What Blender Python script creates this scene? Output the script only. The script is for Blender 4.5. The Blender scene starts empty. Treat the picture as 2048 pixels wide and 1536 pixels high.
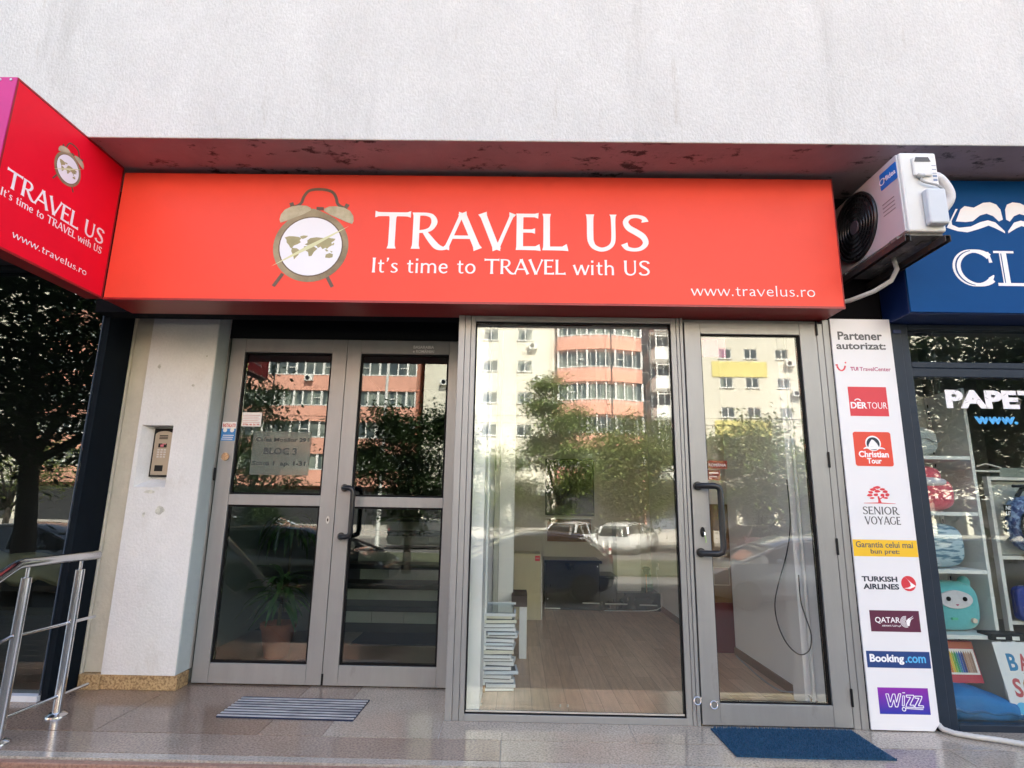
import bpy, bmesh, math, random
from mathutils import Vector, Matrix
random.seed(7)
R = math.radians
S = bpy.context.scene
COL = S.collection

# ------------------------------------------------------------------ camera
cam = bpy.data.cameras.new('camera')
cam.sensor_width = 36.0
cam.lens = 36.0 * 1139.0 / 2048.0
cam.clip_start = 0.05
cam.clip_end = 2000
camo = bpy.data.objects.new('camera', cam)
COL.objects.link(camo)
camo.location = (0, -3.303, 1.134)
_p, _y, _r = R(11.775), R(-0.688), R(0.965)
camo.matrix_world = (Matrix.Translation(camo.location) @ Matrix.Rotation(-_y, 4, 'Z')
                     @ Matrix.Rotation(R(90) + _p, 4, 'X') @ Matrix.Rotation(_r, 4, 'Z'))
S.camera = camo
S.render.resolution_x, S.render.resolution_y = 1024, 768

# ------------------------------------------------------------------ light
SUN_EL, SUN_AZ = R(50), R(24)          # behind the shop building, a little to the right
w = bpy.data.worlds.new('World')
S.world = w
w.use_nodes = True
nt = w.node_tree
bg = nt.nodes['Background']
sky = nt.nodes.new('ShaderNodeTexSky')
sky.sky_type = 'NISHITA'
sky.sun_disc = False
sky.sun_elevation = SUN_EL
sky.sun_rotation = SUN_AZ
sky.dust_density = 3.0
sky.air_density = 1.0
hs = nt.nodes.new('ShaderNodeHueSaturation')
hs.inputs['Saturation'].default_value = 0.78
nt.links.new(sky.outputs[0], hs.inputs['Color'])
nt.links.new(hs.outputs[0], bg.inputs['Color'])
bg.inputs['Strength'].default_value = 0.12
sd = bpy.data.lights.new('sun', 'SUN')
sd.energy = 5.0
sd.angle = R(0.5)
sd.color = (1.0, 0.93, 0.82)
so = bpy.data.objects.new('sun', sd)
COL.objects.link(so)
sdir = Vector((math.sin(SUN_AZ) * math.cos(SUN_EL), math.cos(SUN_AZ) * math.cos(SUN_EL), math.sin(SUN_EL)))
so.rotation_euler = (-sdir).to_track_quat('-Z', 'Y').to_euler()
so.location = (0, 0, 40)
S.view_settings.view_transform = 'Standard'
S.view_settings.look = 'None'
S.view_settings.gamma = 1.0
S.view_settings.exposure = 2.88
S.cycles.use_denoising = True
S.cycles.max_bounces = 10
S.cycles.transparent_max_bounces = 24
S.cycles.caustics_reflective = False
S.cycles.caustics_refractive = False

# ------------------------------------------------------------------ helpers
def lin(h):
    h = h.lstrip('#')
    out = []
    for i in (0, 2, 4):
        c = int(h[i:i + 2], 16) / 255
        out.append(c / 12.92 if c <= 0.04045 else ((c + 0.055) / 1.055) ** 2.4)
    return tuple(out) + (1,)

_M = {}
def mat(name, col, rough=0.6, metal=0.0, var=0.0, scale=6.0, bump=0.0, bscale=60.0, col2=None,
        spec=0.5, stretch=(1, 1, 1), coat=0.0, detail=6.0, thr=None, sheen=0.0):
    """procedural principled material: base colour with a noise blend, roughness variation and a fine bump"""
    if name in _M: return _M[name]
    m = bpy.data.materials.new(name)
    m.use_nodes = True
    n = m.node_tree.nodes; l = m.node_tree.links
    b = n['Principled BSDF']
    col = lin(col) if isinstance(col, str) else tuple(col) + ((1,) if len(col) == 3 else ())
    b.inputs['Roughness'].default_value = rough
    b.inputs['Metallic'].default_value = metal
    b.inputs['Specular IOR Level'].default_value = spec
    if coat:
        b.inputs['Coat Weight'].default_value = coat
        b.inputs['Coat Roughness'].default_value = 0.08
    if sheen: b.inputs['Sheen Weight'].default_value = sheen
    tc = n.new('ShaderNodeTexCoord')
    mp = n.new('ShaderNodeMapping')
    mp.inputs['Scale'].default_value = stretch
    l.new(tc.outputs['Object'], mp.inputs['Vector'])
    if var > 0 or col2 is not None:
        no = n.new('ShaderNodeTexNoise')
        no.inputs['Scale'].default_value = scale
        no.inputs['Detail'].default_value = detail
        no.inputs['Roughness'].default_value = 0.65
        l.new(mp.outputs[0], no.inputs['Vector'])
        rp = n.new('ShaderNodeValToRGB')
        lo, hi = thr if thr else (0.3, 0.7)
        rp.color_ramp.elements[0].position = lo
        rp.color_ramp.elements[1].position = hi
        if col2 is not None:
            c2 = lin(col2) if isinstance(col2, str) else tuple(col2) + ((1,) if len(col2) == 3 else ())
            rp.color_ramp.elements[0].color = col
            rp.color_ramp.elements[1].color = c2
        else:
            rp.color_ramp.elements[0].color = tuple(c * (1 - var) for c in col[:3]) + (1,)
            rp.color_ramp.elements[1].color = tuple(min(1, c * (1 + var * 0.6)) for c in col[:3]) + (1,)
        l.new(no.outputs['Fac'], rp.inputs['Fac'])
        l.new(rp.outputs[0], b.inputs['Base Color'])
    else:
        b.inputs['Base Color'].default_value = col
    if bump > 0:
        nb = n.new('ShaderNodeTexNoise')
        nb.inputs['Scale'].default_value = bscale
        nb.inputs['Detail'].default_value = 5
        l.new(mp.outputs[0], nb.inputs['Vector'])
        bp = n.new('ShaderNodeBump')
        bp.inputs['Strength'].default_value = bump
        bp.inputs['Distance'].default_value = 0.01
        l.new(nb.outputs['Fac'], bp.inputs['Height'])
        l.new(bp.outputs[0], b.inputs['Normal'])
    _M[name] = m
    return m

def glass(name, refl=0.075, tint=(1, 1, 1), wave=0.0, wscale=2.0, edge=0.5, rough=0.0):
    """thin architectural glass: straight-through transmission plus a mirror reflection on each face"""
    if name in _M: return _M[name]
    m = bpy.data.materials.new(name)
    m.use_nodes = True
    n = m.node_tree.nodes; l = m.node_tree.links
    n.remove(n['Principled BSDF'])
    out = n['Material Output']
    tr = n.new('ShaderNodeBsdfTransparent'); tr.inputs[0].default_value = tuple(tint) + (1,)
    gl = n.new('ShaderNodeBsdfGlossy'); gl.inputs['Roughness'].default_value = rough
    gl.inputs['Color'].default_value = (0.98, 1.0, 0.99, 1)
    lw = n.new('ShaderNodeLayerWeight'); lw.inputs['Blend'].default_value = 0.12
    ma = n.new('ShaderNodeMath'); ma.operation = 'MULTIPLY_ADD'
    ma.inputs[1].default_value = edge; ma.inputs[2].default_value = refl
    l.new(lw.outputs['Fresnel'], ma.inputs[0])
    mx = n.new('ShaderNodeMixShader')
    l.new(ma.outputs[0], mx.inputs[0]); l.new(tr.outputs[0], mx.inputs[1]); l.new(gl.outputs[0], mx.inputs[2])
    if wave:
        tc = n.new('ShaderNodeTexCoord')
        no = n.new('ShaderNodeTexNoise'); no.inputs['Scale'].default_value = wscale; no.inputs['Detail'].default_value = 0.0
        l.new(tc.outputs['Object'], no.inputs['Vector'])
        bp = n.new('ShaderNodeBump'); bp.inputs['Strength'].default_value = 1.0; bp.inputs['Distance'].default_value = wave
        l.new(no.outputs['Fac'], bp.inputs['Height'])
        l.new(bp.outputs[0], gl.inputs['Normal'])
    l.new(mx.outputs[0], out.inputs[0])
    _M[name] = m
    return m

WLOC = {}
class MB:
    def __init__(s): s.v = []; s.f = []; s.mi = []
    def add(s, vs, fs, mi=0):
        o = len(s.v); s.v += [tuple(p) for p in vs]
        for f in fs: s.f.append(tuple(i + o for i in f)); s.mi.append(mi)
        return s
    def box(s, x0, x1, y0, y1, z0, z1, mi=0):
        vs = [(x0, y0, z0), (x1, y0, z0), (x1, y1, z0), (x0, y1, z0), (x0, y0, z1), (x1, y0, z1), (x1, y1, z1), (x0, y1, z1)]
        return s.hexa(vs, mi)
    def hexa(s, vs, mi=0):
        return s.add(vs, [(3, 2, 1, 0), (4, 5, 6, 7), (0, 1, 5, 4), (1, 2, 6, 5), (2, 3, 7, 6), (3, 0, 4, 7)], mi)
    def prism(s, pts, fn, d0, d1, mi=0):
        """polygon pts (u,v) extruded between depths d0 (front) and d1, mapped by fn(u,v,d)"""
        n = len(pts)
        vs = [fn(u, v, d0) for u, v in pts] + [fn(u, v, d1) for u, v in pts]
        fs = [tuple(range(n)), tuple(range(2 * n - 1, n - 1, -1))]
        fs += [(i, i + n, (i + 1) % n + n, (i + 1) % n) for i in range(n)]
        return s.add(vs, fs, mi)
    def tube(s, pts, r, n=8, mi=0, closed=False):
        pts = [Vector(p) for p in pts]
        rs = r if isinstance(r, (list, tuple)) else [r] * len(pts)
        rings = []
        up = None
        m = len(pts)
        for i, p in enumerate(pts):
            a = pts[(i - 1) % m] if (i > 0 or closed) else p
            b = pts[(i + 1) % m] if (i < m - 1 or closed) else p
            t = (b - a).normalized()
            if up is None:
                up = Vector((0, 0, 1)) if abs(t.z) < 0.9 else Vector((1, 0, 0))
            sx = t.cross(up).normalized(); up = sx.cross(t).normalized()
            rings.append([p + (sx * math.cos(2 * math.pi * k / n) + up * math.sin(2 * math.pi * k / n)) * rs[i] for k in range(n)])
        vs = [q for rg in rings for q in rg]
        fs = []
        for i in range(m if closed else m - 1):
            j = (i + 1) % m
            for k in range(n):
                k2 = (k + 1) % n
                fs.append((i * n + k, i * n + k2, j * n + k2, j * n + k))
        if not closed:
            fs.append(tuple(range(n - 1, -1, -1))); fs.append(tuple((m - 1) * n + k for k in range(n)))
        return s.add(vs, fs, mi)
    def lathe(s, prof, c=(0, 0, 0), n=20, axis='z', mi=0, sx=1.0, sy=1.0):
        vs = []; fs = []
        for r, z in prof:
            for k in range(n):
                a = 2 * math.pi * k / n
                x, y = r * math.cos(a) * sx, r * math.sin(a) * sy
                p = (x, y, z) if axis == 'z' else ((x, z, y) if axis == 'y' else (z, x, y))
                vs.append((p[0] + c[0], p[1] + c[1], p[2] + c[2]))
        m = len(prof)
        for i in range(m - 1):
            for k in range(n):
                k2 = (k + 1) % n
                fs.append((i * n + k, i * n + k2, (i + 1) * n + k2, (i + 1) * n + k))
        fs.append(tuple(range(n - 1, -1, -1))); fs.append(tuple((m - 1) * n + k for k in range(n)))
        return s.add(vs, fs, mi)
    def ball(s, c, rx, ry, rz, nu=16, nv=10, mi=0, fn=None):
        vs = [(c[0], c[1], c[2] - rz)]
        for j in range(1, nv):
            t = math.pi * j / nv - math.pi / 2
            for k in range(nu):
                a = 2 * math.pi * k / nu
                vs.append((c[0] + rx * math.cos(t) * math.cos(a), c[1] + ry * math.cos(t) * math.sin(a), c[2] + rz * math.sin(t)))
        vs.append((c[0], c[1], c[2] + rz))
        if fn: vs = [fn(*p) for p in vs]
        fs = [(0, 1 + (k + 1) % nu, 1 + k) for k in range(nu)]
        for j in range(nv - 2):
            for k in range(nu):
                k2 = (k + 1) % nu
                fs.append((1 + j * nu + k, 1 + j * nu + k2, 1 + (j + 1) * nu + k2, 1 + (j + 1) * nu + k))
        e = len(vs) - 1
        fs += [(e, 1 + (nv - 2) * nu + k, 1 + (nv - 2) * nu + (k + 1) % nu) for k in range(nu)]
        return s.add(vs, fs, mi)
    def build(s, name, mats, parent=None, smooth=False, bevel=0.0, label=None, seg=2):
        off = WLOC.get(parent.name, Vector((0, 0, 0))) if parent else Vector((0, 0, 0))
        me = bpy.data.meshes.new(name)
        me.from_pydata([(p[0] - off.x, p[1] - off.y, p[2] - off.z) for p in s.v], [], s.f)
        mats = mats if isinstance(mats, (list, tuple)) else [mats]
        for m in mats: me.materials.append(m)
        if len(mats) > 1: me.polygons.foreach_set('material_index', s.mi)
        bm = bmesh.new(); bm.from_mesh(me)
        bmesh.ops.recalc_face_normals(bm, faces=bm.faces)
        bm.to_mesh(me); bm.free()
        if smooth:
            me.polygons.foreach_set('use_smooth', [True] * len(me.polygons))
            if smooth != 'all': me.set_sharp_from_angle(angle=R(40))
        o = bpy.data.objects.new(name, me)
        COL.objects.link(o)
        if parent:
            o.parent = parent
            WLOC[o.name] = off
        if bevel:
            md = o.modifiers.new('bevel', 'BEVEL'); md.width = bevel; md.segments = seg
            md.limit_method = 'ANGLE'; md.angle_limit = R(35)
        if label: o['label'] = label
        return o

def tag(o, label=None, cat=None, group=None, kind=None):
    if label: o['label'] = label
    if cat: o['category'] = cat
    if group: o['group'] = group
    if kind: o['kind'] = kind
    return o
def thing(name, label, cat, loc=(0, 0, 0), group=None):
    o = bpy.data.objects.new(name, None); COL.objects.link(o)
    o.empty_display_size = 0.1
    o.location = loc; WLOC[o.name] = Vector(loc)
    return tag(o, label, cat, group)
def dup(o, parent=None):
    c = o.copy(); COL.objects.link(c)
    if parent: c.parent = parent
    for ch in o.children: dup(ch, c)
    return c

def frame(mb, x0, x1, z0, z1, y0, y1, l, r, t, b, mi=0):
    """rectangular frame in the XZ plane: full-height stiles, rails butted between them"""
    mb.box(x0, x0 + l, y0, y1, z0, z1, mi); mb.box(x1 - r, x1, y0, y1, z0, z1, mi)
    if t: mb.box(x0 + l, x1 - r, y0, y1, z1 - t, z1, mi)
    if b: mb.box(x0 + l, x1 - r, y0, y1, z0, z0 + b, mi)
    return mb
def XZ(y, th=1.0):
    return lambda u, v, d: (u, y - d, v)        # d = how far it stands proud towards the street

# ------------------------------------------------------------------ lettering
def text_mesh(body, bold=0.0, depth=0.0006):
    c = bpy.data.curves.new('lettering', 'FONT')
    c.body = body; c.size = 1.0; c.offset = bold; c.resolution_u = 3; c.extrude = 0.02
    o = bpy.data.objects.new('lettering', c); COL.objects.link(o)
    dg = bpy.context.evaluated_depsgraph_get()
    me = bpy.data.meshes.new_from_object(o.evaluated_get(dg))
    vs = [tuple(v.co) for v in me.vertices]; fs = [tuple(p.vertices) for p in me.polygons]
    bpy.data.objects.remove(o); bpy.data.curves.remove(c); bpy.data.meshes.remove(me)
    return vs, fs
def text_into(mb, body, box, fn, bold=0.0, depth=0.0008, base=0.0, mi=0, shear=0.0):
    """fit built-in lettering into box (u0,u1,v0,v1); fn maps (u,v,d)"""
    vs, fs = text_mesh(body, bold)
    x0 = min(v[0] for v in vs); x1 = max(v[0] for v in vs); y0 = min(v[1] for v in vs); y1 = max(v[1] for v in vs)
    u0, u1, v0, v1 = box
    out = []
    for x, y, z in vs:
        a, b = (x - x0) / (x1 - x0), (y - y0) / (y1 - y0)
        out.append(fn(u0 + a * (u1 - u0) + shear * b * (v1 - v0), v0 + b * (v1 - v0), base + (depth if z > 0 else 0)))
    mb.add(out, fs, mi)

# flared humanist lettering drawn stroke by stroke: glyph -> (advance, [stroke]) ; stroke = [(x, y, width), ...]
def _arc(cx, cy, rx, ry, a0, a1, w0, w1, n=10):
    o = []
    for i in range(n + 1):
        t = i / n; a = R(a0 + (a1 - a0) * t)
        ww = w0 + (w1 - w0) * abs(math.cos(a))
        o.append((cx + rx * math.cos(a), cy + ry * math.sin(a), ww))
    return o
def st(x0, y0, x1, y1, w, fl=1.5):
    fl = 1 + (fl - 1) * 1.35
    o = []
    for t, k in ((0, fl), (0.06, 1.0 + (fl - 1) * 0.5), (0.16, 1.04), (0.84, 1.04), (0.94, 1.0 + (fl - 1) * 0.5), (1, fl)):
        o.append((x0 + (x1 - x0) * t, y0 + (y1 - y0) * t, w * k))
    return o
TK, TN = 0.150, 0.088
GL = {
 'T': (0.78, [st(0.39, 0, 0.39, 0.93, TK, 1.3), st(0.0, 0.945, 0.78, 0.945, 0.10, 1.5)]),
 'R': (0.70, [st(0.11, 0, 0.11, 1.0, TK, 1.3), [(0.12, 0.95, 0.08), (0.30, 0.955, 0.08), (0.44, 0.90, 0.11), (0.50, 0.74, 0.145), (0.43, 0.56, 0.11), (0.30, 0.49, 0.08), (0.14, 0.47, 0.07)],
              [(0.28, 0.49, 0.10), (0.42, 0.27, 0.14), (0.56, 0.08, 0.15), (0.68, 0.02, 0.10), (0.78, 0.015, 0.05)]]),
 'A': (0.76, [st(0.05, 0, 0.38, 1.0, TN, 1.7), st(0.38, 1.0, 0.74, 0, TK, 1.3), [(0.16, 0.33, 0.085), (0.62, 0.33, 0.085)]]),
 'V': (0.74, [st(0.04, 1.0, 0.37, 0.0, TK, 1.3), st(0.37, 0.0, 0.70, 1.0, TN, 1.7)]),
 'E': (0.56, [st(0.10, 0, 0.10, 1.0, TK, 1.15), [(0.10, 0.95, 0.09), (0.42, 0.95, 0.09), (0.50, 0.945, 0.15)], [(0.10, 0.52, 0.085), (0.36, 0.52, 0.085), (0.43, 0.52, 0.14)],
              [(0.10, 0.05, 0.09), (0.44, 0.05, 0.10), (0.54, 0.07, 0.17)]]),
 'L': (0.54, [st(0.10, 0, 0.10, 1.0, TK, 1.25), [(0.10, 0.05, 0.09), (0.44, 0.05, 0.10), (0.55, 0.08, 0.18)]]),
 'U': (0.74, [[(0.10, 1.0, 0.20), (0.10, 0.92, 0.165), (0.10, 0.75, TK), (0.10, 0.40, TK)] + [(0.115, 0.25, 0.14), (0.18, 0.11, 0.12), (0.33, 0.035, 0.10), (0.48, 0.08, 0.10), (0.575, 0.20, 0.10), (0.60, 0.38, 0.10)] + [(0.60, 0.75, 0.10), (0.60, 0.93, 0.12), (0.60, 1.0, 0.17)]]),
 'S': (0.60, [[(0.53, 0.80, 0.17), (0.50, 0.90, 0.11), (0.36, 0.955, 0.085), (0.20, 0.93, 0.10), (0.11, 0.80, 0.13), (0.17, 0.64, 0.15), (0.33, 0.52, 0.155), (0.48, 0.39, 0.15), (0.53, 0.22, 0.13), (0.43, 0.08, 0.10), (0.28, 0.04, 0.085), (0.13, 0.08, 0.11), (0.07, 0.20, 0.16)]]),
 'I': (0.26, [st(0.11, 0, 0.11, 1.0, TK, 1.3)]),
 'N': (0.80, [st(0.10, 0, 0.10, 1, TN, 1.6), st(0.10, 1.0, 0.68, 0.0, TK, 1.1), st(0.68, 0, 0.68, 1, TN, 1.6)]),
 'O': (0.86, [_arc(0.41, 0.5, 0.34, 0.46, 0, 360, 0.08, 0.15, 28)]),
 'C': (0.76, [_arc(0.43, 0.5, 0.36, 0.46, 48, 312, 0.07, 0.16, 20)]),
 'Y': (0.70, [st(0.03, 1, 0.34, 0.48, TK, 1.3), st(0.64, 1, 0.34, 0.48, TN, 1.6), st(0.34, 0.5, 0.34, 0, TK, 1.2)]),
 'G': (0.82, [_arc(0.43, 0.5, 0.36, 0.46, 48, 320, 0.07, 0.15, 20), st(0.70, 0.14, 0.70, 0.46, 0.13, 1.2)]),
 "'": (0.22, [[(0.10, 1.0, 0.13), (0.11, 0.9, 0.11), (0.06, 0.74, 0.03)]]),
 't': (0.40, [[(0.17, 0.86, 0.07), (0.17, 0.60, 0.125), (0.17, 0.20, 0.125), (0.20, 0.08, 0.11), (0.28, 0.035, 0.085), (0.37, 0.06, 0.06)], [(0.03, 0.62, 0.08), (0.35, 0.62, 0.09)]]),
 's': (0.42, [[(0.36, 0.55, 0.09), (0.27, 0.62, 0.075), (0.14, 0.60, 0.08), (0.09, 0.50, 0.11), (0.17, 0.38, 0.12), (0.30, 0.28, 0.12), (0.35, 0.16, 0.11), (0.26, 0.05, 0.08), (0.13, 0.04, 0.08), (0.04, 0.10, 0.09)]]),
 'i': (0.25, [st(0.11, 0, 0.11, 0.66, 0.125, 1.25), [(0.11, 0.83, 0.14), (0.11, 0.97, 0.14)]]),
 'm': (0.92, [st(0.10, 0, 0.10, 0.66, 0.125, 1.2), [(0.12, 0.50, 0.07), (0.22, 0.60, 0.09), (0.33, 0.62, 0.10), (0.43, 0.54, 0.12), (0.45, 0.40, 0.125), (0.45, 0.0, 0.14)],
              [(0.46, 0.50, 0.07), (0.56, 0.60, 0.09), (0.67, 0.62, 0.10), (0.77, 0.54, 0.12), (0.80, 0.40, 0.125), (0.80, 0.0, 0.14)]]),
 'n': (0.58, [st(0.10, 0, 0.10, 0.66, 0.125, 1.2), [(0.12, 0.50, 0.07), (0.22, 0.60, 0.09), (0.33, 0.62, 0.10), (0.43, 0.54, 0.12), (0.46, 0.40, 0.125), (0.46, 0.0, 0.14)]]),
 'e': (0.54, [[(0.09, 0.35, 0.09), (0.46, 0.36, 0.09)], [(0.46, 0.36, 0.10), (0.42, 0.54, 0.11), (0.28, 0.62, 0.085), (0.14, 0.55, 0.11), (0.08, 0.35, 0.13), (0.13, 0.14, 0.12), (0.27, 0.035, 0.10), (0.40, 0.06, 0.09), (0.48, 0.13, 0.07)]]),
 'o': (0.60, [_arc(0.29, 0.33, 0.22, 0.295, 0, 360, 0.085, 0.13, 22)]),
 'w': (0.84, [st(0.02, 0.66, 0.21, 0, 0.13, 1.2), st(0.21, 0, 0.41, 0.66, 0.085, 1.2), st(0.41, 0.66, 0.60, 0, 0.13, 1.2), st(0.60, 0, 0.80, 0.66, 0.085, 1.3)]),
 'h': (0.60, [st(0.10, 0, 0.10, 1.02, 0.125, 1.25), [(0.12, 0.50, 0.07), (0.22, 0.60, 0.09), (0.33, 0.62, 0.10), (0.43, 0.54, 0.12), (0.46, 0.40, 0.125), (0.46, 0.0, 0.14)]]),
 '.': (0.24, [[(0.10, -0.01, 0.14), (0.10, 0.13, 0.14)]]),
 'r': (0.40, [st(0.10, 0, 0.10, 0.66, 0.125, 1.2), [(0.12, 0.46, 0.07), (0.20, 0.58, 0.09), (0.30, 0.62, 0.12), (0.38, 0.60, 0.13)]]),
 'a': (0.52, [[(0.08, 0.56, 0.08), (0.20, 0.63, 0.08), (0.34, 0.58, 0.11), (0.38, 0.44, 0.125), (0.38, 0.10, 0.125), (0.46, 0.03, 0.06)], [(0.38, 0.38, 0.08), (0.22, 0.34, 0.09), (0.10, 0.22, 0.12), (0.12, 0.08, 0.11), (0.23, 0.035, 0.09), (0.37, 0.14, 0.07)]]),
 'v': (0.56, [st(0.02, 0.66, 0.26, 0, 0.13, 1.25), st(0.26, 0, 0.51, 0.66, 0.085, 1.3)]),
 'l': (0.25, [st(0.11, 0, 0.11, 1.02, 0.125, 1.25)]),
 'u': (0.58, [[(0.10, 0.66, 0.14), (0.10, 0.25, 0.125), (0.13, 0.11, 0.12), (0.22, 0.04, 0.09), (0.33, 0.06, 0.08), (0.45, 0.17, 0.07)], st(0.46, 0, 0.46, 0.66, 0.125, 1.2)]),
 ' ': (0.36, []),
}
def _smooth(pts, n=4):
    if len(pts) < 4: return pts
    out = []
    for i in range(len(pts) - 1):
        p0 = pts[max(i - 1, 0)]; p1 = pts[i]; p2 = pts[i + 1]; p3 = pts[min(i + 2, len(pts) - 1)]
        for k in range(n):
            t = k / n
            out.append(tuple(0.5 * ((2 * p1[j]) + (-p0[j] + p2[j]) * t + (2 * p0[j] - 5 * p1[j] + 4 * p2[j] - p3[j]) * t * t + (-p0[j] + 3 * p1[j] - 3 * p2[j] + p3[j]) * t ** 3) for j in range(3)))
    out.append(pts[-1])
    return out
def ribbon(mb, pts, fn, depth, base=0.0, mi=0):
    """stroke with varying width as a thin solid"""
    L = []; Rr = []
    m = len(pts)
    for i in range(m):
        a = pts[max(i - 1, 0)]; b = pts[min(i + 1, m - 1)]
        dx, dy = b[0] - a[0], b[1] - a[1]
        q = math.hypot(dx, dy) or 1e-9
        nx, ny = -dy / q, dx / q
        hw = pts[i][2] / 2
        L.append((pts[i][0] + nx * hw, pts[i][1] + ny * hw)); Rr.append((pts[i][0] - nx * hw, pts[i][1] - ny * hw))
    vs = []
    for d in (base + depth, base):
        vs += [fn(u, v, d) for u, v in L] + [fn(u, v, d) for u, v in Rr]
    fs = []
    k = 2 * m
    for i in range(m - 1):
        fs.append((i, i + 1, m + i + 1, m + i)); fs.append((k + m + i, k + m + i + 1, k + i + 1, k + i))
        fs.append((i + 1, i, k + i, k + i + 1)); fs.append((m + i, m + i + 1, k + m + i + 1, k + m + i))
    fs.append((0, m, k + m, k)); fs.append((m - 1, k + m - 1, k + 2 * m - 1, 2 * m - 1))
    mb.add(vs, fs, mi)
def flared(mb, body, box, fn, depth=0.0008, base=0.0, mi=0, track=0.04, wk=1.0):
    """fit the flared lettering into box = (u0,u1,v0 baseline,v1 cap line)"""
    adv = 0; lay = []
    for ch in body:
        a, stk = GL[ch]
        lay.append((adv, stk)); adv += a + track
    adv -= track
    u0, u1, v0, v1 = box
    sx = (u1 - u0) / adv; sy = v1 - v0
    n = 0
    for off, stk in lay:
        for sk in stk:
            pts = sk if len(sk) <= 2 else (_smooth(sk) if len(sk) != 6 or True else sk)
            # keep the stroke weight even although the box may be stretched
            sc = (sx + sy) / 2
            P = [(u0 + (off + p[0]) * sx, v0 + p[1] * sy, p[2] * sc * wk) for p in pts]
            ribbon(mb, P, fn, depth, base + n * 0.000018, mi)
            n += 1
# ------------------------------------------------------------------ materials
def stain(m, scale=7.0, lo=0.60, hi=0.72, dark=(0.03, 0.027, 0.028), stretch=(1, 1, 1), amount=0.85):
    """dirt or mould spots with a shape of their own, mixed over the base colour"""
    n = m.node_tree.nodes; l = m.node_tree.links
    b = n['Principled BSDF']
    src = b.inputs['Base Color'].links[0].from_socket if b.inputs['Base Color'].links else None
    tc = n.new('ShaderNodeTexCoord'); mp = n.new('ShaderNodeMapping'); mp.inputs['Scale'].default_value = stretch
    l.new(tc.outputs['Object'], mp.inputs[0])
    no = n.new('ShaderNodeTexNoise'); no.inputs['Scale'].default_value = scale; no.inputs['Detail'].default_value = 9; no.inputs['Roughness'].default_value = 0.7
    l.new(mp.outputs[0], no.inputs['Vector'])
    rp = n.new('ShaderNodeMapRange'); rp.inputs[1].default_value = lo; rp.inputs[2].default_value = hi; rp.inputs[4].default_value = amount
    l.new(no.outputs['Fac'], rp.inputs[0])
    mx = n.new('ShaderNodeMix'); mx.data_type = 'RGBA'
    l.new(rp.outputs[0], mx.inputs[0])
    if src: l.new(src, mx.inputs[6])
    else: mx.inputs[6].default_value = b.inputs['Base Color'].default_value
    mx.inputs[7].default_value = tuple(dark) + (1,)
    l.new(mx.outputs[2], b.inputs['Base Color'])
    return m
def speckle(m, scale=140, amount=0.16, stretch=(1, 1, 0.6)):
    n = m.node_tree.nodes; l = m.node_tree.links; b = n['Principled BSDF']
    src = b.inputs['Base Color'].links[0].from_socket
    tc = n.new('ShaderNodeTexCoord'); mp = n.new('ShaderNodeMapping'); mp.inputs['Scale'].default_value = stretch; l.new(tc.outputs['Object'], mp.inputs[0])
    no = n.new('ShaderNodeTexNoise'); no.inputs['Scale'].default_value = scale; no.inputs['Detail'].default_value = 3; no.inputs['Roughness'].default_value = 0.8
    l.new(mp.outputs[0], no.inputs['Vector'])
    mr = n.new('ShaderNodeMapRange'); mr.inputs[1].default_value = 0.25; mr.inputs[2].default_value = 0.75; mr.inputs[3].default_value = 1 - amount; mr.inputs[4].default_value = 1 + amount * 0.8
    l.new(no.outputs['Fac'], mr.inputs[0])
    mx = n.new('ShaderNodeMix'); mx.data_type = 'RGBA'; mx.blend_type = 'MULTIPLY'; mx.inputs[0].default_value = 1.0
    l.new(src, mx.inputs[6]); l.new(mr.outputs[0], mx.inputs[7]); l.new(mx.outputs[2], b.inputs['Base Color'])
    return m
M_wall = mat('white_stucco', (0.605, 0.60, 0.592), 0.9, var=0.08, scale=2.2, bump=0.6, bscale=90, stretch=(1, 1, 0.55))
speckle(M_wall, 85, 0.12)
stain(M_wall, 1.7, 0.56, 0.84, (0.36, 0.35, 0.335), (1.6, 1, 0.24), 0.9)
stain(M_wall, 4.5, 0.62, 0.76, (0.38, 0.335, 0.285), (2.6, 1, 0.30), 0.7)
stain(M_wall, 13.0, 0.69, 0.74, (0.26, 0.24, 0.22), (1, 1, 1.8), 0.6)
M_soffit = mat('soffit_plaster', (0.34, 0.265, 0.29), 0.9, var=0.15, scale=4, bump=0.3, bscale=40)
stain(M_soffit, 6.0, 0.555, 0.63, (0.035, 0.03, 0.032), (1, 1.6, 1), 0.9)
M_pillar = mat('pillar_paint', (0.70, 0.68, 0.665), 0.85, var=0.06, scale=3.5, bump=0.3, bscale=70)
speckle(M_pillar, 90, 0.07)
stain(M_pillar, 3.2, 0.56, 0.76, (0.50, 0.44, 0.38), (1, 1, 0.6), 0.6)
stain(M_pillar, 14, 0.71, 0.75, (0.30, 0.27, 0.24), (1, 1, 1), 0.6)
M_reveal = mat('reveal_paint', (0.50, 0.55, 0.54), 0.85, var=0.08, scale=4, bump=0.4, bscale=30)
stain(M_reveal, 9, 0.66, 0.74, (0.25, 0.24, 0.21), (1, 1, 1), 0.6)
M_cream = mat('cream_paint', (0.56, 0.51, 0.42), 0.85, var=0.12, scale=5, bump=0.4, bscale=35)
stain(M_cream, 7, 0.62, 0.74, (0.22, 0.20, 0.17), (1, 1, 0.5), 0.6)
M_plinth = mat('yellow_granite', (0.50, 0.34, 0.17), 0.5, scale=70, col2=(0.22, 0.13, 0.06), thr=(0.42, 0.62), detail=3)
M_alu = mat('brushed_aluminium', (0.30, 0.304, 0.306), 0.42, 0.4, var=0.09, scale=9, bump=0.04, bscale=120, stretch=(1, 1, 0.15))
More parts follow.
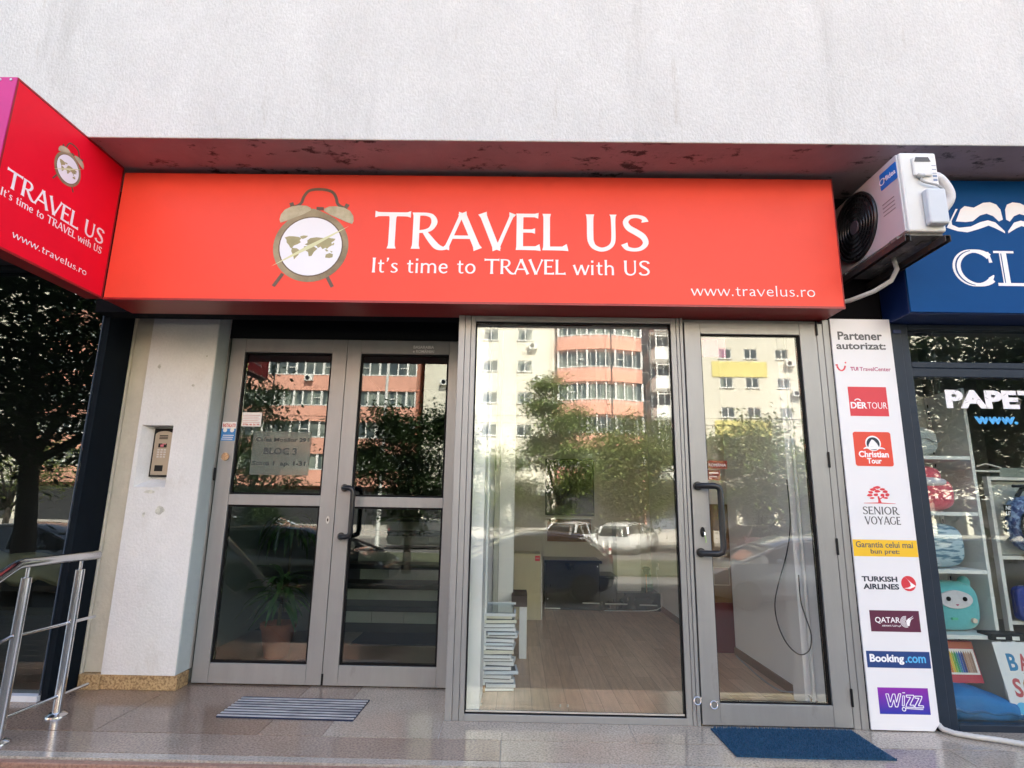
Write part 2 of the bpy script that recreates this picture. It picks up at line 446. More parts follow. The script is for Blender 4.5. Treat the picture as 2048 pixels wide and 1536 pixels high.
stain(M_alu, 6, 0.60, 0.74, (0.17, 0.16, 0.155), (1.4, 1, 0.5), 0.45)
M_alu2 = mat('bright_aluminium', (0.55, 0.55, 0.55), 0.35, 0.7, var=0.05, scale=8)
M_gasket = mat('rubber_gasket', (0.006, 0.006, 0.007), 0.6, spec=0.15)
M_black = mat('black_metal', (0.008, 0.009, 0.011), 0.4, 0.0, var=0.1, spec=0.2)
M_handle = mat('black_plastic', (0.014, 0.015, 0.018), 0.32, var=0.15, scale=20)
M_steel = mat('stainless_steel', (0.62, 0.62, 0.63), 0.16, 1.0, var=0.05, scale=12, bump=0.03, bscale=200, stretch=(1, 1, 0.1))
M_navy = mat('navy_frame', (0.013, 0.023, 0.040), 0.45, var=0.15, scale=6, spec=0.3)
M_dark = mat('deep_shade_black', (0.008, 0.008, 0.010), 0.9, var=0.2, spec=0.1)
M_whitepl = mat('white_board', (0.78, 0.78, 0.80), 0.35, var=0.02, scale=3)
M_wht = mat('white_vinyl', (0.86, 0.85, 0.87), 0.45, var=0.03, scale=5)
M_red = mat('red_sign_vinyl', (0.86, 0.072, 0.042), 0.45, var=0.06, scale=1.4, bump=0.02, bscale=30, spec=0.3)
stain(M_red, 7, 0.70, 0.77, (0.35, 0.05, 0.04), (1, 1, 1.5), 0.45)
M_rededge = mat('red_sign_frame', (0.30, 0.011, 0.014), 0.38, var=0.08, scale=5)
M_mag = mat('sky_tinted_sign_edge', (0.56, 0.015, 0.21), 0.4, var=0.06, scale=4)  # magenta stands in for sky reflected in the red end face
M_redp = mat('crimson_sign_vinyl', (0.80, 0.005, 0.026), 0.5, var=0.06, scale=2.0, spec=0.2)
M_gold = mat('clock_brass_print', (0.19, 0.135, 0.07), 0.5, col2=(0.36, 0.29, 0.17), scale=5, thr=(0.35, 0.65))
M_bell = mat('clock_bell_print', (0.30, 0.25, 0.15), 0.5, col2=(0.56, 0.50, 0.35), scale=7, thr=(0.35, 0.65))
M_brown = mat('clock_bronze_print', (0.12, 0.075, 0.05), 0.5, var=0.2, scale=9)
M_dial = mat('clock_dial_print', (0.80, 0.80, 0.86), 0.45, var=0.02)
M_map = mat('map_print', (0.36, 0.32, 0.16), 0.5, var=0.2, scale=12)
M_needle = mat('needle_print', (0.66, 0.66, 0.40), 0.5, var=0.08)
G_lobby = glass('lobby_glass', 0.058, (0.74, 0.79, 0.78), wave=0.00022, wscale=2.6)
G_shop = glass('shop_glass', 0.058, (0.985, 0.995, 0.99), wave=0.00006, wscale=1.6)
G_inner = glass('inner_pane_glass', 0.022, (0.99, 1.0, 0.995), edge=0.2)
G_side = glass('neighbour_glass', 0.07, (0.62, 0.68, 0.68), wave=0.0002, wscale=2.0)
G_blue = glass('stationery_glass', 0.055, (0.95, 0.98, 0.97), wave=0.0002, wscale=2.0)

# ------------------------------------------------------------------ ground
STREET = -1.0
def granite(name, base, dark):
    m = mat(name, base, 0.22, scale=95, col2=dark, thr=(0.40, 0.66), detail=3, bump=0.015, bscale=60)
    n = m.node_tree.nodes; l = m.node_tree.links; b = n['Principled BSDF']
    tc = n.new('ShaderNodeTexCoord'); no = n.new('ShaderNodeTexNoise'); no.inputs['Scale'].default_value = 2.6; no.inputs['Detail'].default_value = 6
    l.new(tc.outputs['Object'], no.inputs['Vector'])
    mr = n.new('ShaderNodeMapRange'); mr.inputs[1].default_value = 0.3; mr.inputs[2].default_value = 0.75; mr.inputs[3].default_value = 0.06; mr.inputs[4].default_value = 0.24
    l.new(no.outputs['Fac'], mr.inputs[0]); l.new(mr.outputs[0], b.inputs['Roughness'])
    # soft worn patches of lighter traffic film
    src = b.inputs['Base Color'].links[0].from_socket
    mx = n.new('ShaderNodeMix'); mx.data_type = 'RGBA'; mx.blend_type = 'MULTIPLY'; mx.inputs[0].default_value = 0.8
    r2 = n.new('ShaderNodeMapRange'); r2.inputs[1].default_value = 0.3; r2.inputs[2].default_value = 0.7; r2.inputs[3].default_value = 0.72; r2.inputs[4].default_value = 1.12
    l.new(no.outputs['Fac'], r2.inputs[0]); l.new(src, mx.inputs[6]); l.new(r2.outputs[0], mx.inputs[7]); l.new(mx.outputs[2], b.inputs['Base Color'])
    return m
SLABS = [granite('granite_slab_brown', (0.31, 0.22, 0.165), (0.145, 0.10, 0.074)), granite('granite_slab_rose', (0.37, 0.285, 0.225), (0.18, 0.135, 0.105)),
         granite('granite_slab_grey', (0.49, 0.415, 0.335), (0.23, 0.19, 0.15)), granite('granite_slab_blue', (0.47, 0.42, 0.36), (0.27, 0.235, 0.20))]
M_grout = mat('grout', (0.50, 0.47, 0.43), 0.8, var=0.15, scale=12)
M_step = mat('red_granite_step', (0.34, 0.20, 0.15), 0.4, scale=80, col2=(0.20, 0.11, 0.08), thr=(0.4, 0.65), detail=3)
mb = MB()
mb.box(-7, 7, -0.515, 0.60, -0.16, -0.004, 4)
rows = [(-0.52, -0.462, 3), (-0.458, -0.232, None), (-0.228, 0.60, None)]
g = 0.0018
rng = random.Random(3)
for (ya, yb, k) in rows:
    if ya < -0.45: xs = [-7, -4.9, -2.8, -0.06, 2.1, 4.5, 7]
    elif k is None and ya < -0.3: xs = [-7, -5.4, -3.8, -2.52, -1.55, -0.62, 0.33, 1.27, 2.2, 3.2, 5, 7]
    elif k is None: xs = [-7, -4.6, -3.3, -2.07, -1.26, -0.94, -0.37, 0.6, 1.5, 2.2, 3.1, 4.5, 7]
    else: xs = [-7, -4.9, -2.8, -0.7, 1.4, 3.5, 7]
    for a, b in zip(xs[:-1], xs[1:]):
        c = 0.5 * (a + b)
        if k is None and ya < -0.3: mi = 1 if c < -0.7 else 2
        elif k is None: mi = 0 if c < -1.5 else (1 if c < -0.9 else 2)
        else: mi = 3
        mb.box(a + g, b - g, ya + g, yb - g, -0.03, rng.uniform(-0.0004, 0.0), mi)
tag(mb.build('landing', SLABS + [M_grout]), kind='structure')
mb = MB()
for k in range(6):
    z1 = -0.16 * (k + 1) + (0.0 if k else 0.0); ya = -0.52 - 0.30 * (k + 1)
    mb.box(-2.75, 7, ya - 0.02, -0.523 - 0.30 * k, z1 - 0.035, z1)
    mb.box(-2.75, 7, ya, -0.523, z1 - 0.16, z1 - 0.0352)
# nosing strip right under the landing edge
mb.box(-7, 7, -0.560, -0.5205, -0.034, -0.008)
tag(mb.build('steps', [M_step], bevel=0.004), kind='structure')
M_pave = mat('concrete_paving', (0.10, 0.097, 0.09), 0.85, var=0.2, scale=1.2, bump=0.2, bscale=20)
M_asph = mat('asphalt', (0.12, 0.115, 0.108), 0.85, var=0.25, scale=2.0, bump=0.3, bscale=60)
mb = MB(); mb.box(-400, 400, -13.2, 30, STREET - 0.25, STREET)
tag(mb.build('sidewalk', M_pave), kind='structure')
mb = MB(); mb.box(-400, 400, -400, 60, STREET - 0.4, STREET - 0.26)
tag(mb.build('ground', mat('dusty_ground', (0.22, 0.20, 0.17), 0.9, var=0.25, scale=0.6)), kind='structure')
mb = MB(); mb.box(-400, 400, -32.5, -13.204, STREET - 0.30, STREET - 0.2)
tag(mb.build('road', M_asph), kind='structure')
mb = MB(); mb.box(-400, 400, -70, -32.504, STREET - 0.30, STREET - 0.06)
tag(mb.build('far_pavement', mat('pale_paving', (0.36, 0.34, 0.30), 0.85, var=0.2, scale=1.0)), kind='structure')
M_lawn = mat('dry_lawn', (0.032, 0.042, 0.016), 0.95, scale=3.0, col2=(0.06, 0.062, 0.028), thr=(0.35, 0.7), bump=0.6, bscale=40)
mb = MB(); mb.box(-400, 400, -22.0, -16.5, STREET - 0.28, STREET - 0.14)
tag(mb.build('lawn', M_lawn), kind='structure')
mb = MB()
for k in range(14): mb.box(-60 + 9 * k, -56 + 9 * k, -27.6, -27.45, STREET - 0.2, STREET - 0.196)
tag(mb.build('lane_marking', mat('road_paint', (0.75, 0.75, 0.72), 0.7, var=0.1)), kind='structure')

# ------------------------------------------------------------------ the apartment block the shops are in
bld = thing('apartment_building', 'white stuccoed apartment block overhanging the red sign and the shop doors', 'building', (0, 0, 0))
mb = MB(); mb.box(-15, 15, -0.50, -0.490, 3.088, 15.5)
wob = mb.build('facade_wall', M_wall, bld, bevel=0.006)
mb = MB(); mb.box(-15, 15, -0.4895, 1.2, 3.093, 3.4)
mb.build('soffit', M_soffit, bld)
mb = MB()
mb.box(-15, 15, 9.8, 10, -1.0, 15.5); mb.box(-15, -14.8, -0.455, 9.8, 3.4, 15.5); mb.box(14.8, 15, -0.455, 9.8, 3.4, 15.5)
mb.box(-15, 15, -0.455, 10, 15.5, 15.7); mb.box(-15, 15, 1.2, 9.8, 3.093, 3.3)
mb.build('outer_wall', M_wall, bld)
# wall zones between and above the shopfronts (near-black colour stands in for the deep shade behind the signs)
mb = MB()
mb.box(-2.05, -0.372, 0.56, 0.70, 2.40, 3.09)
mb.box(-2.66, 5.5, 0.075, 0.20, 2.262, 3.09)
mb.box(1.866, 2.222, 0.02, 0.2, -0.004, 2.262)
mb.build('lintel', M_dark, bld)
mb = MB(); mb.box(-0.3665, -0.19, 0.09, 6, 0.0, 3.09)
mb.build('party_wall', mat('interior_white', (0.86, 0.865, 0.86), 0.75, var=0.03, scale=2), bld)

# pillar: painted panel with an intercom niche, cream strip, granite skirting
PX0, PX1, PY = -2.482, -2.036, 0.375
mb = MB()
nx0, nx1, nz0, nz1, nd = -2.458, -2.250, 1.192, 1.592, 0.09
mb.box(PX0, nx0, PY, 0.56, 0.085, 3.09); mb.box(nx1, PX1, PY, 0.56, 0.085, 3.09)
mb.box(nx0, nx1, PY, 0.56, 0.085, nz0); mb.box(nx0, nx1, PY, 0.56, nz1, 3.09)
mb.box(nx0, nx1, PY + nd, 0.56, nz0, nz1)
# splayed sides of the niche
mb.hexa([(nx0, PY, nz0), (nx0 + 0.002, PY, nz0), (nx0 + 0.055, PY + nd, nz0), (nx0, PY + nd, nz0), (nx0, PY, nz1), (nx0 + 0.002, PY, nz1), (nx0 + 0.055, PY + nd, nz1), (nx0, PY + nd, nz1)])
mb.hexa([(nx0, PY, nz0), (nx1, PY, nz0), (nx1, PY + nd, nz0), (nx0, PY + nd, nz0), (nx0, PY, nz0 + 0.002), (nx1, PY, nz0 + 0.002), (nx1, PY + nd, nz0 + 0.055), (nx0, PY + nd, nz0 + 0.055)])
pil = mb.build('pillar', [M_pillar], bld)
mb = MB(); mb.box(PX1 + 0.0005, PX1 + 0.006, PY + 0.004, 0.515, 0.088, 3.08)
mb.build('reveal', M_reveal, bld, bevel=0.002)
mb = MB(); mb.box(-2.612, PX0 - 0.0005, PY + 0.035, 0.56, 0.086, 3.09)
mb.box(-2.628, -2.6125, PY + 0.02, 0.56, 0.004, 3.09)
mb.build('cream_strip', M_cream, bld, bevel=0.004)
mb = MB(); mb.box(-2.6115, PX1 + 0.012, PY + 0.008, 0.515, 0.0, 0.0845); mb.box(-2.6115, PX0, PY - 0.004, PY + 0.0075, 0, 0.086)
mb.build('skirting', M_plinth, bld, bevel=0.003)
# chipped plaster patches on the pillar face
def blob(cx, cz, rx, rz, seed, n=14):
    r_ = random.Random(seed)
    return [(cx + rx * math.cos(2 * math.pi * k / n) * r_.uniform(0.6, 1.1), cz + rz * math.sin(2 * math.pi * k / n) * r_.uniform(0.6, 1.1)) for k in range(n)]
M_chip = mat('bare_plaster', (0.42, 0.41, 0.36), 0.9, scale=22, col2=(0.66, 0.64, 0.55), thr=(0.4, 0.6))
for i, (cx, cz, rx, rz) in enumerate([(-2.262, 1.052, 0.032, 0.03), (-2.362, 1.022, 0.010, 0.020), (-2.40, 1.985, 0.011, 0.018), (-2.155, 1.86, 0.012, 0.010), (-2.345, 1.165, 0.045, 0.012), (-2.09, 2.06, 0.006, 0.008)]):
    mb = MB(); mb.prism(blob(cx, cz, rx, rz, i), XZ(PY), 0.0012, -0.004)
    mb.build('plaster_chip', M_chip, pil)

# ------------------------------------------------------------------ intercom
ic = thing('intercom', 'brass-coloured door intercom with keypad set in the pillar niche', 'intercom', (-2.36, 0.45, 1.27))
def outline(x0, x1, z0, z1, arch, n=10):
    o = [(x0, z0), (x1, z0), (x1, z1 - arch)]
    for k in range(1, n): 
        t = k / n; o.append((x1 + (x0 - x1) * t, z1 - arch + arch * math.sin(math.pi * t) ** 0.6))
    o.append((x0, z1 - arch)); return o
IY = 0.445
mb = MB(); mb.prism([(-2.412, 1.262), (-2.262, 1.262), (-2.262, 1.578), (-2.412, 1.578)], XZ(IY), -0.0, -0.018)
mb.build('recess_box', M_black, ic)
mb = MB(); mb.prism(outline(-2.396, -2.277, 1.272, 1.562, 0.022), XZ(IY), 0.014, 0.0005)
ipan = mb.build('face_plate', mat('brass_plate', (0.38, 0.345, 0.28), 0.34, 0.6, var=0.08, scale=14, stretch=(1, 1, 0.2)), ic, bevel=0.003)
mb = MB()
for k in range(3): mb.box(-2.366, -2.310, IY - 0.0152, IY - 0.0139, 1.507 + 0.010 * k, 1.5125 + 0.010 * k)
mb.build('speaker_grille', M_black, ipan)
mb = MB(); mb.box(-2.366, -2.311, IY - 0.0155, IY - 0.0139, 1.452, 1.478)
scr = mb.build('display', M_black, ipan)
mb = MB(); mb.box(-2.352, -2.330, IY - 0.0162, IY - 0.0156, 1.457, 1.471); mb.box(-2.340, -2.316, IY - 0.0162, IY - 0.0156, 1.4725, 1.4775)
mb.build('display_label', mat('label_pink', (0.62, 0.16, 0.2), 0.4, var=0.1), scr)
for r_ in range(4):
    for c_ in range(3):
        mb = MB(); mb.box(-2.368 + 0.021 * c_, -2.354 + 0.021 * c_, IY - 0.0165, IY - 0.0139, 1.385 + 0.0155 * r_, 1.395 + 0.0155 * r_)
        mb.build('key', M_alu2, ipan, bevel=0.001)
mb = MB(); mb.box(-2.372, -2.318, IY - 0.0155, IY - 0.0139, 1.297, 1.336)
mb.build('tag_reader', M_black, ipan, bevel=0.002)

# ------------------------------------------------------------------ main sign box
SX0, SX1, SY, SZ0, SZ1 = -2.416, 1.855, -0.195, 2.248, 3.064
sg = thing('fascia_sign', 'long red illuminated-box sign with white lettering and an alarm clock above the doors', 'shop sign', (-0.28, -0.1, SZ0))
mb = MB(); mb.box(SX0 + 0.002, SX1, SY + 0.012, 0.06, SZ0 + 0.001, SZ1)
mb.build('sign_box', M_rededge, sg, bevel=0.004)
mb = MB(); mb.box(SX0 + 0.004, SX1 - 0.004, SY, SY + 0.0115, SZ0 + 0.012, SZ1 - 0.004)
face = mb.build('sign_face', M_red, sg)
mb = MB()
mb.box(SX0 + 0.003, SX1 + 0.0015, SY - 0.004, SY + 0.011, SZ0 - 0.001, SZ0 + 0.0115)
mb.box(SX1 - 0.0035, SX1 + 0.0015, SY - 0.003, SY + 0.011, SZ0 + 0.0118, SZ1)
mb.build('sign_trim', M_rededge, sg)
F = XZ(SY)
mb = MB(); flared(mb, 'TRAVEL US', (-0.868, 0.752, 2.585, 2.817), F, track=0.02)
mb.build('lettering', M_wht, sg)
mb = MB(); flared(mb, "It's time to TRAVEL with US", (-0.868, 0.752, 2.434, 2.526), F, track=0.035, wk=0.92)
mb.build('lettering', M_wht, sg)
mb = MB(); flared(mb, 'www.travelus.ro', (0.985, 1.697, 2.317, 2.379), F, track=0.045, wk=0.72)
mb.build('lettering', M_wht, sg)

def emblem(parent, fn, k=1.0):
    """alarm clock with a world map dial; drawn in the units of the sign (u right, v up), k scales it"""
    q = lambda x, y: ((x - 255) * 0.00119 * k, (395 - y) * 0.00119 * k)
    mk = lambda pts: [q(*p) for p in pts]
    L = 0.0008
    def disc(r, n=40, pt=0.0):
        o = []
        for i in range(n):
            a = 2 * math.pi * i / n
            rr = r * (1 + pt * max(0, math.cos(a - math.pi / 2 - 0.12)) ** 24)
            o.append((rr * math.cos(a) * 1.0, rr * math.sin(a)))
        return o
    def rod(name, pts, wd, base, m):
        mb = MB(); P = [(*q(x, y), wd * 0.00119 * k) for x, y in pts]
        ribbon(mb, _smooth(P) if len(P) > 3 else P, fn, L, base); return mb.build(name, m, parent)
    rod('clock_foot', [(130, 540), (90, 606)], 17, 0.0, M_brown)
    rod('clock_foot', [(342, 540), (379, 606)], 17, 0.0, M_brown)
    rod('clock_handle', [(133, 186), (160, 180), (186, 162), (196, 128), (216, 96), (250, 85), (300, 86), (340, 100), (360, 130), (370, 162), (392, 180), (420, 188)], 15, 0.0, M_brown)
    for xs in ((136, 160, 148, 190), (422, 165, 410, 190)): rod('bell_knob', [(xs[0], xs[1]), (xs[2], xs[3])], 20, 0.0009, M_brown)
    rod('hammer', [(281, 232), (284, 192)], 5, 0.0, M_brown)
    rod('hammer', [(266, 190), (303, 191)], 17, 0.0, M_brown)
    mb = MB(); mb.prism(disc(187 * 0.00119 * k, pt=0.10), fn, 0.0010, 0.0); mb.build('clock_case', M_gold, parent)
    dome = [(92, 270), (86, 252), (90, 225), (108, 198), (140, 181), (180, 174), (215, 176), (238, 188), (240, 200), (205, 222), (165, 240), (125, 258)]
    mb = MB(); mb.prism(mk(dome), fn, 0.0018, 0.0011); mb.build('clock_bell', M_bell, parent)
    mb = MB(); mb.prism(mk([(544 - x, y + 3) for x, y in dome]), fn, 0.0018, 0.0011); mb.build('clock_bell', M_bell, parent)
    mb = MB(); mb.prism(disc(160 * 0.00119 * k), fn, 0.0016, 0.0010)
    mb.build('dial_rim', M_brown, parent)
    mb = MB(); mb.prism(disc(154 * 0.00119 * k), fn, 0.0022, 0.0016)
    mb.build('clock_dial', M_dial, parent)
    lands = [[(122, 350), (142, 343), (165, 343), (190, 346), (205, 352), (198, 366), (205, 374), (190, 384), (172, 392), (165, 402), (178, 412), (170, 412), (155, 404), (148, 392), (134, 376), (132, 362)],
             [(198, 343), (216, 338), (238, 340), (228, 350), (212, 357), (203, 352)],
             [(163, 405), (188, 407), (206, 420), (198, 442), (186, 456), (179, 466), (173, 444), (161, 422)],
             [(224, 386), (238, 378), (236, 364), (250, 352), (280, 347), (310, 350), (345, 350), (375, 354), (370, 364), (356, 374), (362, 388), (346, 398), (338, 408), (328, 402), (316, 410), (304, 396), (292, 404), (284, 392), (262, 390), (244, 392)],
             [(222, 396), (252, 392), (274, 398), (290, 408), (274, 424), (264, 446), (250, 448), (245, 426), (224, 414)],
             [(334, 438), (352, 430), (369, 436), (368, 452), (352, 456), (332, 454)],
             [(326, 412), (336, 410), (346, 420), (336, 422)], [(352, 418), (366, 422), (362, 428)], [(366, 374), (372, 380), (366, 390), (360, 386)]]
    mb = MB()
    for ld in lands: mb.prism(mk(ld), fn, 0.0028, 0.0022)
    mb.build('world_map', M_map, parent)
    mb = MB(); mb.prism(mk([(72, 502), (244, 389), (436, 286), (266, 400)]), fn, 0.0034, 0.0028)
    mb.build('clock_needle', M_needle, parent)
mb = MB(); mb.prism([(-0.005, -0.005), (0.005, -0.005), (0.005, 0.005), (-0.005, 0.005)], lambda u, v, d: (-1.236 + u, SY - d, 2.592 + v), 0.0005, 0.0)
em = mb.build('clock_emblem', M_gold, sg)
emblem(em, lambda u, v, d: (-1.236 + u, SY - 0.0006 - d, 2.592 + v), 1.0)

# ------------------------------------------------------------------ projecting sign
pj = thing('projecting_sign', 'crimson sign standing out from the facade at the left end of the long red sign', 'shop sign', (-2.46, -0.5, 2.248))
mb = MB(); mb.box(-2.512, -2.4205, -0.951, -0.197, 2.262, 3.079)
mb.build('sign_box', M_redp, pj)
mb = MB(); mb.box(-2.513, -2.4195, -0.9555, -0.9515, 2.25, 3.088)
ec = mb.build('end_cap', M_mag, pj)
for xx in (-2.498, -2.446):
    mb = MB(); mb.lathe([(0.006, 0), (0.006, 0.003)], (xx, -0.959, 3.074), 12, 'y'); mb.build('screw', M_alu2, ec, smooth=True)
mb = MB(); mb.box(-2.514, -2.418, -0.951, -0.197, 3.0795, 3.09); mb.box(-2.514, -2.418, -0.951, -0.197, 2.25, 2.2615)
mb.box(-2.4205, -2.418, -0.951, -0.943, 2.2618, 3.0792); mb.box(-2.4205, -2.418, -0.205, -0.197, 2.2618, 3.0792)
mb.build('sign_trim', M_rededge, pj)
FP = lambda u, v, d: (-2.4205 + d, u, v)
mb = MB(); flared(mb, 'TRAVEL US', (-0.905, -0.262, 2.553, 2.642), FP, track=0.02)
mb.build('lettering', M_wht, pj)
mb = MB(); flared(mb, "It's time to TRAVEL with US", (-0.915, -0.262, 2.497, 2.537), FP, track=0.035, wk=0.92)
mb.build('lettering', M_wht, pj)
mb = MB(); flared(mb, 'www.travelus.ro', (-0.815, -0.338, 2.333, 2.37), FP, track=0.045, wk=0.8)
mb.build('lettering', M_wht, pj)
mb = MB(); mb.prism([(-0.003, -0.003), (0.003, -0.003), (0.003, 0.003), (-0.003, 0.003)], lambda u, v, d: (-2.4205 + d, -0.585 + u, 2.835 + v), 0.0005, 0.0)
em2 = mb.build('clock_emblem', M_gold, pj)
emblem(em2, lambda u, v, d: (-2.4199 + d, -0.585 + u, 2.835 + v), 0.40)

# ------------------------------------------------------------------ aluminium double door of the block
LY = 0.517
M_frost = mat('frosted_notice', (0.55, 0.57, 0.54), 0.6, var=0.05)
dd = thing('entrance_double_door', 'grey aluminium double door with dark glass, notices and a black pull handle', 'door', (-1.2, LY, 0))
mb = MB(); mb.box(-2.034, -0.372, LY + 0.02, LY + 0.07, 2.235, 2.40)
mb.build('transom', M_black, dd)  # black colour stands in for the shade above the doors
def leaf(x0, x1, lst, rst, mid0, mid1, top, name):
    mb = MB()
    mb.box(x0, x0 + lst, LY, LY + 0.05, 0.008, 2.228); mb.box(x1 - rst, x1, LY, LY + 0.05, 0.008, 2.228)
    a, b = x0 + lst + 0.001, x1 - rst - 0.001
    mb.box(a, b, LY + 0.001, LY + 0.049, 0.008, 0.124); mb.box(a, b, LY + 0.001, LY + 0.049, mid0, mid1); mb.box(a, b, LY + 0.001, LY + 0.049, top, 2.228)
    o = mb.build('door_leaf', M_alu, dd, bevel=0.002)
    mb = MB()
    for z0, z1 in ((0.124, mid0), (mid1, top)): frame(mb, a - 0.0, b + 0.0, z0 + 0.0005, z1 - 0.0005, LY + 0.012, LY + 0.04, 0.012, 0.012, 0.012, 0.012)
    mb.build('gasket', M_gasket, o)
    for z0, z1 in ((0.1365, mid0 - 0.0125), (mid1 + 0.0125, top - 0.0125)):
        mb = MB(); mb.box(a + 0.0125, b - 0.0125, LY + 0.022, LY + 0.028, z0, z1); mb.build('glass_pane', G_lobby, o)
    return o
lf1 = leaf(-2.008, -1.197, 0.101, 0.100, 1.091, 1.160, 2.132, 'left')
lf2 = leaf(-1.193, -0.386, 0.096, 0.100, 1.091, 1.157, 2.132, 'right')
def pull(parent, xs, xb, yf, za, zb, r=0.0165):
    """D-shaped black pull: both feet on the stile, bar standing off over the glass"""
    mb = MB()
    for (y1, sgn) in ((yf, -1),):
        off = 0.075
        path = [(xs, y1, za), (xs, y1 - 0.03, za), (xs + 0.01, y1 - 0.05, za), (xb - 0.03, y1 - off, za), (xb - 0.008, y1 - off, za - 0.008), (xb, y1 - off, za - 0.03),
                (xb, y1 - off, zb + 0.03), (xb - 0.008, y1 - off, zb + 0.008), (xb - 0.03, y1 - off, zb), (xs + 0.01, y1 - 0.05, zb), (xs, y1 - 0.03, zb), (xs, y1, zb)]
        mb.tube(path, r, 12)
        for z in (za, zb): mb.lathe([(r * 1.5, 0), (r * 1.5, 0.008)], (xs, y1 - 0.008, z), 16, 'y')
    return mb.build('pull_handle', M_handle, parent, smooth=True)
pull(lf2, -1.140, -1.062, LY, 1.212, 0.902)
mb = MB(); mb.tube([(-1.09, LY + 0.05, 1.21), (-1.06, LY + 0.12, 1.20), (-1.04, LY + 0.13, 1.15), (-1.04, LY + 0.13, 0.95), (-1.06, LY + 0.12, 0.91), (-1.09, LY + 0.05, 0.90)], 0.016, 10)
mb.build('inner_pull_handle', M_handle, lf2, smooth=True)
def keyhole(parent, x, y, z, m=M_alu2):
    mb = MB(); mb.prism([(x + 0.011 * math.cos(2 * math.pi * k / 16), z + 0.024 * math.sin(2 * math.pi * k / 16)) for k in range(16)], XZ(y), 0.004, 0.0)
    o = mb.build('lock_plate', m, parent)
    mb = MB(); mb.prism([(x + 0.005 * math.cos(2 * math.pi * k / 12), z + 0.011 * math.sin(2 * math.pi * k / 12)) for k in range(12)], XZ(y), 0.0052, 0.0042)
    mb.build('keyhole', M_black, parent)
keyhole(lf1, -1.236, LY, 1.004)
mb = MB(); mb.lathe([(0.026, 0.0), (0.026, 0.006), (0.020, 0.010)], (-1.957, LY - 0.010, 1.405), 24, 'y')
mb.build('round_lock', mat('worn_brass', (0.45, 0.34, 0.24), 0.25, 0.9, var=0.3, scale=30), lf1, smooth=True)
for z in (1.30,):
    mb = MB(); mb.box(-2.020, -2.009, LY - 0.012, LY + 0.0, z - 0.055, z + 0.03); mb.build('hinge', M_black, dd, bevel=0.003)
mb = MB(); mb.box(-1.199, -1.186, LY - 0.003, LY - 0.0003, 0.01, 0.075); mb.build('floor_bolt', M_black, lf2)
# notices
def slip(parent, name, x0, x1, z0, z1, y, m, label=None, d=0.0006):
    mb = MB(); mb.box(x0, x1, y - d, y, z0, z1); return mb.build(name, m, parent, label=label)
M_paper = mat('paper_white', (0.78, 0.76, 0.74), 0.6, var=0.03)
M_redink = mat('red_ink', (0.55, 0.05, 0.05), 0.5, var=0.1)
M_blueink = mat('blue_ink', (0.03, 0.20, 0.50), 0.45, var=0.15, scale=30)
M_darkink = mat('dark_ink', (0.05, 0.06, 0.06), 0.6)
s1 = slip(lf1, 'blue_sticker', -2.006, -1.909, 1.512, 1.640, LY, M_blueink, 'small blue and white service sticker')
slip(s1, 'sticker_band', -2.005, -1.910, 1.594, 1.6395, LY - 0.0007, M_paper)
mb = MB(); text_into(mb, 'INSTALATII', (-2.000, -1.915, 1.603, 1.628), XZ(LY - 0.0014), 0.02); mb.build('lettering', M_redink, s1)
mb = MB()
for cx in (-1.982, -1.934): mb.prism([(cx + 0.014 * math.cos(2 * math.pi * k / 14), 1.583 + 0.014 * math.sin(2 * math.pi * k / 14)) for k in range(14)], XZ(LY - 0.0007), 0.0008, 0)
mb.build('sticker_mark', M_paper, s1)
mb = MB()
for k in range(3): mb.box(-2.0 + 0.004 * k, -1.925 + 0.003 * k, LY - 0.0012, LY - 0.0007, 1.520 + 0.013 * k, 1.5245 + 0.013 * k)
mb.build('sticker_text', M_paper, s1)
gy = LY + 0.0215
s2 = slip(lf1, 'white_sticker', -1.886, -1.753, 1.614, 1.710, gy, M_paper, 'small white paper notice with red print')
mb = MB()
for k in range(5): mb.box(-1.878, -1.763 - 0.01 * (k % 2), gy - 0.0012, gy - 0.0007, 1.640 + 0.012 * k, 1.643 + 0.012 * k)
mb.build('notice_text', mat('pink_ink', (0.6, 0.3, 0.3), 0.6), s2)
mb = MB(); text_into(mb, '0786 46 56 99', (-1.876, -1.764, 1.620, 1.633), XZ(gy - 0.0007), 0.02); mb.build('lettering', M_redink, s2)
M_film = bpy.data.materials.new('frosted_film'); M_film.use_nodes = True
_n = M_film.node_tree.nodes; _l = M_film.node_tree.links
_t = _n.new('ShaderNodeBsdfTransparent'); _t.inputs[0].default_value = (0.8, 0.84, 0.8, 1)
_x = _n.new('ShaderNodeMixShader'); _x.inputs[0].default_value = 0.26
_n['Principled BSDF'].inputs['Base Color'].default_value = (0.34, 0.37, 0.34, 1); _n['Principled BSDF'].inputs['Roughness'].default_value = 0.12
_l.new(_t.outputs[0], _x.inputs[1]); _l.new(_n['Principled BSDF'].outputs[0], _x.inputs[2]); _l.new(_x.outputs[0], _n['Material Output'].inputs[0])
gy = LY + 0.0215
s3 = slip(lf1, 'address_notice', -1.795, -1.400, 1.290, 1.580, gy, M_film, 'translucent film notice with the block address')
mb = MB()
text_into(mb, 'Calea Moşilor 291', (-1.775, -1.415, 1.505, 1.540), XZ(gy - 0.0008), 0.025)
text_into(mb, 'BLOC 3', (-1.715, -1.490, 1.425, 1.472), XZ(gy - 0.0008), 0.03)
text_into(mb, 'Scara 1  ap. 1-31', (-1.785, -1.425, 1.345, 1.382), XZ(gy - 0.0008), 0.025)
mb.build('lettering', M_darkink, s3)
mb = MB()
text_into(mb, 'BASARABIA', (-0.735, -0.592, 2.172, 2.193), XZ(LY), 0.02)
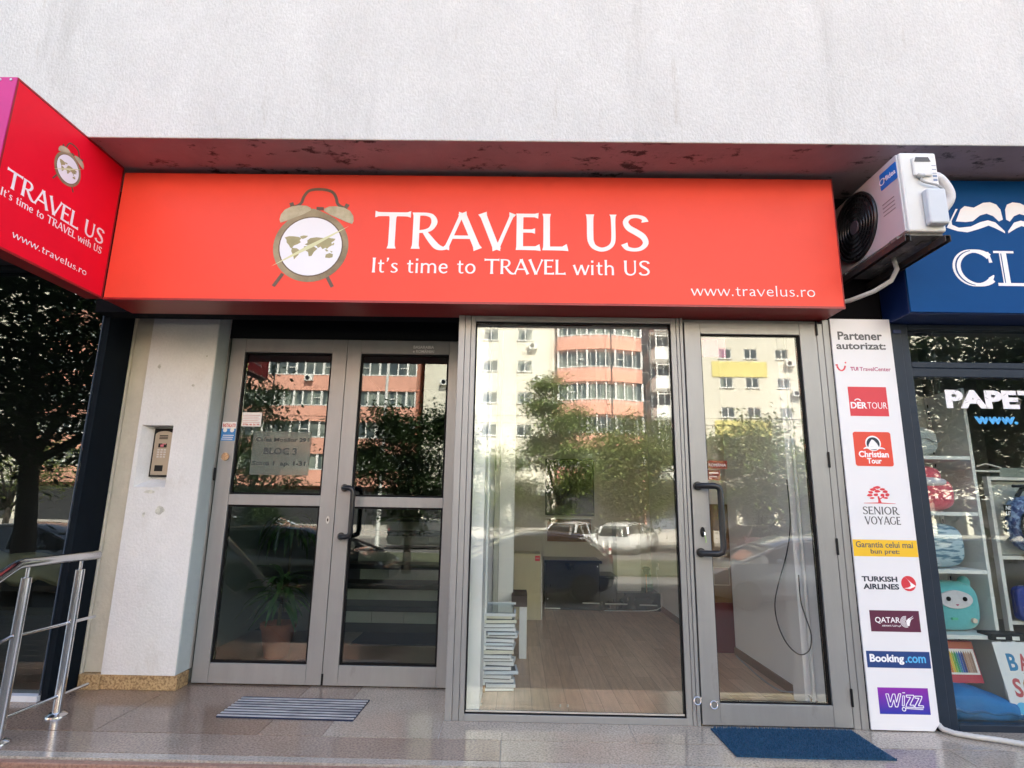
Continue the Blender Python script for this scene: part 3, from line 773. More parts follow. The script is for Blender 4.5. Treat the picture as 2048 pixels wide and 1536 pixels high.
text_into(mb, 'e ROMÂNIA!', (-0.737, -0.590, 2.142, 2.167), XZ(LY), 0.02)
mb.build('lettering', mat('grey_vinyl', (0.80, 0.80, 0.80), 0.5), lf2)

# ------------------------------------------------------------------ shop window and shop door
sw = thing('shop_window', 'wide floor-length aluminium shop window with the empty office behind it', 'shop window', (0.3, 0, 0))
mb = MB()
mb.box(-0.367, -0.330, 0.0, 0.07, 0.0, 2.246); mb.box(-0.328, -0.294, 0.004, 0.07, 0.0, 2.246); mb.box(-0.292, -0.265, 0.006, 0.066, 0.0, 2.246)
mb.box(-0.265, 0.912, 0.004, 0.07, 2.210, 2.246); mb.box(-0.265, 0.912, 0.004, 0.07, 0.0, 0.034)
mb.box(0.912, 0.944, 0.006, 0.066, 0.0, 2.246); mb.box(0.946, 0.964, 0.004, 0.07, 0.0, 2.246); mb.box(0.966, 0.984, 0.0, 0.07, 0.0, 2.246)
mb.build('window_frame', M_alu, sw, bevel=0.002)
mb = MB(); frame(mb, -0.2645, 0.9115, 0.0345, 2.2095, 0.014, 0.05, 0.007, 0.007, 0.009, 0.008)
mb.build('gasket', M_gasket, sw)
mb = MB(); mb.box(-0.2575, 0.9045, 0.022, 0.028, 0.043, 2.200); mb.build('glass_pane', G_shop, sw)
# inner pane of the double glazing, not quite parallel to the outer one
mb = MB()
def ip(x, z, d): return (x, 0.0365 + d + (x + 0.2575) * 0.0052 + (z - 0.043) * 0.0028, z)
mb.hexa([ip(-0.2575, 0.043, 0), ip(0.9045, 0.043, 0), ip(0.9045, 0.043, 0.004), ip(-0.2575, 0.043, 0.004), ip(-0.2575, 2.2, 0), ip(0.9045, 2.2, 0), ip(0.9045, 2.2, 0.004), ip(-0.2575, 2.2, 0.004)])
mb.build('inner_glass_pane', G_inner, sw)
mb = MB(); mb.box(-0.2575, 0.9045, 0.016, 0.0215, 0.0427, 0.050); mb.build('sill_bead', M_alu2, sw)
for x in (-0.18, 0.25, 0.29):
    mb = MB(); mb.lathe([(0.005, 0), (0.005, 0.012)], (x, 0.058, 0.062), 10, 'z'); mb.build('glazing_peg', M_alu2, sw, smooth=True)

sdr = thing('shop_door', 'glazed aluminium shop door with a black pull handle beside the partner board', 'door', (1.39, 0, 0))
mb = MB()
mb.box(0.986, 1.812, 0.03, 0.07, 2.222, 2.246); mb.box(1.786, 1.822, 0.002, 0.07, 0.0, 2.2215); mb.box(1.824, 1.862, 0.0, 0.07, 0.0, 2.246)
mb.build('door_frame', M_alu, sdr, bevel=0.002)
mb = MB()
mb.box(0.993, 1.088, 0.0, 0.05, 0.008, 2.2205); mb.box(1.683, 1.782, 0.0, 0.05, 0.008, 2.2205)
mb.box(1.0885, 1.6825, 0.001, 0.049, 0.008, 0.112); mb.box(1.0885, 1.6825, 0.001, 0.049, 2.149, 2.2205)
dl = mb.build('door_leaf', M_alu, sdr, bevel=0.002)
mb = MB(); frame(mb, 1.0885, 1.6825, 0.1125, 2.1485, 0.012, 0.042, 0.006, 0.013, 0.008, 0.006)
mb.build('gasket', M_gasket, dl)
mb = MB(); mb.box(1.095, 1.669, 0.022, 0.028, 0.119, 2.140); mb.build('glass_pane', G_shop, dl)
pull(dl, 1.026, 1.128, 0.0, 1.245, 0.880, 0.017)
mb = MB(); mb.tube([(1.075, 0.05, 1.20), (1.10, 0.12, 1.19), (1.115, 0.13, 1.15), (1.115, 0.13, 0.97), (1.10, 0.12, 0.91), (1.075, 0.05, 0.90)], 0.017, 10)
mb.build('inner_pull_handle', M_handle, dl, smooth=True)
mb = MB(); mb.prism([(1.042 + 0.013 * math.cos(2 * math.pi * k / 18), 0.991 + 0.028 * math.sin(2 * math.pi * k / 18)) for k in range(18)], XZ(0), 0.008, 0.0)
lk = mb.build('lock_plate', M_black, dl, bevel=0.002)
mb = MB(); mb.tube([(1.043, -0.009, 0.992), (1.047, -0.02, 0.99), (1.048, -0.022, 0.975)], 0.004, 8); mb.build('key', M_steel, lk, smooth=True)
mb = MB(); mb.tube([(1.048, -0.022, 0.973), (1.051, -0.022, 0.96), (1.053, -0.02, 0.945), (1.052, -0.018, 0.935)], 0.003, 6); mb.build('key_tag', mat('green_ribbon', (0.32, 0.5, 0.2), 0.6), lk)
for par, x, z in ((sw, 0.966, 0.128), (dl, 1.052, 0.110)):
    mb = MB(); n = 20
    mb.tube([(x + 0.018 * math.cos(2 * math.pi * k / n), -0.016 + 0.004 * math.sin(2 * math.pi * k / n), z + 0.018 * math.sin(2 * math.pi * k / n)) for k in range(n)], 0.003, 8, closed=True)
    mb.tube([(x + 0.018, 0.001, z + 0.014), (x + 0.018, -0.018, z + 0.014)], 0.005, 8)
    mb.build('pull_ring', M_steel, par, smooth=True)
for z in (2.19, 1.405, 0.925, 0.155):
    mb = MB(); mb.box(1.778, 1.7895, -0.010, -0.0005, z - 0.045, z + 0.045); mb.build('hinge', M_black, sdr, bevel=0.003)
def film(name, c, k):
    m = bpy.data.materials.new(name); m.use_nodes = True
    n = m.node_tree.nodes; l = m.node_tree.links
    t = n.new('ShaderNodeBsdfTransparent'); t.inputs[0].default_value = tuple(0.6 + 0.4 * x for x in c) + (1,)
    x = n.new('ShaderNodeMixShader'); x.inputs[0].default_value = k
    n['Principled BSDF'].inputs['Base Color'].default_value = tuple(c) + (1,); n['Principled BSDF'].inputs['Roughness'].default_value = 0.2
    l.new(t.outputs[0], x.inputs[1]); l.new(n['Principled BSDF'].outputs[0], x.inputs[2]); l.new(x.outputs[0], n['Material Output'].inputs[0])
    return m
M_pinkst = film('pink_film', (0.80, 0.10, 0.42), 0.30)
F_red = film('red_film', (0.55, 0.06, 0.05), 0.32)
gy = 0.0297
s = slip(dl, 'pink_sticker', 1.104, 1.245, 2.010, 2.132, gy, M_pinkst, 'faded pink translucent sticker in the upper glass corner')
s = slip(dl, 'red_sticker', 1.100, 1.212, 1.346, 1.392, gy, F_red, 'red translucent sticker above the handle')
mb = MB(); text_into(mb, 'ROMÂNIA', (1.106, 1.206, 1.358, 1.380), XZ(gy - 0.0007), 0.01); mb.build('lettering', M_paper, s)
s = slip(dl, 'red_sticker', 1.100, 1.168, 1.280, 1.338, gy, F_red, 'small red translucent sticker under the other')
mb = MB(); mb.box(1.106, 1.16, gy - 0.0013, gy - 0.0007, 1.318, 1.325); mb.box(1.106, 1.15, gy - 0.0013, gy - 0.0007, 1.298, 1.304); mb.build('sticker_text', M_paper, s)
# ------------------------------------------------------------------ partner board
BY = -0.012
pb = thing('partner_board', 'tall narrow white board of travel partner logos beside the shop door', 'sign board', (2.04, 0, 0))
mb = MB()
mb.prism([(1.866, 0.006), (2.192, 0.004), (2.222, 0.040), (2.220, 2.249), (1.864, 2.249)], XZ(0), 0.012, 0.001)
brd = mb.build('board', M_whitepl, pb, bevel=0.001)
FB = XZ(BY)
T = 0.0007
M_grey = mat('grey_print', (0.10, 0.10, 0.105), 0.5); M_dkprint = mat('navy_print', (0.015, 0.025, 0.045), 0.5)
M_plum = mat('plum_print', (0.42, 0.06, 0.16), 0.5); M_redprint = mat('red_print', (0.66, 0.035, 0.055), 0.45, var=0.03)
M_orange = mat('orange_red_print', (0.72, 0.06, 0.03), 0.45, var=0.03); M_yel = mat('yellow_print', (0.85, 0.52, 0.02), 0.5, var=0.03)
M_burg = mat('burgundy_print', (0.10, 0.012, 0.045), 0.45, var=0.05); M_bkb = mat('blue_print', (0.008, 0.045, 0.19), 0.45, var=0.05)
M_cyanp = mat('cyan_print', (0.10, 0.45, 0.78), 0.5); M_whp = mat('white_print', (0.88, 0.88, 0.90), 0.5)
def P(*a): return FB
def rect(x0, x1, z0, z1, sk=0.0): return [(x0, z0), (x1, z0), (x1, z1), (x0, z1)]
def rrect(x0, x1, z0, z1, r, n=5):
    o = []
    for cx, cz, a0 in ((x1 - r, z0 + r, -90), (x1 - r, z1 - r, 0), (x0 + r, z1 - r, 90), (x0 + r, z0 + r, 180)):
        for k in range(n + 1):
            a = R(a0 + 90 * k / n); o.append((cx + r * math.cos(a), cz + r * math.sin(a)))
    return o
def circ(cx, cz, r, n=28): return [(cx + r * math.cos(2 * math.pi * k / n), cz + r * math.sin(2 * math.pi * k / n)) for k in range(n)]
mb = MB()
text_into(mb, 'Partener', (1.902, 2.165, 2.118, 2.170), FB, 0.025); text_into(mb, 'autorizat:', (1.888, 2.180, 2.060, 2.102), FB, 0.025)
mb.build('lettering', M_grey, pb)
# smile logo
mb = MB()
ribbon(mb, _arc(1.904, 1.966, 0.024, 0.036, 195, 350, 0.008, 0.010, 14), FB, T)
ribbon(mb, [(1.872, 1.963, 0.009), (1.886, 1.963, 0.009)], FB, T); mb.prism(circ(1.932, 1.978, 0.005, 10), FB, T, 0)
lg = mb.build('smile_logo', M_redprint, pb)
mb = MB(); text_into(mb, 'TUI', (1.957, 2.003, 1.930, 1.953), FB, 0.035); text_into(mb, 'TravelCenter', (2.011, 2.193, 1.929, 1.953), FB, 0.012)
mb.build('lettering', M_plum, lg)
# red square
mb = MB(); mb.prism(rect(1.929, 2.152, 1.660, 1.833), FB, T, 0); lg = mb.build('logo_panel', M_redprint, pb, label='red square logo panel')
FB2 = XZ(BY - T)
mb = MB(); text_into(mb, 'DER', (1.936, 2.030, 1.704, 1.742), FB2, 0.03); text_into(mb, 'TOUR', (2.032, 2.146, 1.704, 1.742), FB2, -0.004)
ribbon(mb, _arc(1.979, 1.745, 0.018, 0.015, 20, 160, 0.006, 0.007, 8), FB2, T)
mb.build('lettering', M_whp, lg)
# rounded orange-red square with a mountain roundel
mb = MB(); mb.prism(rrect(1.930, 2.145, 1.372, 1.568, 0.014), FB, T, 0); lg = mb.build('logo_panel', M_orange, pb, label='orange red rounded logo panel')
mb = MB(); mb.prism(circ(2.040, 1.502, 0.044), FB2, T, 0); a1 = mb.build('roundel', M_whp, lg)
mb = MB(); mb.prism(circ(2.040, 1.500, 0.037), XZ(BY - 2 * T), T, 0); mb.build('roundel_disc', M_dkprint, lg)
mb = MB(); mb.prism([(2.012, 1.482), (2.070, 1.482), (2.062, 1.500), (2.045, 1.520), (2.034, 1.524), (2.024, 1.512), (2.014, 1.494)], XZ(BY - 3 * T), T, 0)
mb.build('mountain_mark', M_whp, lg)
mb = MB(); ribbon(mb, _smooth([(1.982, 1.470, 0.004), (2.00, 1.477, 0.010), (2.03, 1.474, 0.014), (2.06, 1.476, 0.013), (2.09, 1.474, 0.008), (2.104, 1.468, 0.003)]), XZ(BY - 4 * T), T); mb.build('wave_mark', M_whp, lg)
mb = MB(); text_into(mb, 'Christian', (1.952, 2.122, 1.422, 1.458), FB2, 0.028); text_into(mb, 'Tour', (1.996, 2.078, 1.386, 1.418), FB2, 0.028); mb.build('lettering', M_whp, lg)
# red tree
mb = MB(); rg = random.Random(5)
for (cx, cz, rx, rz) in ((2.035, 1.252, 0.020, 0.008), (2.010, 1.241, 0.018, 0.009), (2.062, 1.243, 0.017, 0.008), (1.996, 1.226, 0.016, 0.008), (2.035, 1.231, 0.018, 0.008), (2.078, 1.229, 0.016, 0.009),
                         (1.990, 1.209, 0.016, 0.008), (2.024, 1.212, 0.014, 0.008), (2.060, 1.210, 0.014, 0.008), (2.088, 1.212, 0.012, 0.009), (2.000, 1.193, 0.015, 0.006), (2.078, 1.195, 0.016, 0.006)):
    mb.prism([(cx + rx * math.cos(2 * math.pi * k / 9) * rg.uniform(0.75, 1.15), cz + rz * math.sin(2 * math.pi * k / 9) * rg.uniform(0.75, 1.15)) for k in range(9)], FB, T + rg.uniform(0, 0.0003), 0)
ribbon(mb, [(2.042, 1.166, 0.020), (2.040, 1.185, 0.012), (2.036, 1.204, 0.010)], FB, T * 0.7); ribbon(mb, [(2.040, 1.186, 0.006), (2.070, 1.204, 0.005)], FB, T * 0.6)
ribbon(mb, [(1.952, 1.165, 0.002), (2.040, 1.167, 0.006), (2.128, 1.164, 0.002)], FB, T * 1.8)
lg = mb.build('tree_logo', M_redprint, pb)
mb = MB(); flared(mb, 'SENIOR', (1.940, 2.140, 1.104, 1.146), FB, track=0.06, wk=1.0); flared(mb, 'VOYAGE', (1.948, 2.146, 1.049, 1.092), FB, track=0.06, wk=1.0); mb.build('lettering', M_grey, lg)
# yellow band
mb = MB(); mb.prism(rect(1.8665, 2.2195, 0.877, 0.966), FB, T, 0); lg = mb.build('yellow_band', M_yel, pb)
mb = MB(); text_into(mb, 'Garantia celui mai', (1.882, 2.196, 0.924, 0.957), FB2, 0.012); text_into(mb, 'bun pret:', (1.960, 2.118, 0.884, 0.917), FB2, 0.014); mb.build('lettering', M_grey, lg)
# airline wordmark
mb = MB(); text_into(mb, 'TURKISH', (1.896, 2.089, 0.744, 0.772), FB, 0.035); text_into(mb, 'AIRLINES', (1.900, 2.094, 0.704, 0.733), FB, 0.035); mb.build('lettering', M_dkprint, pb)
mb = MB(); mb.prism(circ(2.148, 0.737, 0.040), FB, T, 0); lg = mb.build('roundel_logo', M_redprint, pb)
mb = MB(); mb.prism([(2.120, 0.712), (2.143, 0.716), (2.158, 0.724), (2.156, 0.740), (2.146, 0.756), (2.128, 0.774), (2.142, 0.760), (2.162, 0.742), (2.178, 0.724), (2.186, 0.722), (2.160, 0.714), (2.140, 0.708)][:8] + [(2.186, 0.724), (2.150, 0.709)], FB2, T, 0); mb.build('bird_mark', M_whp, lg)
# burgundy panel
mb = MB(); mb.prism(rect(1.918, 2.184, 0.488, 0.596), FB, T, 0); lg = mb.build('logo_panel', M_burg, pb, label='burgundy logo panel')
mb = MB(); text_into(mb, 'QATAR', (1.944, 2.078, 0.528, 0.562), FB2, 0.012); text_into(mb, 'AIRWAYS', (1.978, 2.028, 0.514, 0.522), FB2, 0.01); text_into(mb, 'القطرية', (2.034, 2.080, 0.512, 0.524), FB2, 0.01)
mb.build('lettering', M_whp, lg)
mb = MB()
for k in range(5): ribbon(mb, _arc(2.108, 0.540, 0.006 + 0.0055 * k, 0.006 + 0.0055 * k, 80, 290, 0.0026, 0.0026, 10), FB2, T)
mb.prism([(2.110, 0.545), (2.124, 0.556), (2.136, 0.548), (2.128, 0.532), (2.126, 0.520), (2.116, 0.518), (2.112, 0.530)], FB2, T * 1.5, 0)
ribbon(mb, [(2.120, 0.552, 0.005), (2.140, 0.562, 0.003), (2.150, 0.570, 0.001)], FB2, T); ribbon(mb, [(2.126, 0.548, 0.005), (2.142, 0.555, 0.003), (2.152, 0.561, 0.001)], FB2, T * 0.8)
mb.build('antelope_mark', M_whp, lg)
# blue panel
mb = MB(); mb.prism(rect(1.878, 2.214, 0.308, 0.390), FB, T, 0); lg = mb.build('logo_panel', M_bkb, pb, label='deep blue logo panel')
mb = MB(); text_into(mb, 'Booking', (1.894, 2.075, 0.324, 0.375), FB2, 0.035); mb.build('lettering', M_whp, lg)
mb = MB(); text_into(mb, '.com', (2.082, 2.190, 0.334, 0.366), FB2, 0.02); mb.build('lettering', M_cyanp, lg)
# violet panel with outlined lettering
mv = bpy.data.materials.new('violet_print'); mv.use_nodes = True
nn = mv.node_tree.nodes; ll = mv.node_tree.links
tc = nn.new('ShaderNodeTexCoord'); sx = nn.new('ShaderNodeSeparateXYZ'); mr = nn.new('ShaderNodeMapRange'); cr = nn.new('ShaderNodeValToRGB')
ll.new(tc.outputs['Object'], sx.inputs[0]); ll.new(sx.outputs['Z'], mr.inputs[0]); mr.inputs[1].default_value = 0.083; mr.inputs[2].default_value = 0.211
ll.new(mr.outputs[0], cr.inputs[0]); ll.new(cr.outputs[0], nn['Principled BSDF'].inputs['Base Color'])
cr.color_ramp.elements[0].color = (0.01, 0.03, 0.36, 1); cr.color_ramp.elements[1].color = (0.24, 0.015, 0.36, 1); nn['Principled BSDF'].inputs['Roughness'].default_value = 0.45
mb = MB(); mb.prism(rect(1.918, 2.182, 0.083, 0.211), FB, T, 0); lg = mb.build('logo_panel', mv, pb, label='violet to blue logo panel')
mb = MB()
def ol(pts, dz=0.0):
    for i in range(len(pts)):
        a, b = pts[i], pts[(i + 1) % len(pts)]
        ribbon(mb, [(a[0], a[1], 0.0036), (b[0], b[1], 0.0036)], FB2, T + 0.0001 * (i % 3) + dz)
ol([(1.958, 0.180), (1.972, 0.180), (1.978, 0.140), (1.994, 0.180), (2.006, 0.180), (2.010, 0.140), (2.026, 0.182), (2.038, 0.182), (2.014, 0.118), (2.002, 0.118), (1.997, 0.152), (1.982, 0.118), (1.970, 0.118)])
ol([(2.046, 0.172), (2.056, 0.172), (2.048, 0.124), (2.038, 0.124)], 0.0003)
ol([(2.064, 0.176), (2.104, 0.176), (2.102, 0.166), (2.078, 0.128), (2.100, 0.128), (2.098, 0.118), (2.056, 0.118), (2.060, 0.130), (2.086, 0.166), (2.066, 0.166)], 0.0006)
ol([(2.108, 0.172), (2.146, 0.172), (2.144, 0.162), (2.122, 0.126), (2.148, 0.126), (2.148, 0.116), (2.102, 0.116), (2.106, 0.128), (2.130, 0.162), (2.110, 0.162)], 0.0009)
ribbon(mb, [(2.046, 0.187, 0.004), (2.060, 0.187, 0.004)], FB2, T); ribbon(mb, [(2.052, 0.112, 0.0036), (2.146, 0.108, 0.0036)], FB2, T)
pc = circ(2.045, 0.108, 0.009, 14); ol(pc, 0.0012)
mb.build('lettering', M_whp, lg)

# ------------------------------------------------------------------ stationery shop on the right: sign
bs = thing('stationery_sign', 'deep blue fascia sign with a white open book and large serif letters', 'shop sign', (3.6, -0.1, 2.23))
M_blue = mat('blue_sign_vinyl', (0.002, 0.060, 0.215), 0.5, var=0.08, scale=2.0, spec=0.1)
stain(M_blue, 5, 0.62, 0.74, (0.05, 0.10, 0.20), (1, 1, 0.3), 0.35)
M_bluedk = mat('blue_sign_edge', (0.005, 0.02, 0.10), 0.4, var=0.1)
mb = MB(); mb.box(2.226, 5.2, -0.183, 0.06, 2.2285, 3.066); mb.build('sign_box', M_bluedk, bs, bevel=0.004)
mb = MB(); mb.box(2.2275, 5.198, -0.195, -0.1835, 2.236, 3.063); mb.build('sign_face', M_blue, bs)
sx_ = lambda x, y: (2.500 + (1280 + x * 0.375 - 1895) * 0.00312, 2.726 - (240 + y * 0.375 - 465) * 0.0033)
mb = MB()
def bk(pts, d=0.0): mb.prism([sx_(*p) for p in pts], XZ(-0.195), 0.001 + d, 0)
bk([(1722, 480), (1745, 462), (1790, 470), (1840, 444), (1875, 440), (1905, 452), (1922, 478), (1926, 530), (1905, 540), (1880, 512), (1850, 500), (1815, 510), (1775, 540), (1740, 545), (1690, 542)])
bk([(1698, 478), (1708, 478), (1668, 540), (1668, 560), (1700, 575), (1760, 568), (1810, 545), (1850, 535), (1885, 545), (1925, 590), (1925, 600), (1880, 575), (1850, 562), (1800, 580), (1740, 598), (1690, 592), (1640, 575)], 0.0002)
mir_ = lambda pts: [(3864 - x, y) for x, y in pts]
bk(mir_([(1722, 480), (1745, 462), (1790, 470), (1840, 444), (1875, 440), (1905, 452), (1918, 478), (1922, 530), (1905, 540), (1880, 512), (1850, 500), (1815, 510), (1775, 540), (1740, 545), (1690, 542)]))
bk(mir_([(1698, 478), (1708, 478), (1668, 540), (1668, 560), (1700, 575), (1760, 568), (1810, 545), (1850, 535), (1885, 545), (1922, 590), (1922, 600), (1880, 575), (1850, 562), (1800, 580), (1740, 598), (1690, 592), (1640, 575)]), 0.0002)
mb.build('book_emblem', M_wht, bs)
mb = MB()
F3 = XZ(-0.195)
CC = _arc(2.634, 2.507, 0.112, 0.104, 42, 318, 0.018, 0.046, 26)
ribbon(mb, CC, F3, 0.001); ribbon(mb, [(2.714, 2.606, 0.006), (2.722, 2.540, 0.020)], F3, 0.0013); ribbon(mb, [(2.706, 2.436, 0.030), (2.728, 2.462, 0.006)], F3, 0.0013)
mb.box(2.778, 2.818, -0.196, -0.195, 2.412, 2.605); mb.box(2.746, 2.862, -0.1963, -0.195, 2.600, 2.613); mb.box(2.746, 2.930, -0.1963, -0.195, 2.398, 2.416)
ribbon(mb, [(2.905, 2.405, 0.014), (2.935, 2.470, 0.028)], F3, 0.0016)
ribbon(mb, _arc(2.634, 2.507, 0.116, 0.108, 100, 260, 0.002, 0.009, 26), F3, 0.0018, mi=1); mb.box(2.785, 2.790, -0.1966, -0.1952, 2.416, 2.597, 1)
mb.build('lettering', [M_wht, M_blue], bs)

# ------------------------------------------------------------------ stationery shopfront
sf = thing('stationery_shopfront', 'dark navy shopfront with white lettering on its glass at the right edge', 'shopfront', (3.6, 0, 0))
mb = MB()
mb.box(2.2235, 2.290, 0.0, 0.08, -0.004, 2.227); mb.box(2.2905, 2.334, 0.006, 0.08, -0.004, 2.227)
mb.box(2.3345, 5.2, 0.006, 0.08, 1.958, 1.995); mb.box(2.3345, 5.2, 0.01, 0.08, 1.905, 1.9575); mb.box(2.3345, 5.2, 0.006, 0.08, 2.198, 2.227)
mb.box(2.3345, 5.2, 0.006, 0.08, -0.004, 0.034); mb.box(5.2, 5.3, 0.0, 0.08, -0.004, 2.227)
mb.build('frame', M_navy, sf, bevel=0.004)
mb = MB(); mb.box(2.3355, 5.199, 0.03, 0.036, 0.035, 1.904); mb.build('glass_pane', G_blue, sf)
mb = MB(); mb.box(2.3355, 5.199, 0.03, 0.036, 1.996, 2.197); mb.build('transom_pane', G_blue, sf)
mb = MB(); mb.box(2.24, 2.285, -0.008, -0.0005, 2.165, 2.185); mb.build('bracket', M_bluedk, sf)
FG = XZ(0.0295)
mb = MB(); text_into(mb, 'PAPET', (2.522, 3.07, 1.722, 1.832), FG, 0.05)
rc = random.Random(11)
for k in range(26):
    x = 2.53 + 0.53 * rc.random(); z = 1.73 + 0.09 * rc.random(); a = rc.uniform(0, 3.1); L_ = rc.uniform(0.015, 0.04)
    ribbon(mb, [(x, z, 0.0022), (x + L_ * 0.5 * math.cos(a), z + L_ * 0.5 * math.sin(a) + 0.004, 0.0022), (x + L_ * math.cos(a + 0.3), z + L_ * math.sin(a + 0.3), 0.001)], FG, 0.0002, 0.0009 + 0.00002 * k, 1)
mb.build('lettering', [M_wht, mat('crack_grey', (0.30, 0.29, 0.34), 0.6)], sf)
mb = MB(); text_into(mb, 'www.', (2.672, 2.925, 1.630, 1.674), FG, 0.055); mb.build('lettering', mat('sky_blue_vinyl', (0.06, 0.38, 0.78), 0.5, var=0.05), sf)
# room behind
mb = MB()
mb.box(2.16, 2.222, 0.3, 3.2, -0.02, 2.3); mb.box(2.16, 5.5, 3.2, 3.3, -0.02, 2.9); mb.box(5.3, 5.4, 0.1, 3.2, -0.02, 2.9); mb.box(2.16, 5.4, 0.2, 3.2, 2.75, 2.85)
mb.build('room_wall', mat('shop_wall', (0.30, 0.31, 0.30), 0.8, var=0.1), sf)
mb = MB(); mb.box(2.223, 5.4, 0.081, 3.2, -0.06, 0.004); mb.build('room_floor', mat('shop_floor', (0.20, 0.19, 0.18), 0.5, var=0.15), sf)

# shelving just inside
sh = thing('shelf_unit', 'white wall shelving with thin white shelves inside the navy shopfront', 'shelves', (2.6, 0.3, 0))
M_shelf = mat('shelf_white', (0.72, 0.73, 0.71), 0.5, var=0.03)
mb = MB(); mb.box(2.30, 2.322, 0.10, 0.62, 0.004, 1.90); mb.box(2.3225, 2.84, 0.60, 0.615, 0.004, 1.90); mb.build('back_panel', mat('shelf_back', (0.56, 0.56, 0.51), 0.6, var=0.05, stretch=(1, 1, 0.1)), sh)
for x in (2.44, 2.80):
    mb = MB(); mb.box(x, x + 0.025, 0.585, 0.5995, 0.02, 1.89)
    for k in range(40): mb.box(x + 0.008, x + 0.016, 0.5835, 0.5848, 0.06 + 0.045 * k, 0.085 + 0.045 * k, 1)
    mb.build('slotted_upright', [M_alu2, M_gasket], sh)
mb = MB(); mb.box(2.83, 2.85, 0.30, 0.60, 0.004, 1.90); mb.build('side_panel', M_shelf, sh)
SHZ = (1.447, 1.112, 0.780, 0.420)
for z in SHZ:
    mb = MB(); mb.box(2.325, 2.765, 0.22, 0.582, z - 0.011, z + 0.011); mb.build('shelf', M_shelf, sh, bevel=0.002)
def pad(mb, c, rx, ry, rz, e=0.55, nu=22, nv=12, mi=0, fn=None):
    """superellipsoid: soft cushion or bag body"""
    def q(x, y, z):
        s = lambda t, r: r * math.copysign(abs(t / r) ** e, t) if abs(t) > 1e-9 else 0.0
        p = (c[0] + s(x - c[0], rx), c[1] + s(y - c[1], ry), c[2] + s(z - c[2], rz))
        return fn(*p) if fn else p
    return mb.ball(c, rx, ry, rz, nu, nv, mi, q)
# grey plush cushion
o = MB(); pad(o, (2.50, 0.40, 1.560), 0.17, 0.13, 0.100, 0.7)
t = thing('plush_cushion', 'pale grey plush cushion on the top white shelf', 'cushion', (2.50, 0.40, 1.458))
o.build('cushion_body', mat('grey_plush', (0.42, 0.46, 0.46), 0.95, var=0.12, scale=8, bump=0.6, bscale=60, sheen=0.3), t, smooth='all')
mb = MB(); mb.tube([(2.37 + 0.26 * k / 12, 0.268, 1.56 + 0.012 * math.sin(k)) for k in range(13)], 0.004, 6); mb.build('seam', mat('seam_grey', (0.3, 0.33, 0.33), 0.9), t)
# pink plush bag
t = thing('pink_plush_bag', 'pink plush bag with a white band on the second shelf', 'bag', (2.50, 0.38, 1.124))
mb = MB(); pad(mb, (2.50, 0.36, 1.232), 0.195, 0.13, 0.108, 0.62); mb.build('bag_body', mat('pink_plush', (0.62, 0.10, 0.14), 0.9, var=0.15, scale=9, bump=0.5, bscale=70, sheen=0.3), t, smooth='all')
mb = MB(); pad(mb, (2.485, 0.36, 1.335), 0.155, 0.11, 0.072, 0.7); mb.build('bag_hood', mat('pink_plush', '#fff'), t, smooth='all')
mb = MB(); pad(mb, (2.485, 0.325, 1.300), 0.160, 0.11, 0.034, 0.7); mb.build('white_band', mat('white_plush', (0.66, 0.64, 0.68), 0.9, var=0.1, bump=0.5, bscale=70), t, smooth='all')
for x in (2.42, 2.54):
    mb = MB(); mb.prism([(x - 0.035, 1.36), (x + 0.035, 1.36), (x + 0.01, 1.425), (x - 0.015, 1.42)], XZ(0.36), 0.03, -0.03)
    mb.build('ear', mat('pink_plush', '#fff'), t, bevel=0.012)
# striped bag
ms = mat('zebra_cloth', (0.10, 0.20, 0.28), 0.8, scale=11, col2=(0.42, 0.55, 0.62), thr=(0.47, 0.53), stretch=(0.5, 1, 3.2), detail=2)
t = thing('striped_bag', 'blue bag with dark wavy stripes and a white tag on the third shelf', 'bag', (2.52, 0.38, 0.79))
mb = MB(); pad(mb, (2.52, 0.36, 0.925), 0.195, 0.12, 0.133, 0.6); mb.build('bag_body', ms, t, smooth='all')
mb = MB(); mb.prism(rrect(2.445, 2.495, 0.965, 1.035, 0.02), XZ(0.236), 0.003, -0.003); mb.build('paper_tag', M_paper, t)
mb = MB(); mb.tube([(2.50 + 0.05 * math.cos(a), 0.38, 1.055 + 0.045 * math.sin(a)) for a in [math.pi * k / 8 for k in range(9)]], 0.008, 8); mb.build('handle', ms, t, smooth=True)
# teal animal-faced backpack
M_teal = mat('teal_plush', (0.13, 0.47, 0.50), 0.9, var=0.08, scale=6, bump=0.35, bscale=70, sheen=0.3)
t = thing('teal_backpack', 'teal children backpack with a white animal face on the fourth shelf', 'backpack', (2.57, 0.35, 0.432))
mb = MB(); pad(mb, (2.57, 0.36, 0.575), 0.155, 0.085, 0.140, 0.62); bp = mb.build('pack_body', M_teal, t, smooth='all')
for sx1 in (-1, 1):
    mb = MB(); pad(mb, (2.565 + sx1 * 0.105, 0.35, 0.705), 0.035, 0.025, 0.038, 0.9); mb.build('ear', M_teal, t, smooth='all')
mb = MB(); fp = [(2.555 + 0.098 * math.cos(a) * (1 - 0.32 * max(0, math.sin(a)) ** 6), 0.618 + 0.052 * math.sin(a)) for a in [2 * math.pi * k / 26 for k in range(26)]]
mb.prism(fp, XZ(0.273), 0.006, -0.01); fc = mb.build('face_patch', mat('white_plush', '#fff'), t, bevel=0.003)
for x in (2.508, 2.604):
    mb = MB(); mb.prism(circ(x, 0.622, 0.013, 14), XZ(0.266), 0.003, -0.001); mb.build('eye', M_black, fc)
mb = MB(); mb.prism([(2.556 - 0.010, 0.592), (2.556, 0.582), (2.566, 0.592)], XZ(0.266), 0.002, -0.001); mb.build('nose', M_plum, fc)
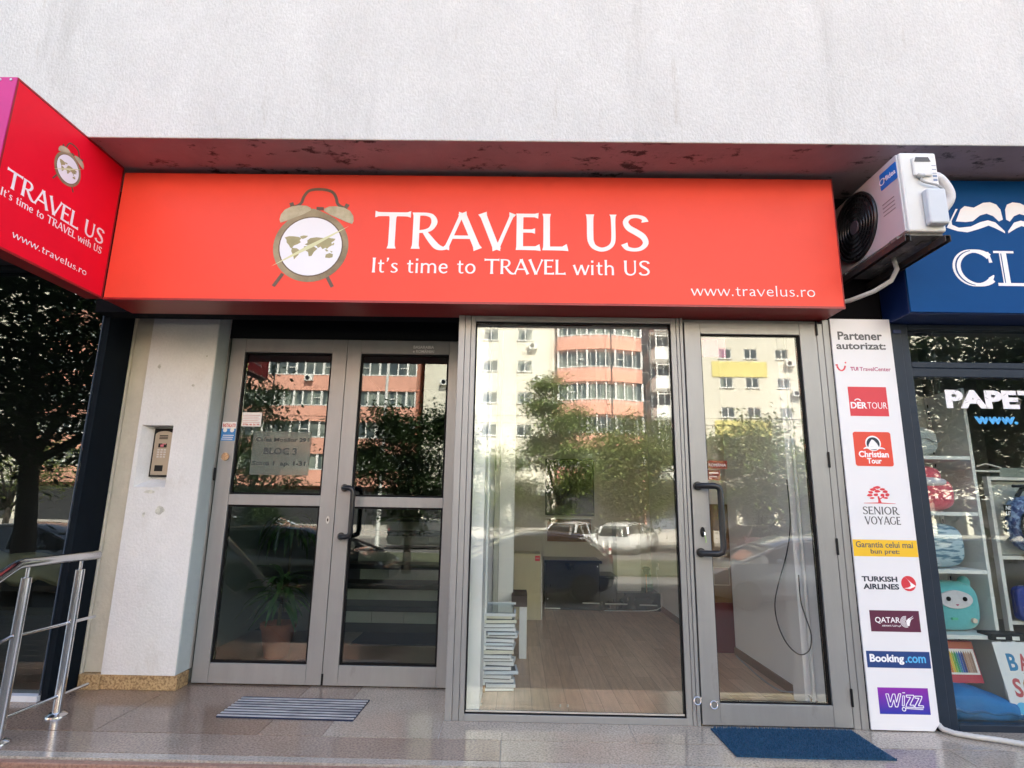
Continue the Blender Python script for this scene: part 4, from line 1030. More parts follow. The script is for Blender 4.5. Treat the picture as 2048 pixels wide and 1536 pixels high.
mb = MB(); mb.prism(circ(2.645, 0.502, 0.014, 10), XZ(0.268), 0.006, -0.01); mb.build('button_patch', mat('cream_patch', (0.7, 0.55, 0.45), 0.8), t)
mb = MB(); mb.box(2.515, 2.548, 0.264, 0.274, 0.505, 0.517); mb.build('label_patch', mat('green_patch', (0.1, 0.5, 0.3), 0.7), t)
t.location.x += 0.045
# pencil box
t = thing('pencil_box', 'red and white box of coloured pencils leaning under the lowest shelf', 'box', (2.55, 0.25, 0.17))
def tilt(u, v, d):   # leaning back box front plane
    return (2.475 + u * 0.20 + v * 0.012, 0.24 + v * 0.075 - d, 0.172 + v * 0.205 - u * 0.0)
mb = MB(); mb.prism([(0, 0), (1, 0), (1, 1), (0, 1)], tilt, 0.0, -0.035); mb.build('box_body', mat('carton_red', (0.42, 0.02, 0.045), 0.4, var=0.1), t)
mb = MB(); mb.prism([(0.03, 0.20), (0.97, 0.20), (0.97, 0.82), (0.03, 0.82)], tilt, 0.0012, 0.0003); mb.build('box_window', M_paper, t)
mb = MB(); mb.prism([(0.0, 0.84), (1, 0.84), (1, 0.99), (0, 0.99)], tilt, 0.0012, 0.0003); mb.build('box_strip', mat('carton_orange', (0.5, 0.14, 0.08), 0.5), t)
cols = [(0.5, 0.04, 0.03), (0.6, 0.2, 0.02), (0.65, 0.45, 0.03), (0.25, 0.42, 0.05), (0.03, 0.28, 0.10), (0.03, 0.22, 0.32), (0.02, 0.08, 0.36), (0.02, 0.03, 0.16), (0.32, 0.18, 0.12), (0.45, 0.28, 0.2), (0.36, 0.22, 0.16), (0.28, 0.17, 0.12)]
for k, c_ in enumerate(cols):
    mb = MB(); u0 = 0.10 + 0.067 * k; mb.prism([(u0, 0.25), (u0 + 0.055, 0.25), (u0 + 0.055, 0.70), (u0 + 0.0275, 0.77), (u0, 0.70)], tilt, 0.004, 0.0014); mb.build('pencil', mat('pencil_%s' % 'abcdefghijkl'[k], c_, 0.5, var=0.05), t)
# blue padded duffel
t = thing('blue_duffel_bag', 'bright blue soft bag lying on the shop window floor', 'bag', (2.56, 0.25, 0.004))
M_bb = mat('bright_blue_cloth', (0.008, 0.16, 0.44), 0.75, var=0.15, scale=7, bump=0.5, bscale=18)
def wr(x, y, z): return (x, y, 0.004 + max(0.0, z - 0.004) * (1.0 - 0.42 * min(1, max(0, (x - 2.50) / 0.26))) + 0.006 * math.sin(x * 60 + y * 25) * (z > 0.03))
mb = MB(); pad(mb, (2.56, 0.24, 0.092), 0.235, 0.15, 0.09, 0.6, 40, 20, fn=wr); mb.build('bag_body', M_bb, t, smooth='all')
mb = MB(); mb.tube([(2.35 + 0.42 * k / 14, 0.092 + 0.004 * math.sin(k), 0.075 - 0.02 * k / 14 + 0.006 * math.sin(k * 1.3)) for k in range(15)], 0.007, 6); mb.tube([(2.70, 0.15, 0.03), (2.77, 0.11, 0.035), (2.80, 0.10, 0.02), (2.74, 0.095, 0.012)], 0.008, 6)
mb.build('strap', mat('mid_blue_webbing', (0.01, 0.11, 0.28), 0.7, var=0.1), t, smooth=True)
# poster
t = thing('school_poster', 'white poster with multicoloured hand lettering leaning inside the shop window', 'poster', (2.9, 0.15, 0.03))
FPo = lambda u, v, d: (2.752 - 0.042 * v + u, 0.16 + 0.03 * v - d, 0.035 + 0.37 * v)
mb = MB(); mb.prism([(0, 0), (0.42, 0), (0.42, 1), (0, 1)], FPo, 0.0, -0.004); pst = mb.build('poster_sheet', mat('poster_paper', (0.74, 0.75, 0.78), 0.4, scale=9, col2=(0.62, 0.68, 0.74), thr=(0.5, 0.7)), t)
pc_ = [(0.02, 0.20, 0.42), (0.50, 0.08, 0.10), (0.10, 0.42, 0.50), (0.45, 0.20, 0.05)]
def letters(word, u0, v0, du, hv, cols_):
    for k, ch in enumerate(word):
        mb = MB(); text_into(mb, ch, (u0 + du * k, u0 + du * k + du * 0.82, v0, v0 + hv), FPo, 0.03); mb.build('lettering', mat('poster_ink_%s' % 'abcdef'[cols_[k % len(cols_)]], pc_[cols_[k % len(cols_)]], 0.5), t)
letters('BACK', 0.055, 0.60, 0.062, 0.24, [0, 1, 2, 3]); letters('SCHOOL', 0.045, 0.24, 0.056, 0.26, [1, 3, 2, 0, 1, 2])
mb = MB(); text_into(mb, 'TO', (0.125, 0.175, 0.515, 0.575), FPo, 0.01); mb.build('lettering', M_grey, t)
mb = MB(); mb.prism([(0.06 + 0.034 * math.cos(2 * math.pi * k / 18), 0.09 + 0.085 * math.sin(2 * math.pi * k / 18)) for k in range(18)], FPo, 0.001, 0.0002); mb.prism([(0.17 + 0.05 * math.cos(2 * math.pi * k / 18), 0.16 + 0.06 * math.sin(2 * math.pi * k / 18)) for k in range(18)], FPo, 0.001, 0.0002)
mb.build('poster_shape', M_cyanp, t)
# plastic sleeve pack and black cases behind
t = thing('black_briefcase', 'black briefcase standing behind the poster', 'briefcase', (2.96, 0.75, 0.004))
mb = MB(); mb.box(2.92, 3.14, 0.66, 0.80, 0.52, 0.84); mb.box(2.90, 3.10, 0.66, 0.86, 0.004, 0.515)
mb.build('case_body', mat('black_cloth', (0.012, 0.013, 0.016), 0.6, var=0.2, bump=0.3), t, bevel=0.02)
mb = MB(); mb.tube([(2.97, 0.65, 0.84), (2.98, 0.65, 0.875), (3.07, 0.65, 0.875), (3.08, 0.65, 0.84)], 0.008, 8); mb.build('handle', M_handle, t, smooth=True)
mb = MB(); mb.box(2.925, 3.12, 0.655, 0.6595, 0.655, 0.663); mb.build('zip', M_alu2, t)
t = thing('card_pack', 'flat black stationery pack resting on top of the poster edge', 'stationery pack', (2.80, 0.2, 0.42))
mb = MB(); mb.box(2.715, 2.93, 0.19, 0.30, 0.410, 0.446); mb.build('pack_sleeve', M_black, t, bevel=0.004)
mb = MB(); mb.box(2.74, 2.79, 0.1885, 0.1898, 0.420, 0.430); mb.box(2.83, 2.87, 0.1885, 0.1898, 0.415, 0.435); mb.build('pack_label', M_shelf, t)
# backpack rack
rk = thing('display_rack', 'white metal display rack of schoolbags deep in the right shop', 'rack', (3.3, 0.65, 0))
mb = MB()
mb.box(3.155, 3.178, 0.60, 0.64, 0.004, 1.36); mb.box(3.75, 3.772, 0.60, 0.64, 0.004, 1.36)
for z in (1.348, 0.836, 0.436): mb.box(3.1785, 3.7495, 0.60, 0.64, z - 0.011, z + 0.011)
mb.build('rack_frame', M_shelf, rk)
mb = MB(); mb.box(3.1785, 3.7495, 0.645, 0.655, 0.85, 1.33); mb.build('rack_back', mat('pale_panel', (0.42, 0.45, 0.42), 0.6, var=0.06), rk)
mb = MB(); mb.box(3.165, 3.76, 0.60, 1.1, 0.0045, 0.006); mb.build('base_plate', M_shelf, rk)
t = thing('school_backpack', 'blue and black patterned backpack hanging in the white rack', 'backpack', (3.34, 0.55, 0.86))
M_pat = mat('blue_pattern_cloth', (0.03, 0.06, 0.20), 0.6, scale=26, col2=(0.25, 0.38, 0.62), thr=(0.45, 0.58), detail=3)
mb = MB(); pad(mb, (3.36, 0.555, 1.055), 0.145, 0.07, 0.18, 0.7); mb.build('pack_body', M_pat, t, smooth='all')
mb = MB(); mb.tube([(3.36 + 0.115 * math.cos(a), 0.485, 1.03 + 0.13 * math.sin(a)) for a in [2 * math.pi * k / 22 for k in range(22)]], 0.012, 8, closed=True); mb.build('piping', M_handle, t, smooth=True)
mb = MB(); mb.tube([(3.29, 0.55, 1.225), (3.32, 0.54, 1.275), (3.40, 0.54, 1.275), (3.43, 0.55, 1.225)], 0.014, 8); mb.tube([(3.25, 0.52, 1.295), (3.43, 0.52, 1.295)], 0.010, 8); mb.build('carry_handle', M_handle, t, smooth=True)
mb = MB(); mb.box(3.19, 3.27, 0.535, 0.545, 1.10, 1.175); cd = mb.build('paper_label', M_black, t)
mb = MB(); text_into(mb, 'NEXT', (3.193, 3.262, 1.143, 1.168), XZ(0.5345), 0.03, shear=0.2); text_into(mb, 'LEVEL', (3.190, 3.258, 1.108, 1.133), XZ(0.5345), 0.03, shear=0.2); mb.build('lettering', M_whp, cd)
t = thing('pencil_case', 'deep blue pencil case standing on the lower rung of the white rack', 'pencil case', (3.33, 0.59, 0.448))
mb = MB(); mb.prism(rrect(3.205, 3.42, 0.449, 0.66, 0.04), XZ(0.59), 0.03, -0.03); mb.build('case_body', mat('deep_blue_plastic', (0.012, 0.035, 0.24), 0.4, var=0.2, scale=9), t, bevel=0.012)
mb = MB(); mb.tube([(3.205, 0.59, 0.50), (3.205, 0.59, 0.63), (3.24, 0.59, 0.66), (3.40, 0.59, 0.66)], 0.006, 6); mb.build('zip', mat('deep_blue_zip', (0.01, 0.02, 0.12), 0.5), t)
mb = MB()
for k, c_ in enumerate(((3.245, 0.520), (3.285, 0.530), (3.325, 0.535))): mb.prism(blob(c_[0], c_[1], 0.016, 0.035, 40 + k, 10), XZ(0.559), 0.002, -0.002)
mb.build('print_patch', mat('rose_print', (0.40, 0.14, 0.20), 0.5, scale=30, col2=(0.6, 0.4, 0.38), thr=(0.45, 0.6)), t)
t = thing('grey_tray', 'grey plastic desk tray hanging between the shelving and the rack', 'tray', (3.04, 0.65, 1.36))
mb = MB(); mb.prism(rrect(2.995, 3.085, 1.352, 1.420, 0.012), XZ(0.62), 0.02, -0.06); mb.prism(rrect(3.245, 3.60, 1.352, 1.420, 0.012), XZ(0.62), 0.02, -0.06); mb.build('tray_body', mat('grey_green_plastic', (0.22, 0.26, 0.24), 0.5, var=0.05), t, bevel=0.004)
mb = MB(); mb.tube([(3.085, 0.60, 1.395), (3.245, 0.60, 1.395)], 0.007, 8); mb.tube([(3.10, 0.60, 1.425), (3.16, 0.60, 1.445), (3.26, 0.60, 1.42)], 0.005, 6); mb.build('tray_bar', M_shelf, t)
# dark pipe column seen behind
t = thing('grey_column', 'grey round column standing behind the glass of the stationery shop', 'column', (3.12, 0.9, 0))
mb = MB(); mb.lathe([(0.075, 0.004), (0.06, 0.05), (0.055, 1.45), (0.068, 1.48), (0.055, 1.52), (0.055, 2.74)], (3.12, 0.95, 0), 20, 'z'); mb.build('column_shaft', mat('grey_paint', (0.16, 0.18, 0.19), 0.5, var=0.1), t, smooth=True)
for i, (x, y, z, a) in enumerate(((2.60, 0.9, 2.46, -12), (2.80, 1.1, 2.50, 20))):
    t = thing('spotlight', ['unlit grey spotlight hanging behind the transom glass, nearer the partner board', 'unlit grey spotlight hanging behind the transom glass, farther from the partner board'][i], 'spotlight', (x, y, z), 'spotlights behind the transom glass')
    mb = MB(); mb.lathe([(0.045, 0.0), (0.062, -0.05), (0.068, -0.14), (0.060, -0.145)], (x, y, z), 18, 'z'); mb.build('lamp_can', mat('lamp_grey', (0.24, 0.27, 0.28), 0.45, var=0.1), t, smooth=True)
    mb = MB(); mb.lathe([(0.05, -0.1455), (0.04, -0.152)], (x, y, z), 16, 'z'); mb.build('lamp_lens', M_black, t)
    mb = MB(); mb.tube([(x, y, z), (x, y, 2.75)], 0.008, 8); mb.build('stem', M_black, t)

# ------------------------------------------------------------------ air conditioner outdoor unit
ac = thing('outdoor_ac_unit', 'white outdoor air conditioner unit hung sideways on brackets between the red and blue signs', 'air conditioner', (2.1, -0.2, 2.5))
AX0, AX1, AY0, AY1, AZ0, AZ1 = 2.000, 2.205, -0.560, 0.055, 2.545, 3.000
M_acw = mat('ac_white_paint', (0.68, 0.685, 0.675), 0.42, var=0.06, scale=4)
M_acg = mat('ac_grey_front', (0.50, 0.50, 0.53), 0.45, var=0.05, scale=4)
M_acb = mat('ac_blue_cover', (0.52, 0.555, 0.60), 0.4, var=0.06)
mb = MB(); mb.box(AX0 + 0.012, AX1, AY0, AY1, AZ0, AZ1); mb.build('casing', M_acw, ac, bevel=0.010)
mb = MB(); mb.box(AX0, AX0 + 0.0115, AY0 + 0.012, AY1, AZ0 + 0.006, AZ1 - 0.006); fr = mb.build('front_panel', M_acg, ac, bevel=0.004)
fy, fz, fr_ = -0.150, 2.772, 0.205
FA = lambda u, v, d: (AX0 - d, u, v)
mb = MB(); mb.prism(circ(fy, fz, fr_, 40), FA, 0.004, 0.0005); mb.build('fan_well', M_gasket, ac)
mb = MB()
for k in range(7): 
    r_ = fr_ - 0.006 - 0.0265 * k
    if r_ > 0.04: mb.tube([(AX0 - 0.010, fy + r_ * math.cos(2 * math.pi * q / 40), fz + r_ * math.sin(2 * math.pi * q / 40)) for q in range(40)], 0.004 if k else 0.009, 6, closed=True)
for k in range(36):
    a = 2 * math.pi * k / 36
    mb.tube([(AX0 - 0.008, fy + r2 * math.cos(a + 0.9 * (0.2 - r2)), fz + r2 * math.sin(a + 0.9 * (0.2 - r2))) for r2 in (0.04, 0.09, 0.15, 0.2)], 0.0016, 4)
mb.build('fan_grille', M_handle, ac, smooth=True)
mb = MB(); mb.prism(circ(fy, fz, 0.042, 24), FA, 0.016, 0.006); mb.build('fan_hub', mat('hub_plum', (0.10, 0.075, 0.095), 0.5), ac, bevel=0.003)
mb = MB()
for k in range(3):
    a0 = 2 * math.pi * k / 3
    mb.prism([(fy + r2 * math.cos(a0 + da), fz + r2 * math.sin(a0 + da)) for r2, da in ((0.04, 0), (0.11, 0.2), (0.18, 0.3), (0.185, 1.0), (0.11, 0.95), (0.04, 0.9))], FA, 0.0055, 0.0042)
mb.build('fan_blade', mat('fan_grey', (0.05, 0.05, 0.055), 0.5), ac)
mb = MB(); mb.prism(rrect(-0.545, -0.405, 2.862, 2.958, 0.008), FA, 0.0015, 0.0); bl = mb.build('brand_label', mat('label_blue', (0.01, 0.17, 0.62), 0.4, var=0.03), ac)
FA2 = lambda u, v, d: (AX0 - 0.0015 - d, -0.950 - u, v)
mb = MB(); text_into(mb, 'Midea', (-0.515, -0.415, 2.895, 2.925), FA2, 0.01); ribbon(mb, _arc(-0.528, 2.909, 0.020, 0.017, 30, 330, 0.004, 0.006, 14), FA2, 0.0007); mb.build('lettering', M_whp, bl)
mb = MB()
for k in range(4): mb.box(AX0 - 0.0015, AX0 - 0.0002, -0.50, -0.40, 2.775 - 0.022 * k, 2.780 - 0.022 * k)
mb.build('vent_groove', mat('groove_grey', (0.22, 0.21, 0.22), 0.6), fr)
FE = XZ(AY0)
mb = MB(); mb.prism(rrect(2.068, 2.166, 2.855, 2.968, 0.012), FE, 0.016, 0.0005); hc = mb.build('handle_cover', M_acw, ac, bevel=0.008)
mb = MB(); mb.prism([(2.074, 2.935), (2.160, 2.935), (2.150, 2.962), (2.084, 2.962)], FE, 0.0175, 0.0165); mb.build('handle_recess', mat('recess_grey', (0.10, 0.10, 0.105), 0.7), hc)
mb = MB(); mb.prism(rrect(2.098, 2.200, 2.572, 2.770, 0.012), FE, 0.040, 0.0005); mb.build('valve_cover', M_acb, ac, bevel=0.010)
mb = MB(); mb.box(2.170, 2.199, AY0 - 0.0012, AY0 - 0.0002, 2.80, 2.965); st_ = mb.build('rating_label', M_paper, ac)
mb = MB()
for k in range(6): mb.box(2.173, 2.195, AY0 - 0.0018, AY0 - 0.0013, 2.81 + 0.022 * k, 2.814 + 0.022 * k + (0.010 if k in (1, 2) else 0))
mb.build('label_print', mat('label_blue_grey', (0.18, 0.24, 0.36), 0.6), st_)
mb = MB(); mb.tube([(2.10, AY0 - 0.012, 2.85), (2.10, AY0 - 0.02, 2.82), (2.125, AY0 - 0.02, 2.81), (2.17, AY0 - 0.02, 2.80), (2.205, AY0 - 0.01, 2.785), (2.212, AY0 + 0.02, 2.77)], 0.006, 8); mb.tube([(2.085, AY0 - 0.01, 2.86), (2.10, AY0 - 0.018, 2.85), (2.115, AY0 - 0.012, 2.855)], 0.012, 8)
mb.build('cable', mat('cable_grey', (0.40, 0.40, 0.40), 0.6), ac, smooth=True)
mb = MB(); mb.tube(_smooth([(2.20, -0.47, 2.915), (2.265, -0.47, 2.91), (2.315, -0.46, 2.86), (2.335, -0.45, 2.80), (2.305, -0.43, 2.745), (2.25, -0.40, 2.715), (2.20, -0.38, 2.71)], 4), 0.027, 12); mb.build('insulated_pipe', mat('pipe_wrap', (0.66, 0.66, 0.68), 0.6, var=0.06, scale=20, bump=0.4, bscale=50), ac, smooth='all')
mb = MB()
for x in (1.955, 2.158):
    mb.box(x, x + 0.030, -0.60, 0.07, 2.502, 2.506); mb.box(x, x + 0.004, -0.60, 0.07, 2.472, 2.5018); mb.box(x + 0.026, x + 0.030, -0.60, 0.07, 2.472, 2.5018)
br = mb.build('bracket', mat('rusty_steel', (0.045, 0.042, 0.042), 0.6, 0.4, scale=30, col2=(0.14, 0.07, 0.035), thr=(0.55, 0.75)), ac)
mb = MB(); mb.box(2.012, 2.196, -0.54, 0.05, 2.530, 2.5445)
for k in range(4):
    for j in range(2): mb.box(2.04 + 0.09 * j, 2.08 + 0.09 * j, -0.48 + 0.13 * k, -0.42 + 0.13 * k, 2.524, 2.5298)
for x in (1.96, 2.182):
    for y in (-0.50, -0.02): mb.box(x + 0.004, x + 0.035, y - 0.03, y + 0.03, 2.5065, 2.5295)
mb.build('base_pan', mat('dirty_steel', (0.10, 0.10, 0.095), 0.7, scale=18, col2=(0.25, 0.24, 0.22), thr=(0.5, 0.75)), ac)
mb = MB(); mb.tube([(2.12, -0.26, 2.535), (2.125, -0.27, 2.46), (2.10, -0.25, 2.40), (2.03, -0.20, 2.355), (1.95, -0.10, 2.335), (1.88, 0.0, 2.34), (1.86, 0.06, 2.34)], 0.013, 10); mb.build('drain_hose', mat('hose_white', (0.50, 0.50, 0.48), 0.6, var=0.08), ac, smooth='all')
mb = MB(); mb.tube([(1.872, 0.03, 2.26), (1.874, 0.03, 2.60), (1.878, 0.03, 3.08)], 0.006, 8)
t = thing('wall_cable', 'thin grey cable running up the dark gap right of the red sign', 'cable', (1.874, 0.03, 2.26)); mb.build('cable_run', mat('cable_grey', '#fff'), t, smooth=True)

# ------------------------------------------------------------------ stainless railing
rl = thing('handrail', 'stainless steel handrail with two posts at the left end of the landing', 'railing', (-2.395, -0.2, 0))
RX = -2.395
def slope(y0, z0, y1): return z0 - (y0 - y1) * 0.16 / 0.30
mb = MB()
ye = -2.2
mb.tube([(RX, 0.085, 0.800), (RX, 0.07, 0.803), (RX, -0.44, 0.806), (RX, -0.47, 0.800), (RX, -0.50, 0.785), (RX, ye, slope(-0.5, 0.785, ye))], [0.012, 0.0235, 0.0235, 0.0235, 0.0235, 0.0235], 16)
mb.build('top_rail', M_steel, rl, smooth=True)
for z in (0.462, 0.098):
    mb = MB(); mb.tube([(RX, 0.15 if z < 0.2 else 0.12, z), (RX, -0.44, z + 0.006), (RX, -0.48, z - 0.004), (RX, ye, slope(-0.48, z, ye))], 0.0085, 10); mb.build('lower_rail', M_steel, rl, smooth=True)
for y, zb in ((-0.05, 0.0), (-0.40, 0.0), (-2.15, -0.9601)):
    t_ = 0.735 + zb - (0.04 if zb else 0)
    mb = MB(); mb.lathe([(0.0225, zb), (0.0225, t_), (0.019, t_ + 0.003)], (RX, y, 0), 20, 'z'); po = mb.build('post', M_steel, rl, smooth=True)
    mb = MB(); mb.tube([(RX, y, t_), (RX, y, t_ + 0.06)], 0.008, 8); mb.build('rail_pin', M_steel, po, smooth=True)
    mb = MB(); mb.lathe([(0.050, zb + 0.0002), (0.049, zb + 0.008), (0.034, zb + 0.018), (0.024, zb + 0.022)], (RX, y, 0), 24, 'z'); mb.build('base_flange', M_steel, po, smooth=True)

# ------------------------------------------------------------------ mats and hose
M_matb = mat('blue_mat_pile', (0.004, 0.034, 0.085), 0.9, scale=120, col2=(0.010, 0.085, 0.17), thr=(0.4, 0.65), bump=0.8, bscale=160)
t = thing('blue_doormat', 'deep blue bristle doormat in front of the shop door', 'doormat', (1.39, -0.2, 0.0))
mb = MB(); mb.prism([(1.020, -0.040), (1.032, -0.366), (1.30, -0.374), (1.766, -0.368), (1.752, -0.030), (1.4, -0.028)], lambda u, v, d: (u, v, d), 0.007, 0.0006); mo = mb.build('mat_pile', M_matb, t)
rb = random.Random(2); mb = MB()
def blade(x, y, sx=0.0, sy=0.0):
    h = rb.uniform(0.006, 0.013); dx, dy = rb.uniform(-0.004, 0.004) + sx, rb.uniform(-0.004, 0.004) + sy
    mb.add([(x - 0.0016, y, 0.0065), (x + 0.0016, y, 0.0065), (x + dx, y + dy, 0.007 + h)], [(0, 1, 2)])
for k in range(4200): blade(rb.uniform(1.03, 1.752), rb.uniform(-0.365, -0.035))
for k in range(260): blade(rb.uniform(1.03, 1.752), -0.036, 0, 0.008); blade(rb.uniform(1.03, 1.766), -0.368, 0, -0.006)
tag(mb.build('bristles', M_matb, mo), kind='stuff')
t = thing('entrance_grid_mat', 'navy and aluminium striped entrance mat in front of the grey double door', 'doormat', (-1.2, 0.13, 0.0))
mb = MB(); mb.prism([(-1.570, -0.020), (-0.842, -0.034), (-0.834, 0.284), (-1.574, 0.298)], lambda u, v, d: (u, v, d), 0.006, 0.0006); mb.build('mat_carpet', mat('navy_carpet', (0.010, 0.020, 0.055), 0.95, var=0.3, scale=60, bump=0.5, bscale=150), t)
mb = MB()
for k in range(8):
    y = -0.004 + 0.0388 * k
    a = -1.571; b = -0.841 + 0.0005 * k
    mb.hexa([(a, y - 0.008, 0.0062), (b, y - 0.022, 0.0062), (b, y - 0.008, 0.0062), (a, y + 0.006, 0.0062), (a, y - 0.008, 0.0098), (b, y - 0.022, 0.0098), (b, y - 0.008, 0.0098), (a, y + 0.006, 0.0098)])
mb.build('aluminium_strip', mat('worn_aluminium', (0.66, 0.67, 0.70), 0.4, 0.5, scale=14, col2=(0.42, 0.43, 0.47), thr=(0.45, 0.6), stretch=(0.3, 1, 1)), t)
t = thing('drain_hose', 'white corrugated hose lying on the tiles below the partner board', 'hose', (2.3, -0.1, 0.0))
mb = MB(); hp = [(2.222, 0.03, 0.05), (2.228, -0.02, 0.020), (2.26, -0.06, 0.0145), (2.33, -0.10, 0.0145), (2.42, -0.135, 0.0145), (2.50, -0.18, 0.0145), (2.55, -0.24, 0.0145), (2.60, -0.35, 0.0145)]
fine = []
for i in range(len(hp) - 1):
    for k in range(8): fine.append(tuple(hp[i][j] + (hp[i + 1][j] - hp[i][j]) * k / 8 for j in range(3)))
mb.tube(fine, [0.0125 + 0.0015 * (i % 2) for i in range(len(fine))], 10); mb.build('hose_tube', mat('hose_grey_white', (0.52, 0.51, 0.48), 0.55, var=0.08), t, smooth='all')

# ------------------------------------------------------------------ dark neighbouring shop on the left
ls = thing('dark_shopfront', 'black glazed shopfront left of the pillar behind the handrail', 'shopfront', (-4, 0.2, 0))
mb = MB()
mb.box(-2.667, -2.6285, 0.172, 0.56, 0.0, 2.60); mb.box(-8, -2.6675, 0.165, 0.26, 2.565, 2.60); mb.box(-5.2, -5.05, 0.18, 0.26, 0.032, 2.5645)
mb.build('frame', mat('matt_black_cladding', (0.006, 0.009, 0.013), 0.7, var=0.2, spec=0.06), ls, bevel=0.003)
mb = MB(); mb.box(-2.6745, -2.668, 0.166, 0.174, 0.03, 2.5645); mb.build('corner_trim', mat('blue_grey_trim', (0.05, 0.075, 0.11), 0.35, 0.5), ls)
mb = MB(); mb.box(-8, -2.668, 0.15, 0.26, 0.0, 0.030); mb.build('sill', mat('white_sill', (0.62, 0.63, 0.66), 0.5, var=0.06), ls)
mb = MB(); mb.box(-5.049, -2.675, 0.195, 0.201, 0.031, 2.5640); mb.build('glass_pane', G_side, ls)
mb = MB(); mb.box(-8, -2.668, 0.02, 0.165, 2.605, 3.085); sb = mb.build('sign_band', mat('charcoal_sign', (0.04, 0.042, 0.048), 0.5, var=0.1), ls)
mb = MB(); text_into(mb, 'o', (-3.08, -2.90, 2.66, 2.80), XZ(0.02), 0.05, depth=0.01); mb.build('lettering', mat('ivory_letter', (0.72, 0.64, 0.50), 0.5), sb)
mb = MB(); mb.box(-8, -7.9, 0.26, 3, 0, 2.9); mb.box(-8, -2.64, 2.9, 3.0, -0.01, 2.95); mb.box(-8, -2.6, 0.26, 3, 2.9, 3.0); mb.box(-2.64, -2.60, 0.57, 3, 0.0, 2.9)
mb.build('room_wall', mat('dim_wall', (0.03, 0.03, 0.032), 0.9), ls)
mb = MB()
for k in range(18):
    y = 0.27 + 0.145 * k; mb.box(-7.9, -2.672, y, y + 0.139, 0.0, 0.022)
mb.build('plank_floor', mat('dark_planks', (0.10, 0.085, 0.07), 0.35, var=0.3, scale=5, stretch=(0.3, 4, 1)), ls)
t = thing('folded_canvas', 'beige folded canvas resting on a low dark bench behind the left shop glass', 'canvas', (-3.2, 0.9, 0.5))
mb = MB()
M_can = mat('beige_canvas', (0.50, 0.38, 0.22), 0.9, var=0.2, scale=6, bump=0.4, bscale=25)
nx, ny = 36, 10; vs = []
for j in range(ny + 1):
    for i in range(nx + 1):
        x = -4.4 + 1.6 * i / nx; y = 0.45 + 0.5 * j / ny
        z = 0.50 + 0.30 * max(0, 1 - abs(x + 3.35) / 0.9) * (0.35 + 0.65 * math.sin(math.pi * min(1, j / ny + 0.15))) + 0.035 * math.sin(9 * x + 5 * y) + 0.02 * math.sin(23 * x - 9 * y)
        vs.append((x, y, z))
top_n = len(vs)
vs += [(a, b, c - 0.04) for a, b, c in vs]
fs = []
for j in range(ny):
    for i in range(nx):
        a = j * (nx + 1) + i; fs.append((a, a + 1, a + nx + 2, a + nx + 1)); fs.append((top_n + a, top_n + a + nx + 1, top_n + a + nx + 2, top_n + a + 1))
for i in range(nx):
    fs.append((i, top_n + i, top_n + i + 1, i + 1)); a = ny * (nx + 1) + i; fs.append((a + 1, top_n + a + 1, top_n + a, a))
for j in range(ny):
    a = j * (nx + 1); fs.append((a + nx + 1, top_n + a + nx + 1, top_n + a, a)); a = j * (nx + 1) + nx; fs.append((a, top_n + a, top_n + a + nx + 1, a + nx + 1))
mb.add(vs, fs); mb.build('canvas_cloth', M_can, t, smooth='all')
t = thing('low_bench', 'low dark bench under the beige canvas in the left shop', 'bench', (-3.6, 0.7, 0.0))
mb = MB(); mb.box(-4.5, -2.75, 0.42, 1.0, 0.40, 0.45); mb.build('bench_top', mat('dark_wood', (0.045, 0.035, 0.025), 0.6, var=0.2), t)
for x in (-4.45, -2.85):
    for y in (0.45, 0.93): 
        mb = MB(); mb.box(x, x + 0.05, y, y + 0.05, 0.022, 0.3995); mb.build('leg', mat('dark_wood', '#fff'), t)
# ------------------------------------------------------------------ empty office behind the big window
M_int = mat('interior_white', '#fff')
M_intb = mat('interior_beige', (0.60, 0.585, 0.52), 0.8, var=0.05, scale=2)
def planks(name, base, col2, sc=1.0):
    m = bpy.data.materials.new(name); m.use_nodes = True
    n = m.node_tree.nodes; l = m.node_tree.links; b = n['Principled BSDF']
    tc = n.new('ShaderNodeTexCoord'); mp = n.new('ShaderNodeMapping'); mp.inputs['Rotation'].default_value = (0, 0, R(90)); l.new(tc.outputs['Object'], mp.inputs[0])
    br = n.new('ShaderNodeTexBrick'); br.inputs['Scale'].default_value = 1.0; br.inputs['Brick Width'].default_value = 0.52; br.inputs['Row Height'].default_value = 0.10
    br.inputs['Mortar Size'].default_value = 0.0012; br.inputs['Color1'].default_value = tuple(base) + (1,); br.inputs['Color2'].default_value = tuple(col2) + (1,); br.inputs['Mortar'].default_value = tuple(c * 0.35 for c in base) + (1,)
    br.inputs['Bias'].default_value = -0.1
    l.new(mp.outputs[0], br.inputs['Vector'])
    no = n.new('ShaderNodeTexNoise'); no.inputs['Scale'].default_value = 5; no.inputs['Detail'].default_value = 8
    m2 = n.new('ShaderNodeMapping'); m2.inputs['Scale'].default_value = (9, 0.8, 1); l.new(tc.outputs['Object'], m2.inputs[0]); l.new(m2.outputs[0], no.inputs['Vector'])
    mx = n.new('ShaderNodeMix'); mx.data_type = 'RGBA'; mx.blend_type = 'MULTIPLY'; mx.inputs[0].default_value = 0.55
    r2 = n.new('ShaderNodeMapRange'); r2.inputs[1].default_value = 0.25; r2.inputs[2].default_value = 0.75; r2.inputs[3].default_value = 0.55; r2.inputs[4].default_value = 1.25
    l.new(no.outputs['Fac'], r2.inputs[0]); l.new(br.outputs['Color'], mx.inputs[6]); l.new(r2.outputs[0], mx.inputs[7]); l.new(mx.outputs[2], b.inputs['Base Color'])
    b.inputs['Roughness'].default_value = 0.3
    return m
M_lam = planks('laminate_planks', (0.50, 0.315, 0.195), (0.64, 0.43, 0.29))
